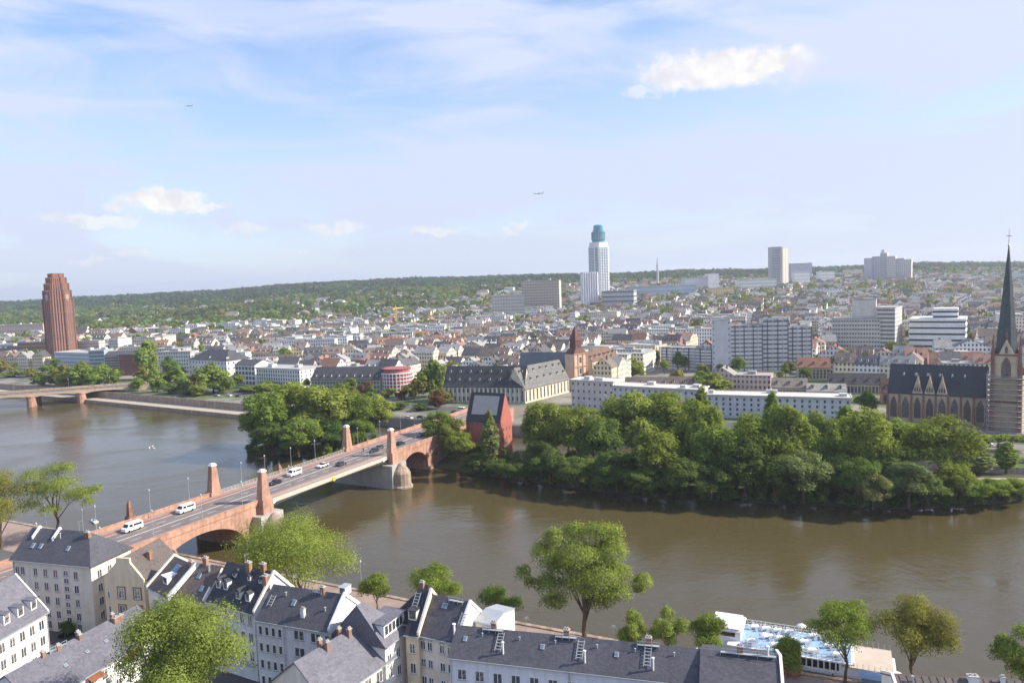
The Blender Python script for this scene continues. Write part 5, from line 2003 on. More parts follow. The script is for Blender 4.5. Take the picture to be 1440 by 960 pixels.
q.build('fins', M['metal_grey'], ht)
# silo like slab before it
b = Block('silo', 'blank white silo tower in front of the teal topped high-rise', 'silo', 818, 384, 1290, 841, 381, 1290, 26, (.74, .74, .75))
q = MB()
for k in range(7):
    x = b.L * (k + .5) / 7
    q.lathe([(b.L / 14 * .98, -2), (b.L / 14 * .98, b.H - .5)], 10, x, 0)
q.build('silo_tubes', M['obj_plain'], b.root, color=(.74, .74, .75))
b.done('the white silo')
b = Block('ribbon_office', 'wide grey office with dark window bands right of the silo', 'office', 846, 409, 1270, 891, 408, 1250, 24, (.50, .50, .50))
b.bands(5, 2.0)
b.pipe_boxes(6, 3, 4)
b.done('the grey banded office')
simple('apartment_block', 'low white terrace block under the silo', 845, 437, 900, 436, 1010, 14, WHITE, 20, 3, lm='the low white terrace', cat='apartments')
simple('factory_hall', 'long bluish factory building below the wooded ridge', 890, 402, 978, 401, 1500, 40, (.40, .48, .56), 26, 4, w=2.6, lm='the bluish factory', plant=5)
simple('warehouse', 'white cubic warehouse with blank sunlit side below the ridge', 963, 391, 998, 390, 1650, 40, (.58, .58, .62), 10, 3, plant=2)
simple('warehouse', 'tall blank white cube block below the ridge', 996, 385, 1011, 384, 1640, 30, (.78, .77, .75), 1, 1, plant=1, lm='the blank white cube')
simple('office_building', 'ochre office building below the white cube', 1000, 404, 1032, 405, 1450, 24, (.62, .48, .26), 10, 4, plant=2)
simple('apartment_block', 'pale greenish white blocks right of the ochre office', 1040, 392, 1092, 393, 1600, 30, (.66, .68, .64), 16, 5, plant=4, w=2)
b = Block('apartment_tower', 'beige and grey twin shaft apartment tower on the skyline', 'tower', 1085, 347, 1750, 1100, 347, 1750, 24, (.46, .44, .46))
b.bands(26, 1.3, glass='glass_far')
b.done('the beige skyline tower')
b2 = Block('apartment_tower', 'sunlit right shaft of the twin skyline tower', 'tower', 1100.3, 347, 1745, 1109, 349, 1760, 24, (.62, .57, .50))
b2.front(3, 24, 2.4, 1.6)
b2.done()
for i, (xl, yl, xr, D, lab, c) in enumerate(((1112, 370, 1142, 2000, 'bluish block right of the skyline tower', (.42, .43, .50)), (1118, 382, 1139, 1800, 'small white block before the bluish block', WHITE), (1153, 381, 1174, 1850, 'white cube block midway along the ridge', WHITE),
                                         (1190, 379, 1213, 2100, 'cream low block left of the skyline cluster', CREAM), (1147, 406, 1186, 1350, 'white flat block with sunlit side below the ridge', WHITE), (1200, 412, 1225, 1300, 'cream flat block above the beige office', CREAM),
                                         (1360, 388, 1384, 1700, 'white stepped block near the needle spire', WHITE), (1376, 394, 1396, 1600, 'pale pink stepped block near the needle spire', (.68, .58, .55)), (1425, 384, 1446, 1750, 'pale glass block at the right frame edge', (.55, .62, .66)),
                                         (1300, 401, 1343, 1500, 'long low white block under the wooded ridge', WHITE))):
    simple('apartment_block', lab, xl, yl, xr, yl, D, 22, c, 10, 5 if D > 1500 else 4, plant=2, w=1.8, rcols=4)
b = Block('tower_cluster', 'grey stepped cluster of apartment towers on the right skyline', 'apartments', 1215, 364, 1900, 1226, 362, 1890, 24, (.46, .46, .52))
dx = b.L
for i, (w, hh2, yy) in enumerate(((1.0, 4, 6), (.9, 12, 10), (1.0, 3, 0), (1.1, -3, 4), (1.0, -6, 0))):
    x0 = dx * (1 + i * .98)
    MB().box(x0, x0 + dx * w, yy, yy + 24, -3, b.H + hh2).build('tower_block', M['obj_plain'], b.root, color=((.50, .50, .55), (.56, .53, .54), (.60, .56, .52), (.54, .53, .55), (.62, .56, .50))[i])
    b.fac.grid((x0, yy), 0, lin(3, dx * w - 3, 4), lin(b.H + hh2 - 5, 6, 14), 2.4, 1.5)
MB().box(dx * 2.1, dx * 2.5, 14, 22, b.H, b.H + 20).build('mast_house', M['obj_plain'], b.root, color=(.6, .58, .58))
b.done('the skyline tower cluster')
# small white church on the slope
g = atY(447, 455, 1500)
zz = terr(g.x, g.y)
k = 1500 / F_PX
wc = thing('white_church', 'small white church with slim pointed tower among trees on the slope', 'church', (g.x, g.y, zz), R_(20))
MB().box(-4, 4, -4, 4, -2, 24).build('tower', M['plaster_white'], wc)
MB().taper(0, 0, 8.6, 8.6, 1, 1, 24, 36).build('tower_roof', M['slate_light'], wc)
MB().section([(-8, -2), (-8, 11), (0, 18), (8, 11), (8, -2)], 4, 28).build('nave', M['plaster_white'], wc)
gable_roof_mesh(24, 16, 11.4, 18.6, .5, .3).build('roof', M['slate_brown'], wc, (4, -8, 0))
LANDMARKS.append(('the small white church', Vector((g.x, g.y))))
OCC.append((g.x + 10, g.y - 20, 22, 40, 0))
# masts
g = atY(925, 400, 1900)
ms = thing('radio_mast', 'slim grey mast rising above the ridge beside the bluish factory', 'mast', (g.x, g.y, terr(g.x, g.y)))
H = atY(925, 362, 1900).z - terr(g.x, g.y)
MB().lathe([(3.2, -2), (2.4, H * .72), (2.2, H * .72), (1.0, H)], 10).build('shaft', M['obj_plain'], ms, color=(.50, .50, .50))
MB().lathe([(2.8, H * .70), (2.8, H * .73)], 10).build('platform', M['metal_grey'], ms)
g = atY(558, 470, 1050)
cr = thing('tower_crane', 'yellow tower crane standing among the roofs', 'crane', (g.x, g.y, terr(g.x, g.y)), R_(75))
H = atY(558, 434, 1050).z - terr(g.x, g.y)
q = MB()
for sx in (-1, 1):
    for sy in (-1, 1):
        q.tube((sx, sy, 0), (sx, sy, H), .28, n=4)
for i in range(16):
    z = H * i / 16
    q.tube((-1, -1, z), (1, -1, z + H / 16), .16, n=4).tube((1, 1, z), (-1, 1, z + H / 16), .16, n=4)
M['crane_yellow'] = pmat('crane_yellow', (.62, .42, .10), .6, .1, 1)
q.build('mast', M['crane_yellow'], cr)
MB().box(-9, 26, -.5, .5, H, H + 1.2).taper(0, 0, 1.6, 1.6, .3, .3, H + 1.2, H + 6).box(-9, -6, -.8, .8, H - 2, H).build('jib', M['crane_yellow'], cr)
# further prominent houses behind the river block
for i, (xl, yl, xr, yr, D, hr_, col_, rc, lab) in enumerate((
        (878, 543, 940, 543, 420, 4.5, (.60, .50, .33), (.15, .12, .10), 'cream gabled house row just behind the left part of the river block'),
        (940, 541, 985, 543, 415, 4.5, (.64, .56, .40), (.16, .12, .10), 'cream house row with two small gables behind the river block middle'),
        (1085, 543, 1135, 545, 385, 4.0, (.58, .50, .36), (.20, .17, .14), 'cream house with flat gables behind the river block right part'),
        (1135, 548, 1190, 551, 372, 3.0, (.66, .60, .48), (.30, .27, .24), 'long low cream house behind the right end of the river block'),
        (1166, 538, 1247, 540, 410, 5.0, (.55, .48, .40), (.055, .05, .05), 'long house with dark brown roof left of the gothic church'),
        (1122, 516, 1168, 516, 470, 5.5, (.60, .50, .40), (.25, .12, .075), 'house with orange red tiled roof before the tall gridded slab'),
        (1240, 549, 1256, 552, 372, 6.0, (.40, .22, .15), (.10, .06, .05), 'narrow red house beside the gothic church nave'),
        (1050, 533, 1085, 535, 430, 4.5, (.58, .56, .52), (.20, .09, .06), 'house with dark red roof under the tall gridded slab'),
        (1290, 508, 1330, 508, 470, 5.0, (.60, .50, .38), (.17, .10, .07), 'brown roofed houses behind the gothic church nave'),
        (1336, 508, 1385, 508, 465, 5.5, (.60, .48, .40), (.22, .11, .08), 'reddish roofed house behind the church near its tower'),
        (985, 517, 1002, 518, 520, 3.0, (.60, .58, .55), (.22, .12, .10), 'small red roofed house at the foot of the lower gridded slab'))):
    simple('town_house', lab, xl, yl, xr, yr, D, 12, col_, max(4, int((xr - xl) / 5)), 3, hr=hr_, roofc=rc, dorm=max(2, int((xr - xl) / 14)), Dr=D - (xr - xl) * .12, cat='house', rcols=2)

# ---------------------------------------------------------------- the town behind: rows of houses and garden trees
def free(x, y, r, tree=False):
    if not tree:
        px = 720 + 1050 * x / y
        if any(a < px < b and c < y < d for a, b, c, d in CLEAR):
            return False
    for (cx, cy, hl, hw, rz) in OCC:
        dx, dy = x - cx, y - cy
        if abs(dx) + abs(dy) > hl + hw + 60:
            continue
        u, v = dx * math.cos(rz) + dy * math.sin(rz), -dx * math.sin(rz) + dy * math.cos(rz)
        if abs(u) < hl + r and abs(v) < hw + r:
            return False
    return True


WALLS = [('cream', (.74, .67, .54), 6), ('white', (.80, .79, .77), 9), ('pale yellow', (.74, .63, .42), 3), ('grey', (.58, .57, .55), 2), ('beige', (.64, .56, .46), 3), ('pinkish', (.60, .46, .40), 1), ('red brick', (.30, .13, .09), 1)]
ROOFS = [('slate', (.10, .098, .105), 5), ('brown', (.19, .145, .12), 4), ('red', (.29, .16, .115), 1.5), ('grey', (.30, .29, .28), 4)]


def pick(q, table):
    t = q.uniform(0, sum(a[2] for a in table))
    for a in table:
        t -= a[2]
        if t <= 0:
            return a
    return table[-1]


q = rnd(77)
cand = []                                            # x, y, rz, L, W, he, rise, wall, roof, flat
UH = R_(-25)
for bi in range(-30, 32):
    for bj in range(0, 40):
        cu, cv = bi * 80 + q.uniform(-6, 6), 455 + bj * 62 + q.uniform(-5, 5)
        ang = UH + q.uniform(-.12, .12) + (.35 if bi < -4 else 0)
        cx, cy = cu * math.cos(UH) - cv * math.sin(UH), cu * math.sin(UH) + cv * math.cos(UH)
        if cy < 430 or cy > 2600:
            continue
        px = 720 + 1050 * cx / cy
        if px < -80 or px > 1520:
            continue
        lim = float(np.interp(px, [0, 350, 700, 850, 1440], [1500, 1450, 1750, 2300, 2500]))
        dens = 1.0 if cy < lim * .72 else max(0, 1 - (cy - lim * .72) / (lim * .34)) * .9
        if px < 330:
            dens *= .6
        if cy > 900:
            dens *= .82
        ca, sa = math.cos(ang), math.sin(ang)
        modern = q.random() < .16
        blk_h = (q.uniform(13, 20) if modern else q.uniform(10, 14)) if cy < 1200 else q.uniform(7, 12)
        for side in range(4):
            ln = 62 if side % 2 == 0 else 26
            x = -ln / 2
            off = -23 if side == 0 else 12 if side == 2 else -31 if side == 3 else 20
            while x < ln / 2 - 8:
                L = q.uniform(20, 30) if modern else q.uniform(11, 19)
                W = q.uniform(9.5, 12.5)
                lx, ly = (x, off) if side % 2 == 0 else (off, x)
                x += L + (0 if q.random() < .8 else 5)
                if q.random() > dens:
                    continue
                wx, wy = cx + lx * ca - ly * sa, cy + lx * sa + ly * ca
                if side % 2:
                    L, W, rz = W, L, ang
                else:
                    rz = ang
                mx_, my_ = wx + (L / 2) * ca - (W / 2) * sa, wy + (L / 2) * sa + (W / 2) * ca
                if wy < fq_y(wx) + 42 or not free(mx_, my_, 8):
                    continue
                flat = modern or q.random() < .10
                cand.append([wx, wy, rz, L, W, blk_h + q.uniform(-1, 1.4), 0 if flat else q.uniform(4.2, 5.8), pick(q, WALLS[:2] + WALLS[3:4]) if modern else pick(q, WALLS), pick(q, ROOFS), flat, q.random() < .38, q.random()])
for i in range(105):
    px, wy = q.uniform(110, 860), q.uniform(1350, 2150)
    wx = (px - 720) / 1050 * wy
    if free(wx, wy, 12):
        OCC.append((wx + 8, wy - 12, 14, 22, 0))
        cand.append([wx, wy, q.uniform(-.6, .3), q.uniform(14, 30), q.uniform(10, 14), q.uniform(9, 16), q.uniform(3, 5), pick(q, WALLS[:3]), pick(q, ROOFS), q.random() < .3, q.random() < .4, q.random()])
cand.sort(key=lambda c: c[1])


def house_parts(c, local=True):
    """meshes of one town house: wall, roof, chimney (own axes)"""
    (x, y, rz, L, W, he, hr, wc, rc, flat, turn, rn) = c
    if flat:
        w = MB().box(0, L, 0, W, -4, he)
        r = MB().box(-.3, L + .3, -.3, W + .3, he, he + .45)
        r.box(L * .3, L * .55, W * .3, W * .6, he + .45, he + 2.2)
        return w, r, None, None
    if turn:                                          # gable to the street: section runs along x
        w = MB().add([(0, 0, -4), (0, 0, he), (L / 2, 0, he + hr - .2), (L, 0, he), (L, 0, -4), (0, W, -4), (0, W, he), (L / 2, W, he + hr - .2), (L, W, he), (L, W, -4)],
                     [(4, 3, 2, 1, 0), (5, 6, 7, 8, 9), (0, 1, 6, 5), (3, 4, 9, 8)])
        k = hr / (L / 2)
        r = MB()
        v = [(-.4, he - .4 * k), (L / 2, he + hr), (L + .4, he - .4 * k), (L + .4, he - .4 * k - .25), (L / 2, he + hr - .25), (-.4, he - .4 * k - .25)]
        r.add([(a, -.2, b) for a, b in v] + [(a, W + .2, b) for a, b in v], [tuple(range(6)), tuple(range(11, 5, -1))] + [(i, (i + 1) % 6, 6 + (i + 1) % 6, 6 + i) for i in range(6)])
        cx, cy = L * (.5 + .12), W * (.25 + .5 * rn)
    else:
        w = MB().section([(0, -4), (0, he), (W / 2, he + hr - .2), (W, he), (W, -4)], 0, L)
        r = gable_roof_mesh(L, W, he, hr + he, .4, .12)
        cx, cy = L * (.2 + .6 * rn), W * .56
    ch_ = MB().box(cx - .5, cx + .5, cy - .4, cy + .4, he + hr * .5, he + hr + 1.1)
    d = MB()
    if rn > .35 and not turn:
        for k in range(2 if L < 13 else 3):
            xx = L * (k + .7) / (2.4 if L < 13 else 3.4)
            z = he + 1.4 * hr / (W / 2)
            d.box(xx - .7, xx + .7, 1.4, W * .4, z - .3, z + 1.4, 0).box(xx - .45, xx + .45, 1.34, 1.45, z + .2, z + 1.2, 1)
            d.box(xx - .85, xx + .85, 1.2, W * .45, z + 1.4, z + 1.55, 2)
    return w, r, ch_, (d if d.v else None)


class Merge:
    """one mesh for what is too far and too many: faces with their own colour"""

    def __init__(s):
        s.v, s.f, s.c = [], [], []

    def add(s, mb, x, y, z, rz, col):
        n = len(s.v)
        c, sn = math.cos(rz), math.sin(rz)
        s.v += [(x + a * c - b * sn, y + a * sn + b * c, z + h) for a, b, h in mb.v]
        s.f += [tuple(i + n for i in f) for f in mb.f]
        s.c += [col] * len(mb.f) if not isinstance(col, list) else [col[m] for m in mb.m]

    def build(s, name, mat, label, cat):
        me = bpy.data.meshes.new(name)
        me.from_pydata(s.v, [], s.f)
        me.materials.append(M[mat])
        at_ = me.color_attributes.new('Col', 'FLOAT_COLOR', 'CORNER')
        cnt = np.array([len(f) for f in s.f])
        cc = np.repeat(np.array([(*c, 1.0) for c in s.c], dtype=np.float32), cnt, axis=0)
        at_.data.foreach_set('color', cc.ravel())
        o = put(me, name)
        return tag(o, label, cat, None, 'stuff')


far_m = Merge()
GL = (.05, .052, .06)


def merge_house(c):
    (x, y, rz, L, W, he, hr, wc, rc, flat, turn, rn) = c
    z = terr(x, y)
    w, r, ch_, d = house_parts(c)
    k = .85 + .3 * rn
    wcol = tuple(v * k for v in wc[1])
    far_m.add(w, x, y, z, rz, wcol)
    far_m.add(r, x, y, z, rz, (.36, .35, .33) if flat else tuple(v * k for v in rc[1]))
    if ch_:
        far_m.add(ch_, x, y, z, rz, (.22, .12, .08))
    if d:
        far_m.add(d, x, y, z, rz, [wcol, GL, rc[1]])
    g = MB()
    for zz in lin(1.2, he - 2.4, max(2, int(he / 3))):
        for xx in lin(1.3, L - 1.3, max(2, int(L / 2.6))):
            g.box(xx - .5, xx + .5, -.07, 0, zz, zz + 1.5)
        for yy in lin(1.5, W - 1.5, 3):
            g.box(L, L + .07, yy - .5, yy + .5, zz, zz + 1.5)
    far_m.add(g, x, y, z, rz, GL)


def town_house(c):
    (x, y, rz, L, W, he, hr, wc, rc, flat, turn, rn) = c
    root = thing('town_house', 'x', 'house', (x, y, terr(x, y)), rz, 'town houses on the far bank')
    k = .85 + .3 * rn
    w, r, ch_, d = house_parts(c)
    wcol = tuple(v * k for v in wc[1])
    w.build('wall', M['facade'], root, color=wcol)
    rf = r.build('roof', M['obj_plain'] if flat else M['obj_roof'], root, color=(.36, .35, .33) if flat else tuple(v * k for v in rc[1]))
    if ch_:
        ch_.build('chimney', M['obj_plain'], rf, color=(.22, .12, .08))
    if d:
        d.build('dormers', [M['obj_plain'], M['glass_far'], M['slate']], rf, color=wcol)
    return root


# trees of the town
SMALL = []
for i in range(5):
    w_, h_ = (8, 10, 7, 12, 9)[i], (10, 11, 12, 12, 9)[i]
    lb = lobes_round(200 + i, h_, w_, 1.5, 9, lob=.4)
    SMALL.append((crown_mesh('crown', 200 + i, lb, 900, .75), trunk_mesh(200 + i, h_, 2, w_, .22, lb[:2])))


def town_tree(x, y, k, sc, col, label='x', name='tree', group='trees in the town on the far bank'):
    return make_tree(name, label, x, y, terr(x, y) - .1, SMALL[k][0], SMALL[k][1], sc, (x * 7 + y) % 6.28, col, group)


FULL = []
for i in range(3):
    lb = lobes_round(210 + i, 11, 10, -1.5, 16, lob=.36)
    FULL.append((crown_mesh('crown', 210 + i, lb, 2600, .5), trunk_mesh(210 + i, 11, 2, 10, .25, lb[:2])))
TREES = []
# the conspicuous ones, by eye: px, base y, top y, width px, colour
for (px, by, ty, wp, col, D) in ((92, 545, 512, 42, OLIVE, 600), (118, 546, 510, 44, GREEN, 600), (140, 545, 514, 36, GREEN, 595), (78, 543, 518, 30, OLIVE, 605), (115, 550, 528, 24, GREEN, 585), (209, 528, 477, 40, YGREEN, 590), (202, 540, 515, 26, OLIVE, 580),
                                 (238, 535, 500, 28, DGREEN, 600), (252, 545, 512, 34, GREEN, 570), (300, 552, 510, 50, YGREEN, 520), (276, 548, 524, 26, BROWN, 545), (232, 545, 522, 24, BROWN, 560), (194, 552, 530, 26, GREEN, 560),
                                 (238, 558, 538, 30, DGREEN, 545), (277, 562, 540, 24, GREEN, 530), (262, 560, 545, 28, DGREEN, 535), (401, 510, 488, 32, GREEN, 620), (610, 575, 505, 44, GREEN, 445), (585, 570, 532, 36, OLIVE, 440), (516, 560, 535, 24, BROWN, 455),
                                 (566, 572, 548, 22, BROWN, 440), (620, 572, 545, 34, OLIVE, 420), (592, 590, 568, 26, DGREEN, 400), (618, 590, 548, 30, BROWN, 405), (560, 590, 572, 34, DGREEN, 405), (690, 478, 462, 44, GREEN, 930), (660, 512, 490, 40, GREEN, 620),
                                 (705, 512, 498, 24, DGREEN, 560), (625, 505, 488, 30, OLIVE, 650), (885, 528, 504, 48, GREEN, 500), (985, 546, 521, 48, GREEN, 420), (1008, 548, 524, 42, YGREEN, 415), (1187, 525, 491, 38, GREEN, 480), (1217, 526, 496, 34, GREEN, 475),
                                 (1112, 522, 508, 26, OLIVE, 500), (1218, 580, 548, 32, DGREEN, 350), (1385, 490, 474, 24, YGREEN, 640), (1370, 492, 478, 24, DGREEN, 650), (20, 540, 520, 34, GREEN, 640), (45, 545, 525, 26, DGREEN, 640), (2, 530, 505, 30, OLIVE, 680),
                                 (380, 556, 535, 44, YGREEN, 505), (345, 560, 545, 30, GREEN, 500), (60, 548, 524, 30, DGREEN, 600), (98, 549, 522, 36, YGREEN, 590), (132, 550, 526, 34, DGREEN, 590), (160, 545, 520, 24, GREEN, 600), (222, 552, 520, 30, GREEN, 560), (258, 552, 530, 26, YGREEN, 545), (315, 554, 528, 30, GREEN, 525), (285, 556, 535, 30, YGREEN, 530), (365, 560, 540, 34, GREEN, 490), (395, 562, 540, 36, DGREEN, 480), (548, 568, 545, 26, GREEN, 450), (418, 565, 540, 40, YGREEN, 470), (440, 560, 540, 34, GREEN, 465), (480, 565, 538, 36, GREEN, 455), (500, 560, 542, 28, OLIVE, 455), (1255, 482, 470, 26, GREEN, 720), (1090, 472, 456, 20, GREEN, 760)):
    if by >= 526 and 505 < D < 640:
        D = min(D, max(at(px, by, 6).y, fq_y(at(px, by, 6).x) + 16))
    p = atY(px, by, D)
    w = wp * D / F_PX
    h = atY(px, ty, D).z - terr(p.x, D)
    k = int(px) % 5
    w0_, h0_ = 10, 11
    cm, tm = FULL[k % 3]
    o = make_tree('tree', 'x', p.x, D, terr(p.x, D) - .1, cm, tm, w / w0_ * 1.05, px % 6.28, jit(col, int(px)), 'trees in the town on the far bank', max(.4, h / h0_))
    OCC.append((p.x, D, w * .3, w * .3, 0))
    TREES.append((o, p.x, D, col, h))

q = rnd(91)
tc_ = []
for i in range(7000):
    y = 440 + 1900 * q.random() ** .8
    px = q.uniform(-60, 1500)
    x = (px - 720) / 1050 * y
    if y < fq_y(x) + 24 or not free(x, y, 5, True):
        continue
    lim = float(np.interp(px, [0, 350, 700, 850, 1440], [800, 900, 1150, 1100, 1100]))
    pr = .6 if y < lim - 250 else min(1, .6 + (y - lim + 250) / 500)
    if px < 350:
        pr += .15
    if q.random() > pr:
        continue
    if any(abs(c[0] + 5 - x) < 9 and abs(c[1] + 5 - y) < 9 for c in cand if abs(c[1] - y) < 12) and q.random() < .6:
        continue
    tc_.append((x, y, q.randrange(5), q.uniform(.6, 1.25), q.choice([GREEN, GREEN, YGREEN, DGREEN, DGREEN, OLIVE])))
for bi in range(-30, 32):
    for bj in range(0, 22):
        for k in range(3):
            cu, cv = bi * 80 + q.uniform(-22, 22), 455 + bj * 62 + q.uniform(-14, 6)
            x, y = cu * math.cos(UH) - cv * math.sin(UH), cu * math.sin(UH) + cv * math.cos(UH)
            if 440 < y < 1700 and -60 < 720 + 1050 * x / y < 1500 and free(x, y, 6) and y > fq_y(x) + 24:
                tc_.append((x, y, q.randrange(5), q.uniform(.9, 1.55), q.choice([GREEN, GREEN, YGREEN, DGREEN, OLIVE])))
tc_.sort(key=lambda t: t[1])

NEAR_H, NEAR_T = 620, 330
# ---------------------------------------------------------------- the wooded slope: one far-off wood
def far_wood(name, pts, label, per=16, seed=3, size=2.3):
    g = np.random.default_rng(seed)
    P = np.array([p[:3] for p in pts])
    Rr = np.array([p[3] for p in pts])
    Cc = np.array([p[4] for p in pts])
    n = len(P)
    d = g.normal(size=(n, per, 3))
    d /= np.linalg.norm(d, axis=2)[:, :, None]
    d[:, :, 2] = np.abs(d[:, :, 2]) * 1.1 - .25
    r = g.uniform(.6, 1.05, (n, per, 1))
    c = P[:, None, :] + d * r * Rr[:, None, None]
    c[:, :, 2] += Rr[:, None] * .85
    nr_ = d + g.normal(size=(n, per, 3)) * .5
    nr_ /= np.linalg.norm(nr_, axis=2)[:, :, None]
    t1 = np.cross(nr_, g.normal(size=(n, per, 3)))
    t1 /= np.linalg.norm(t1, axis=2)[:, :, None]
    t2 = np.cross(nr_, t1)
    s = size * g.uniform(.6, 1.3, (n, per, 1)) * (Rr / 6)[:, None, None]
    v = np.stack([c - t1 * s, c - t2 * s * .8, c + t1 * s, c + t2 * s * .8], 2).reshape(-1, 3)
    N = n * per
    me = bpy.data.meshes.new(name)
    me.vertices.add(4 * N)
    me.vertices.foreach_set('co', v.astype(np.float32).ravel())
    me.loops.add(4 * N)
    me.loops.foreach_set('vertex_index', np.arange(4 * N, dtype=np.int32))
    me.polygons.add(N)
    me.polygons.foreach_set('loop_start', np.arange(0, 4 * N, 4, dtype=np.int32))
    me.materials.append(M['far_foliage'])
    me.update(calc_edges=True)
    a = me.color_attributes.new('Col', 'FLOAT_COLOR', 'CORNER')
    col = np.ones((n, per * 4, 4), dtype=np.float32)
    col[:, :, :3] = Cc[:, None, :] * np.repeat(g.uniform(.75, 1.25, (n, per)), 4, axis=1)[:, :, None]
    a.data.foreach_set('color', col.ravel())
    return tag(put(me, name), label, 'wood', None, 'stuff')


from mathutils import noise as mnoise
q = rnd(17)
wood = []
for i in range(30000):
    px = q.uniform(-70, 1510)
    y = q.uniform(1050, 3350)
    lim = float(np.interp(px, [0, 350, 600, 750, 900, 1440], [1500, 1450, 1750, 2250, 2450, 2500]))
    dn = smooth((y - lim * .80) / (lim * .22))
    if q.random() > dn:
        continue
    x = (px - 720) / 1050 * y
    if not free(x, y, 12):
        continue
    c = q.choice([(.14, .19, .058), (.09, .14, .05), (.11, .155, .056), (.165, .20, .06), (.19, .205, .065)] if y < 2200 else [(.075, .115, .058), (.062, .098, .053), (.09, .13, .06)])
    kk = .62 + .75 * mnoise.noise((x / 110, y / 150, 3.3)) ** 1 * .8 + .38
    wood.append((x, y, terr(x, y) + 3.5 + 7 * mnoise.noise((x / 70, y / 90, 1.7)), q.uniform(4.5, 11), tuple(v * q.uniform(.8, 1.2) * kk for v in c)))
for (x, y, k, sc, col) in tc_[NEAR_T:]:
    wood.append((x, y, terr(x, y) + 4.5, 5.6 * sc, tuple(v * .75 for v in col)))
far_wood('far_wood', wood, 'wooded slope and far garden trees that run together below the skyline')

# ---------------------------------------------------------------- vehicles
def car_mesh(kind, seg):
    """profile (x, z) of body and cabin swept over the width; x forward"""
    if kind == 'car':
        Lc, Wc = 4.4, 1.78
        body = [(-2.2, .35), (-2.2, .80), (-2.1, .95), (-1.5, 1.0), (.95, .98), (1.75, .88), (2.15, .72), (2.2, .35)]
        cab = [(-1.75, .99), (-1.2, 1.44), (.2, 1.46), (1.0, .98)]
    elif kind == 'van':
        Lc, Wc = 5.2, 2.0
        body = [(-2.6, .4), (-2.6, 2.15), (-2.45, 2.3), (1.2, 2.3), (1.55, 2.15), (2.0, 1.35), (2.55, 1.1), (2.6, .4)]
        cab = None
    b = MB()
    w = Wc / 2
    n = len(body)
    b.add([(x, -w, z) for x, z in body] + [(x, w, z) for x, z in body], [tuple(range(n)), tuple(range(2 * n - 1, n - 1, -1))] + [((i + 1) % n, i, n + i, n + (i + 1) % n) for i in range(n)])
    wn_ = MB()
    if cab:
        k = .86
        vs = [(x, -w * (1 if i in (0, 3) else .82) * .96, z) for i, (x, z) in enumerate(cab)] + [(x, w * (1 if i in (0, 3) else .82) * .96, z) for i, (x, z) in enumerate(cab)]
        wn_.add(vs, [(3, 2, 1, 0), (4, 5, 6, 7), (0, 1, 5, 4), (2, 3, 7, 6)])
        b.add([(x, y * 1.01, z + .02) for x, y, z in (vs[1], vs[2], vs[6], vs[5])], [(0, 1, 2, 3)])
        b.box(-.55, -.42, -w * .9, -w * .86, .98, 1.45).box(-.55, -.42, w * .86, w * .9, .98, 1.45)
    else:
        wn_.add([(1.58, -w * .9, 2.1), (1.58, w * .9, 2.1), (2.02, w * .9, 1.38), (2.02, -w * .9, 1.38)], [(0, 1, 2, 3)])
        for sg in (-1, 1):
            wn_.box(.45, 1.45, min(sg * w, sg * (w + .02)), max(sg * w, sg * (w + .02)), 1.4, 2.05)
            wn_.box(-2.2, .2, min(sg * w, sg * (w + .02)), max(sg * w, sg * (w + .02)), 1.45, 2.0)
    wh = MB()
    t = MB().lathe([(.24, -.11), (.33, -.09), (.33, .09), (.24, .11)], 12)
    wh = t.mesh('wheel', M['rubber'])
    hl = MB().box(-.04, .04, -.2, .2, -.1, .1).mesh('headlight', M['white_paint'])
    return b.mesh('body', CARMAT), wn_.mesh('windows', M['glass_car']), wh, hl, Lc, Wc, (1.35 if kind == 'car' else 1.6), (.6 if kind == 'car' else .85)


CARMAT = pmat('car_paint', (1, 1, 1), .3, .03, .5, spec=.5, kind='object')
CARS = {k: car_mesh(k, 0) for k in ('car', 'van')}


def car(label, p, rz, color, kind='car', group='vehicles on the red bridge'):
    b, w, wh, hl, Lc, Wc, ax, hz = CARS[kind]
    root = thing('parked_car' if 'parked' in label else ('van' if kind == 'van' else 'car'), label, kind, p, rz, group)
    put(b, 'body', root, color=color)
    put(w, 'window', root)
    for sx in (-1, 1):
        for sy in (-1, 1):
            o = put(wh, 'wheel', root, (sx * ax, sy * (Wc / 2 - .08), .33))
            o.rotation_euler = (math.pi / 2, 0, 0)
    for sy in (-1, 1):
        put(hl, 'headlight', root, (Lc / 2, sy * Wc * .36, hz))
    return root


CW, CB_, CS = (.80, .80, .79), (.02, .022, .03), (.38, .39, .40)
for (px, py, col, kind, back, lab) in ((186, 744, CW, 'van', 1, 'white van nearest to the bridge landing'), (261, 718, CW, 'van', 1, 'white van between the obelisk and the near pylons'),
                                       (414, 667, CW, 'van', 1, 'white van on the steel span, larger than the cars around it'), (387, 679, CB_, 'car', 1, 'black car just past the near pylons'),
                                       (454, 655, (.72, .72, .72), 'car', 1, 'pale silver car alongside a dark car midway on the bridge'), (480, 653, (.06, .065, .075), 'car', 0, 'dark grey car midway on the span beside the silver car'),
                                       (526, 634, (.03, .035, .05), 'car', 1, 'dark car approaching the far pylons'), (533, 630, (.09, .10, .09), 'car', 1, 'dark greenish car just ahead of the car at the far pylons'),
                                       (563, 624, (.03, .03, .04), 'car', 0, 'black car just beyond the far pylons'), (592, 612, (.10, .13, .24), 'car', 1, 'bluish car at the far end of the bridge')):
    p = at(px, py, DECK + .3)
    car(lab, (p.x, p.y, DECK + .01), BA + (math.pi if back else 0), col, kind)
FQR = math.atan2(-56, 96)
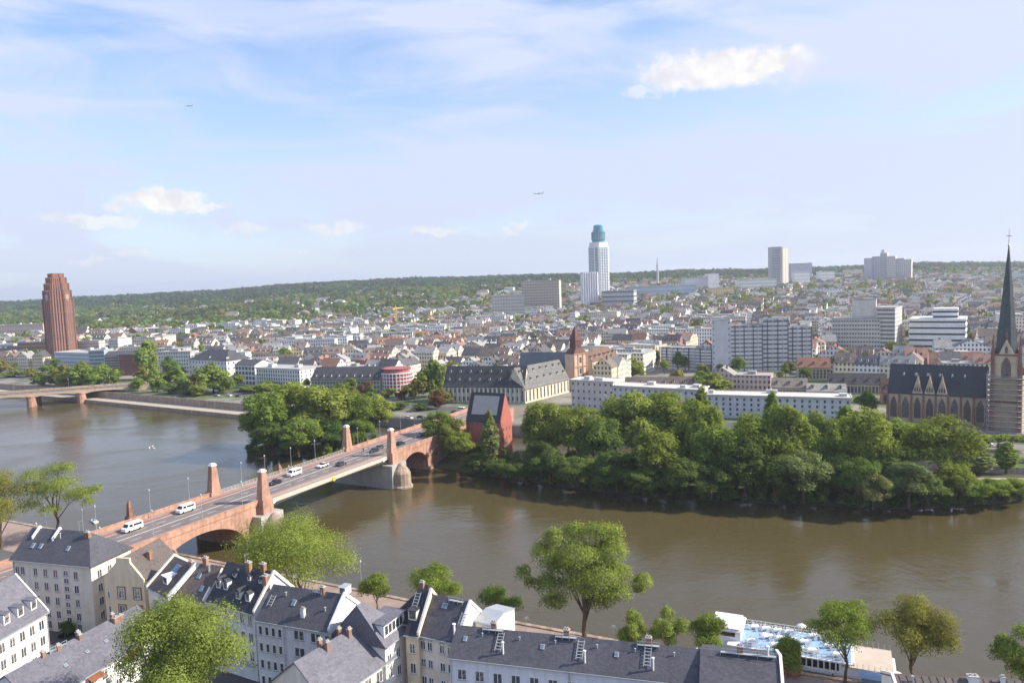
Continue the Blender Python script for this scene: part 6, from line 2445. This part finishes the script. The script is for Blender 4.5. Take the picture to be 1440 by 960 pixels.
for i, (px, py, col, kind, lab) in enumerate(((575, 588, CW, 'car', 'white parked car beneath the round chequered building'), (592, 587, CB_, 'car', 'black parked car beside the riverside road, behind the island tip'), (640, 580, CB_, 'car', 'black parked car beside the red gabled house'),
                                              (650, 577, CW, 'van', 'white parked van behind the red gabled house'), (305, 556, CS, 'car', 'grey parked car on the riverside road below the white villa'), (322, 556, CW, 'car', 'white parked car below the white villa'),
                                              (335, 557, CB_, 'car', 'black parked car below the glass fronted river house'), (205, 543, CW, 'van', 'white parked van by the dark red brick house'), (182, 541, (.3, .05, .04), 'car', 'red parked car at the end of the low river bridge'),
                                              (1192, 617, CW, 'van', 'white parked van behind the island trees near the gothic church'), (1215, 619, CB_, 'car', 'black parked car at the quay near the gothic church'), (1385, 626, CW, 'van', 'white parked van under the clipped planes'),
                                              (1410, 627, CS, 'car', 'grey parked car under the clipped planes'))):
    p = at(px, py, 6.4)
    car(lab, (p.x, p.y, 6.04), FQR, col, kind, 'cars parked on the far bank')
p = at(99, 890, 6.3)
car('black parked car in the courtyard before the cream corner house', (p.x, p.y, 6.01), .6, CB_, 'car', 'cars parked on the near bank')

# ---------------------------------------------------------------- lamps
LM_POLE = MB().lathe([(.13, 0), (.13, .8), (.07, 1.0), (.045, 7.5), (.07, 7.5)], 8).mesh('pole', M['zinc'])
LM_HEAD = MB().lathe([(.08, 7.5), (.24, 7.62), (.26, 7.95), (.08, 8.15), (.03, 8.3)], 10).mesh('lamp_head', M['zinc'])
ORD = ['', 'first', 'second', 'third', 'fourth', 'fifth', 'sixth', 'seventh', 'eighth', 'ninth', 'tenth', 'eleventh', 'twelfth', 'thirteenth', 'fourteenth', 'fifteenth', 'sixteenth', 'seventeenth', 'eighteenth', 'nineteenth', 'twentieth']
for k in range(21, 60):
    ORD.append(('twenty', 'thirty', 'forty', 'fifty')[k // 10 - 2] + ('' if k % 10 == 0 else '-' + ORD[k % 10]) if k % 10 else ('', '', '', 'thirtieth', 'fortieth', 'fiftieth')[k // 10])


def lamp(label, x, y, z, group, sc=1.0):
    root = thing('street_lamp', label, 'street lamp', (x, y, z), 0, group)
    root.scale = (sc, sc, sc)
    put(LM_POLE, 'pole', root)
    put(LM_HEAD, 'lamp_head', root)
    return root


for sd_, off, nm, ss in ((1, 9.3, 'water-side footway with the obelisk', [-14, 1, 17, 30, 50, 60, 72, 84, 108, 122, 136]), (-1, -9.3, 'footway with the round bastion', [-10, 4, 19, 33, 52, 78, 91, 106, 120, 140])):
    for i, s in enumerate(ss):
        x, y = bw(s, -off)
        lamp('slim bridge lamp post on the %s, %s from the landing' % (nm, ORD[i + 1]), x, y, DECK + .1, 'lamp posts on the red bridge')
for i, (px, py, zg) in enumerate(((66, 748, 3.5), (118, 755, 3.5), (509, 838, 3.5))):
    p = at(px, py, zg)
    lamp(('tall quay lamp behind the cream corner house near the airy tree', 'quay lamp between the airy tree and the bridge landing', 'quay lamp behind the yellow corner house')[i], p.x, p.y, zg, 'lamps on the near quay', 1.05)
for i, (px, py) in enumerate(((97, 549), (20, 556), (155, 546))):
    p = at(px, py, 9.1)
    lamp(('lamp post over the second pier of the low river bridge', 'lamp post over the first pier of the low river bridge', 'lamp post at the far end of the low river bridge')[i], p.x, p.y, 9.05, 'lamps on the low river bridge', 1.0)

# ---------------------------------------------------------------- people
def person(label, x, y, z, rz, shirt, pants, pose=0.35, h=1.75, group=None):
    """one skinned body in mid-stride with hair and clothing colours by material"""
    k = h / 1.75
    J = {'pel': (0, 0, .95), 'spine': (0.01, 0, 1.2), 'chest': (0, 0, 1.38), 'neck': (0, 0, 1.50), 'head': (.02, 0, 1.60), 'top': (.02, 0, 1.70),
         'hl': (0, .10, .92), 'kl': (.18 * pose * 2, .11, .52), 'al': (.10 * pose, .11, .09), 'tl': (.10 * pose + .17, .11, .04),
         'hr': (0, -.10, .92), 'kr': (-.02, -.11, .50), 'ar': (-.32 * pose * 2, -.11, .12), 'tr': (-.32 * pose * 2 + .15, -.11, .04),
         'sl': (0, .19, 1.40), 'el': (-.12, .24, 1.14), 'wl': (.02, .25, .92), 'fl': (.04, .25, .83), 'sr': (0, -.19, 1.40), 'er': (.10, -.24, 1.14), 'wr': (.26, -.24, .97), 'fr': (.32, -.24, .91)}
    E = [('pel', 'spine'), ('spine', 'chest'), ('chest', 'neck'), ('neck', 'head'), ('head', 'top'), ('pel', 'hl'), ('hl', 'kl'), ('kl', 'al'), ('al', 'tl'), ('pel', 'hr'), ('hr', 'kr'), ('kr', 'ar'), ('ar', 'tr'),
         ('chest', 'sl'), ('sl', 'el'), ('el', 'wl'), ('wl', 'fl'), ('chest', 'sr'), ('sr', 'er'), ('er', 'wr'), ('wr', 'fr')]
    rad = {'pel': .15, 'spine': .13, 'chest': .155, 'neck': .055, 'head': .10, 'top': .085, 'hl': .095, 'hr': .095, 'kl': .06, 'kr': .06, 'al': .042, 'ar': .042, 'tl': .04, 'tr': .04, 'sl': .065, 'sr': .065, 'el': .045, 'er': .045, 'wl': .032, 'wr': .032, 'fl': .04, 'fr': .04}
    names = list(J)
    me = bpy.data.meshes.new('person')
    me.from_pydata([tuple(c * k for c in J[n]) for n in names], [(names.index(a), names.index(b)) for a, b in E], [])
    o = put(me, 'person', None, (x, y, z), rz)
    sm = o.modifiers.new('skin', 'SKIN')
    for i, n in enumerate(names):
        me.skin_vertices[0].data[i].radius = (rad[n] * k, rad[n] * k * (1.25 if n in ('chest', 'pel', 'spine') else 1))
    me.skin_vertices[0].data[0].use_root = True
    o.modifiers.new('sub', 'SUBSURF').levels = 1
    o.modifiers['sub'].render_levels = 2
    dg = bpy.context.evaluated_depsgraph_get()
    m2 = bpy.data.meshes.new_from_object(o.evaluated_get(dg))
    o.modifiers.clear()
    o.data = m2
    m2.materials.clear()
    for nm, c in (('skin', None), ('shirt', shirt), ('trousers', pants), ('hair', (.05, .035, .02))):
        key = nm if c is None else '%s_%02d%02d%02d' % (nm, c[0] * 99, c[1] * 99, c[2] * 99)
        if key not in M:
            M[key] = pmat(key, c, .8, .1, 3)
        m2.materials.append(M[key])
    for p in m2.polygons:
        c = p.center / k
        p.use_smooth = True
        p.material_index = 2 if c.z < .98 and abs(c.y) < .19 else 1 if .98 <= c.z < 1.5 and not (c.z < 1.1 and abs(c.y) > .19) else 3 if c.z > 1.64 or (c.z > 1.54 and c.x < -.02) else 0
    return tag(o, label, 'person', group)


p = at(1171, 953, 3.5)
person('person in white top and dark trousers walking on the quay beside the ship', p.x, p.y, 3.5, 2.6, (.8, .8, .8), (.03, .03, .04))
for i, (px, py, sh) in enumerate(((511, 634, (.05, .05, .07)), (518, 632, (.35, .08, .07)))):
    p = at(px, py, DECK + .5)
    person(('pedestrian in dark jacket on the bridge footway near the far pylon', 'pedestrian in reddish jacket on the bridge footway near the far pylon')[i], p.x, p.y, DECK + .13, BA + i * math.pi, sh, (.04, .04, .06), group='pedestrians on the bridge')

# ---------------------------------------------------------------- the excursion ship
qd = (Vector((65, 121)) - Vector((20, 141))).normalized()
qn = Vector((-qd.y, qd.x))
S0 = Vector((20, 141)) + qd * 12.0 + qn * .9
sh = thing('excursion_ship', 'white two-deck excursion ship with light blue sun deck moored at the quay', 'ship', (S0.x, S0.y, -.5), math.atan2(qd.y, qd.x))
LANDMARKS.append(('the white ship', S0))
SL, SW = 38.0, 9.6
M['deck_blue'] = pmat('deck_blue', (.27, .40, .56), .6, .15, .3)
M['ship_white'] = pmat('ship_white', (.80, .81, .82), .4, .06, .3)
M['deck_tan'] = pmat('deck_tan', (.55, .46, .38), .8, .1, .4)
M['purple'] = pmat('purple', (.30, .16, .62), .6, .1, .5)
hullp = [(0, SW / 2), (1.2, SW * .28), (4, .5), (8, 0), (SL - 1.5, 0), (SL, 1.5), (SL, SW - 1.5), (SL - 1.5, SW), (8, SW), (4, SW - .5), (1.2, SW * .72)]
mb = MB()
n = len(hullp)
cx, cy = SL / 2, SW / 2
mb.add([(cx + (x - cx) * .96, cy + (y - cy) * .88, -.8) for x, y in hullp] + [(x, y, 1.7) for x, y in hullp], [tuple(range(n - 1, -1, -1)), tuple(range(n, 2 * n))] + [(i, (i + 1) % n, n + (i + 1) % n, n + i) for i in range(n)])
mb.build('hull', M['ship_white'], sh)
MB().box(6.0, SL - 3.0, .5, SW - .5, 1.7, 3.9).build('lower_cabin', M['ship_white'], sh)
MB().box(6.6, SL - 8.0, .42, SW - .42, 2.2, 3.5).build('window_band', M['glass_car'], sh)
MB().box(4.6, SL - 2.2, .1, SW - .1, 3.9, 4.15).build('middle_deck', M['ship_white'], sh)
MB().box(8.4, SL - 11, .7, SW - .7, 4.15, 6.2).build('upper_cabin', M['ship_white'], sh)
MB().box(8.8, SL - 11.5, .62, SW - .62, 4.55, 5.85).build('window_band', M['glass_car'], sh)
mb = MB()
for k in range(18):
    x = 9.5 + k * (SL - 21.5) / 17
    mb.box(x - .12, x + .12, .56, SW - .56, 4.5, 5.9)
mb.build('mullions', M['ship_white'], sh)
MB().box(7.4, SL - 9, .0, SW, 6.2, 6.42).build('upper_deck', M['ship_white'], sh)
MB().box(9.6, SL - 9.5, .35, SW - .35, 6.42, 6.46).build('sun_deck', M['deck_blue'], sh)
MB().box(SL - 11, SL - 3.2, .7, SW - .7, 4.15, 5.5).build('stern_cabin', M['ship_white'], sh)
MB().box(SL - 11, SL - 2.8, .4, SW - .4, 5.5, 5.66).build('stern_deck', M['deck_tan'], sh)
q = MB().box(4.8, 9.6, 2.0, SW - 2.0, 6.42, 8.3)
q.taper(7.2, SW / 2, 5.6, SW - 3.0, 5.0, SW - 3.8, 8.3, 8.7)
wh = q.build('wheelhouse', M['ship_white'], sh)
MB().box(4.74, 8.6, 1.94, SW - 1.94, 7.1, 7.9).build('window_band', M['glass_car'], wh)
MB().box(4.2, 9.4, 1.6, SW - 1.6, 8.7, 8.85).build('canopy', M['ship_white'], wh)
q = MB()
for y in (.12, SW - .12):
    for k in range(22):
        x = 10 + k * (SL - 20) / 21
        q.box(x - .04, x + .04, y - .04, y + .04, 6.42, 7.45)
    for z in (6.9, 7.4):
        q.box(10, SL - 10, y - .035, y + .035, z, z + .07)
    for k in range(8):
        x = SL - 9.5 + k * 6.5 / 7
        q.box(x - .03, x + .03, y + (.3 if y < 1 else -.3), y + (.36 if y < 1 else -.24), 5.66, 6.6)
q.build('railing', M['frame_white'], sh)
for k in range(3):
    MB().tube((11 + 8 * k, .2, 6.4), (11 + 8 * k, .2, 9.2), .05).build('deck_post', M['frame_white'], sh)
PAR = MB().tube((0, 0, 0), (0, 0, 2.2), .04).mesh('pole', M['frame_white'])
TAB = MB().box(-.75, .75, -.42, .42, .70, .76).box(-.76, .76, -.43, .43, .45, .70).box(-.06, .06, -.06, .06, 0, .45).mesh('table', M['white_paint'])
CAN = MB().lathe([(.95, 2.0), (.7, 2.2), (.05, 2.5)], 8).mesh('canopy', M['white_paint'])
sm_ = sh.matrix_basis
for r, y in enumerate((1.9, SW / 2 + .1, SW - 1.7)):
    for k in range(8):
        if (r, k) in ((1, 0), (1, 5), (0, 6)):
            continue
        P = sm_ @ Vector((11.6 + k * 2.1 + (r % 2) * .7, y, 6.46))
        if (k + r) % 5 != 1:
            t = thing('deck_table', 'white clothed table on the sun deck, %s from the wheelhouse, %s row from the quay' % (ORD[k + 1], ORD[r + 1]), 'table', P, 0, 'tables on the sun deck')
            put(TAB, 'table_top', t)
            for m_ in range(4):
                a = m_ * math.pi / 2
                MB().box(-.22, .22, -.22, .22, 0, .45).box(-.22, .22, .16, .22, .45, .9).build('chair', M['white_paint'], t, (.95 * math.cos(a), .95 * math.sin(a), 0), a - math.pi / 2)
        else:
            t = thing('parasol', 'white parasol on the sun deck, %s from the wheelhouse, %s row from the quay' % (ORD[k + 1], ORD[r + 1]), 'parasol', P, .2 * k, 'parasols on the sun deck')
            put(PAR, 'pole', t)
            put(CAN, 'canopy', t)
P = sm_ @ Vector((13.5, -3.0, 3.5))
t = thing('market_umbrella', 'purple umbrella standing on the quay in front of the ship', 'umbrella', P, .3)
MB().tube((0, 0, 0), (0, 0, 3), .05).build('pole', M['frame_white'], t)
MB().lathe([(2.3, 2.3), (1.6, 2.8), (.05, 3.4)], 10).build('canopy', M['purple'], t)
P = sm_ @ Vector((10.2, -2.2, 3.5))
t = thing('banner', 'tall narrow white and purple banner beside the purple umbrella', 'banner', P, .1)
MB().tube((0, 0, 0), (0, 0, 4.2), .05).build('pole', M['frame_white'], t)
MB().box(.06, .9, -.03, .03, 1.0, 4.1).build('cloth', pmat('banner_cloth', (.66, .60, .80), .7, .15, .8), t)
P = sm_ @ Vector((SL - 5.5, -1.5, 3.5))
t = thing('gangway_hut', 'light blue glazed ticket hut at the ship stern', 'hut', P, sh.rotation_euler.z)
MB().box(-2.4, 2.4, -1.6, .4, 0, 2.5).build('wall', M['glass_blue'], t)
MB().box(-2.7, 2.7, -1.9, .7, 2.5, 2.7).build('roof', M['deck_blue'], t)
P = at(1112, 946, 3.5)
t = thing('planter', 'red planter box under the bright bush on the quay', 'planter', P, -.4)
MB().taper(0, 0, 3.0, 1.6, 3.3, 1.9, 0, 1.0).build('box', M['red_wall'], t)
MB().box(-1.5, 1.5, -.8, .8, .9, 1.02).build('soil', M['earth'], t)

# small craft and birds on the water, aircraft in the sky
P = at(133, 734, 0)
t = thing('motor_boat', 'small white motor boat on the river beside the obelisk', 'boat', P, 2.4)
MB().add([(-1.8, -.7, .5), (1.2, -.7, .55), (2.2, 0, .65), (1.2, .7, .55), (-1.8, .7, .5), (-1.7, -.5, -.2), (1, -.5, -.2), (1.6, 0, -.2), (1, .5, -.2), (-1.7, .5, -.2)],
         [(0, 1, 2, 3, 4), (9, 8, 7, 6, 5)] + [(i, (i + 1) % 5, 5 + (i + 1) % 5, 5 + i) for i in range(5)]).build('hull', M['ship_white'], t)
MB().taper(.1, 0, 1.2, .9, .7, .7, .5, 1.1).build('windscreen', M['glass_blue'], t)
for i, (px, py) in enumerate(((214, 628), (210, 630), (217, 631))):
    P = at(px, py, 0)
    mb = MB()
    mb.lathe([(.02, 0), (.26, .08), (.30, .25), (.18, .42), (.02, .48)], 8)
    mb.v = [(x * 1.9, y, z) for x, y, z in mb.v]
    mb.tube((.45, 0, .3), (.6, 0, .75), .07, .06).lathe([(.02, .7), (.1, .78), (.02, .88)], 6, .64).tube((.7, 0, .78), (.86, 0, .74), .035, .01)
    o = mb.build('swan', M['white_paint'], None, P, i * 1.3, True)
    tag(o, ('white swan leading a group of three on the open river', 'white swan at the left edge of the three on the river', 'white swan farthest right of the three on the river')[i], 'swan', 'swans on the river')
for (px, py, D, rz, lab) in ((757, 272, 2700, 2.95, 'small airliner flying above the middle of the skyline'), (266, 149, 3400, 2.9, 'tiny airliner high in the sky over the red tower side')):
    P = atY(px, py, D)
    t = thing('airliner', lab, 'aircraft', P, rz)
    f = MB()
    f.tube((-16, 0, 0), (14, 0, 0), 1.9, 1.9, 10).tube((14, 0, 0), (18, 0, -.3), 1.9, .4, 10).tube((-16, 0, 0), (-20, 0, .8), 1.9, .4, 10)
    f.build('fuselage', M['plaster_grey'], t)
    for sg in (-1, 1):
        MB().add([(3, sg * 1.5, -.6), (-3, sg * 1.5, -.6), (-8, sg * 17, .6), (-6, sg * 17, .6), (3, sg * 1.5, -.2), (-3, sg * 1.5, -.2), (-8, sg * 17, .75), (-6, sg * 17, .75)],
                 [(0, 1, 2, 3), (7, 6, 5, 4), (0, 4, 5, 1), (1, 5, 6, 2), (2, 6, 7, 3), (3, 7, 4, 0)]).build('wing', M['plaster_grey'], t)
        MB().tube((2, sg * 6, -1.6), (-2, sg * 6, -1.6), 1.0, .8, 8).build('engine', M['plaster_grey'], t)
        MB().add([(-15, sg * .8, .6), (-18, sg * .8, .6), (-20, sg * 6, .9), (-19, sg * 6, .9), (-15, sg * .8, .8), (-18, sg * .8, .8), (-20, sg * 6, 1.0), (-19, sg * 6, 1.0)],
                 [(0, 1, 2, 3), (7, 6, 5, 4), (0, 4, 5, 1), (1, 5, 6, 2), (2, 6, 7, 3), (3, 7, 4, 0)]).build('tailplane', M['plaster_grey'], t)
    MB().add([(-14, -.15, 1.5), (-18, -.15, 1.5), (-20, -.15, 7), (-18, -.15, 7), (-14, .15, 1.5), (-18, .15, 1.5), (-20, .15, 7), (-18, .15, 7)],
             [(0, 1, 2, 3), (7, 6, 5, 4), (0, 4, 5, 1), (1, 5, 6, 2), (2, 6, 7, 3), (3, 7, 4, 0)]).build('tail_fin', M['plaster_grey'], t)

# ---------------------------------------------------------------- which town houses and trees show: keep those as things
from mathutils.bvhtree import BVHTree
CAMP = Vector((0, 0, EYE))
bv, bf, bid = [], [], []


def occl(vs, fs, ident):
    n = len(bv)
    bv.extend(vs)
    bf.extend(tuple(i + n for i in f) for f in fs)
    bid.extend([ident] * len(fs))


for i, c in enumerate(cand[:NEAR_H]):
    x, y, rz = c[:3]
    ca, sa, z = math.cos(rz), math.sin(rz), terr(x, y)
    for mb in house_parts(c)[:2]:
        occl([(x + a * ca - b * sa, y + a * sa + b * ca, z + h) for a, b, h in mb.v], mb.f, i)
bpy.context.view_layer.update()
for o in list(COL.objects):                          # the larger buildings hide what stands behind them
    if o.type == 'MESH' and o.parent and o.name.split('.')[0] in ('wall', 'roof', 'tower_block', 'nave') and o.matrix_world.translation.y > 250:
        mw = o.matrix_world
        occl([tuple(mw @ v.co) for v in o.data.vertices], [tuple(p.vertices) for p in o.data.polygons], -1)
bvh = BVHTree.FromPolygons(bv, bf)


def shown(ident, pts):
    n = 0
    for p in pts:
        px, py = proj(p)
        if not (0 < px < 1440 and 0 < py < 960):
            continue
        d = Vector(p) - CAMP
        hit, nr_, fi, dist = bvh.ray_cast(CAMP, d.normalized(), d.length + (20 if ident is not None else 0))
        if hit is None and ident is None or hit is not None and ident is not None and bid[fi] == ident:
            n += 1
    return n


vis = []
for i, c in enumerate(cand[:NEAR_H]):
    (x, y, rz, L, W, he, hr, wc, rc, flat, turn, rn) = c
    z = terr(x, y)
    ca, sa = math.cos(rz), math.sin(rz)
    pts = []
    for u in (.08, .35, .65, .92):
        for (v, hz) in ((.0, he * .45), (.0, he * .85), (.22, he + hr * .42), (.5, he + hr * .98)):
            pts.append((x + u * L * ca - v * W * sa, y + u * L * sa + v * W * ca, z + hz))
    pts += [(x + L * ca - v * W * sa, y + L * sa + v * W * ca, z + he * .7) for v in (.3, .7)]
    vis.append((shown(i, pts) / y ** 2, i, c))
vis.sort(key=lambda t: -t[0])
KEEP_H = []
for k, (v, i, c) in enumerate(vis):
    if v > 0 and k < 290:
        KEEP_H.append((town_house(c), c))
    else:
        merge_house(c)
for c in cand[NEAR_H:]:
    merge_house(c)
far_m.build('far_houses', 'attr_plain', 'far town houses with light walls and dark roofs running together up the slope', 'houses')
KT = []
for (x, y, k, sc, col) in tc_[:NEAR_T]:
    h = 10 * sc
    if shown(None, [(x + dx * h * .3, y, terr(x, y) + h * f) for dx in (-.8, 0, .8) for f in (.4, .65, .9)]) > 0:
        KT.append((town_tree(x, y, k, sc, jit(col, int(x * 3 + y))), x, y, col, h))
KT += TREES

# ---------------------------------------------------------------- labels that single each of them out
LMP = [(nm, p, proj((p.x, p.y, 15))[0]) for nm, p in LANDMARKS]


def relation(x, y):
    px = proj((x, y, 15))[0]
    best = min(LMP, key=lambda l: abs(l[2] - px) * (y / 700) ** .5 + abs(l[1].y - y) * .35)
    dy, dx = y - best[1].y, px - best[2]
    if dy > 30 and abs(dx) < 1.2 * abs(dy):
        return 'beyond', best
    if dy < -30 and abs(dx) < 1.2 * abs(dy):
        return 'in front of', best
    return 'beside', best


def resolve(items):
    by = {}
    for (o, desc, x, y) in items:
        rel, lm = relation(x, y)
        by.setdefault('%s %s %s' % (desc, rel, lm[0]), []).append((math.hypot(x - lm[1].x, y - lm[1].y), o))
    for lab, l in by.items():
        l.sort(key=lambda t: t[0])
        for i, (d, o) in enumerate(l):
            o['label'] = lab if len(l) == 1 else lab + (', closest to it' if i == 0 else ', %s closest' % ORD[i + 1])


items = []
for root, c in KEEP_H:
    wc, rc, flat, turn = c[7], c[8], c[9], c[10]
    items.append((root, '%s %shouse with %s roof' % (wc[0], 'gabled ' if turn and not flat else '', 'flat' if flat else rc[0]), c[0], c[1]))
resolve(items)
CN = {GREEN: 'green', YGREEN: 'yellow-green', DGREEN: 'dark green', OLIVE: 'olive', BROWN: 'reddish brown', PALE: 'pale green'}
items = [(o, '%s %s tree' % ('tall' if h > 13 else 'small' if h < 7.5 else 'round', CN[col]), x, y) for o, x, y, col, h in KT]
resolve(items)
by = {}
for (o, px, py, wpx, h, col, kind) in BANK:
    d = '%s %s tree on the island %s' % ('slender' if kind == 's' else 'low' if h < 11 else 'broad' if wpx > 65 else 'tall', CN[col], 'tip' if px < 560 else 'shore')
    by.setdefault(d, []).append((abs(px - 570), o))
for d, l in by.items():
    l.sort(key=lambda t: t[0])
    for i, (k, o) in enumerate(l):
        o['label'] = d if len(l) == 1 else '%s, %s of these from the far pylons' % (d, ORD[i + 1])
by = {}
for (o, x, col, row) in SHR:
    by.setdefault('%s shrub %s' % (CN[col], 'hanging over the water along the island shore' if row == 0 else 'under the island trees'), []).append((x, o))
for d, l in by.items():
    l.sort(key=lambda t: t[0])
    for i, (k, o) in enumerate(l):
        o['label'] = d if len(l) == 1 else '%s, %s from the island tip' % (d, ORD[i + 1])
for (o, px, wh_) in PL:
    i = sum(1 for (_, p2, w2) in PL if w2 == wh_ and p2 < px)
    o['label'] = ('box-clipped plane tree on the quay before the gothic church, %s from the river block' if wh_ == 'church' else 'box-clipped plane tree before the pink river block end, %s from the red gabled house') % ORD[i + 1]

# ---------------------------------------------------------------- the air between
mb = MB().box(-9400, 3400, -2300, 12500, -6, 192)
hz = mb.build('haze', [])
hz['kind'] = 'stuff'
m = bpy.data.materials.new('haze')
m.use_nodes = True
m.node_tree.nodes.clear()
b = NB(m.node_tree)
v = b.new('ShaderNodeVolumePrincipled')
v.inputs['Color'].default_value = (.80, .88, 1.0, 1)
v.inputs['Density'].default_value = 0.0001
v.inputs['Anisotropy'].default_value = .2
o = b.new('ShaderNodeOutputMaterial')
m.node_tree.links.new(v.outputs[0], o.inputs['Volume'])
hz.data.materials.append(m)
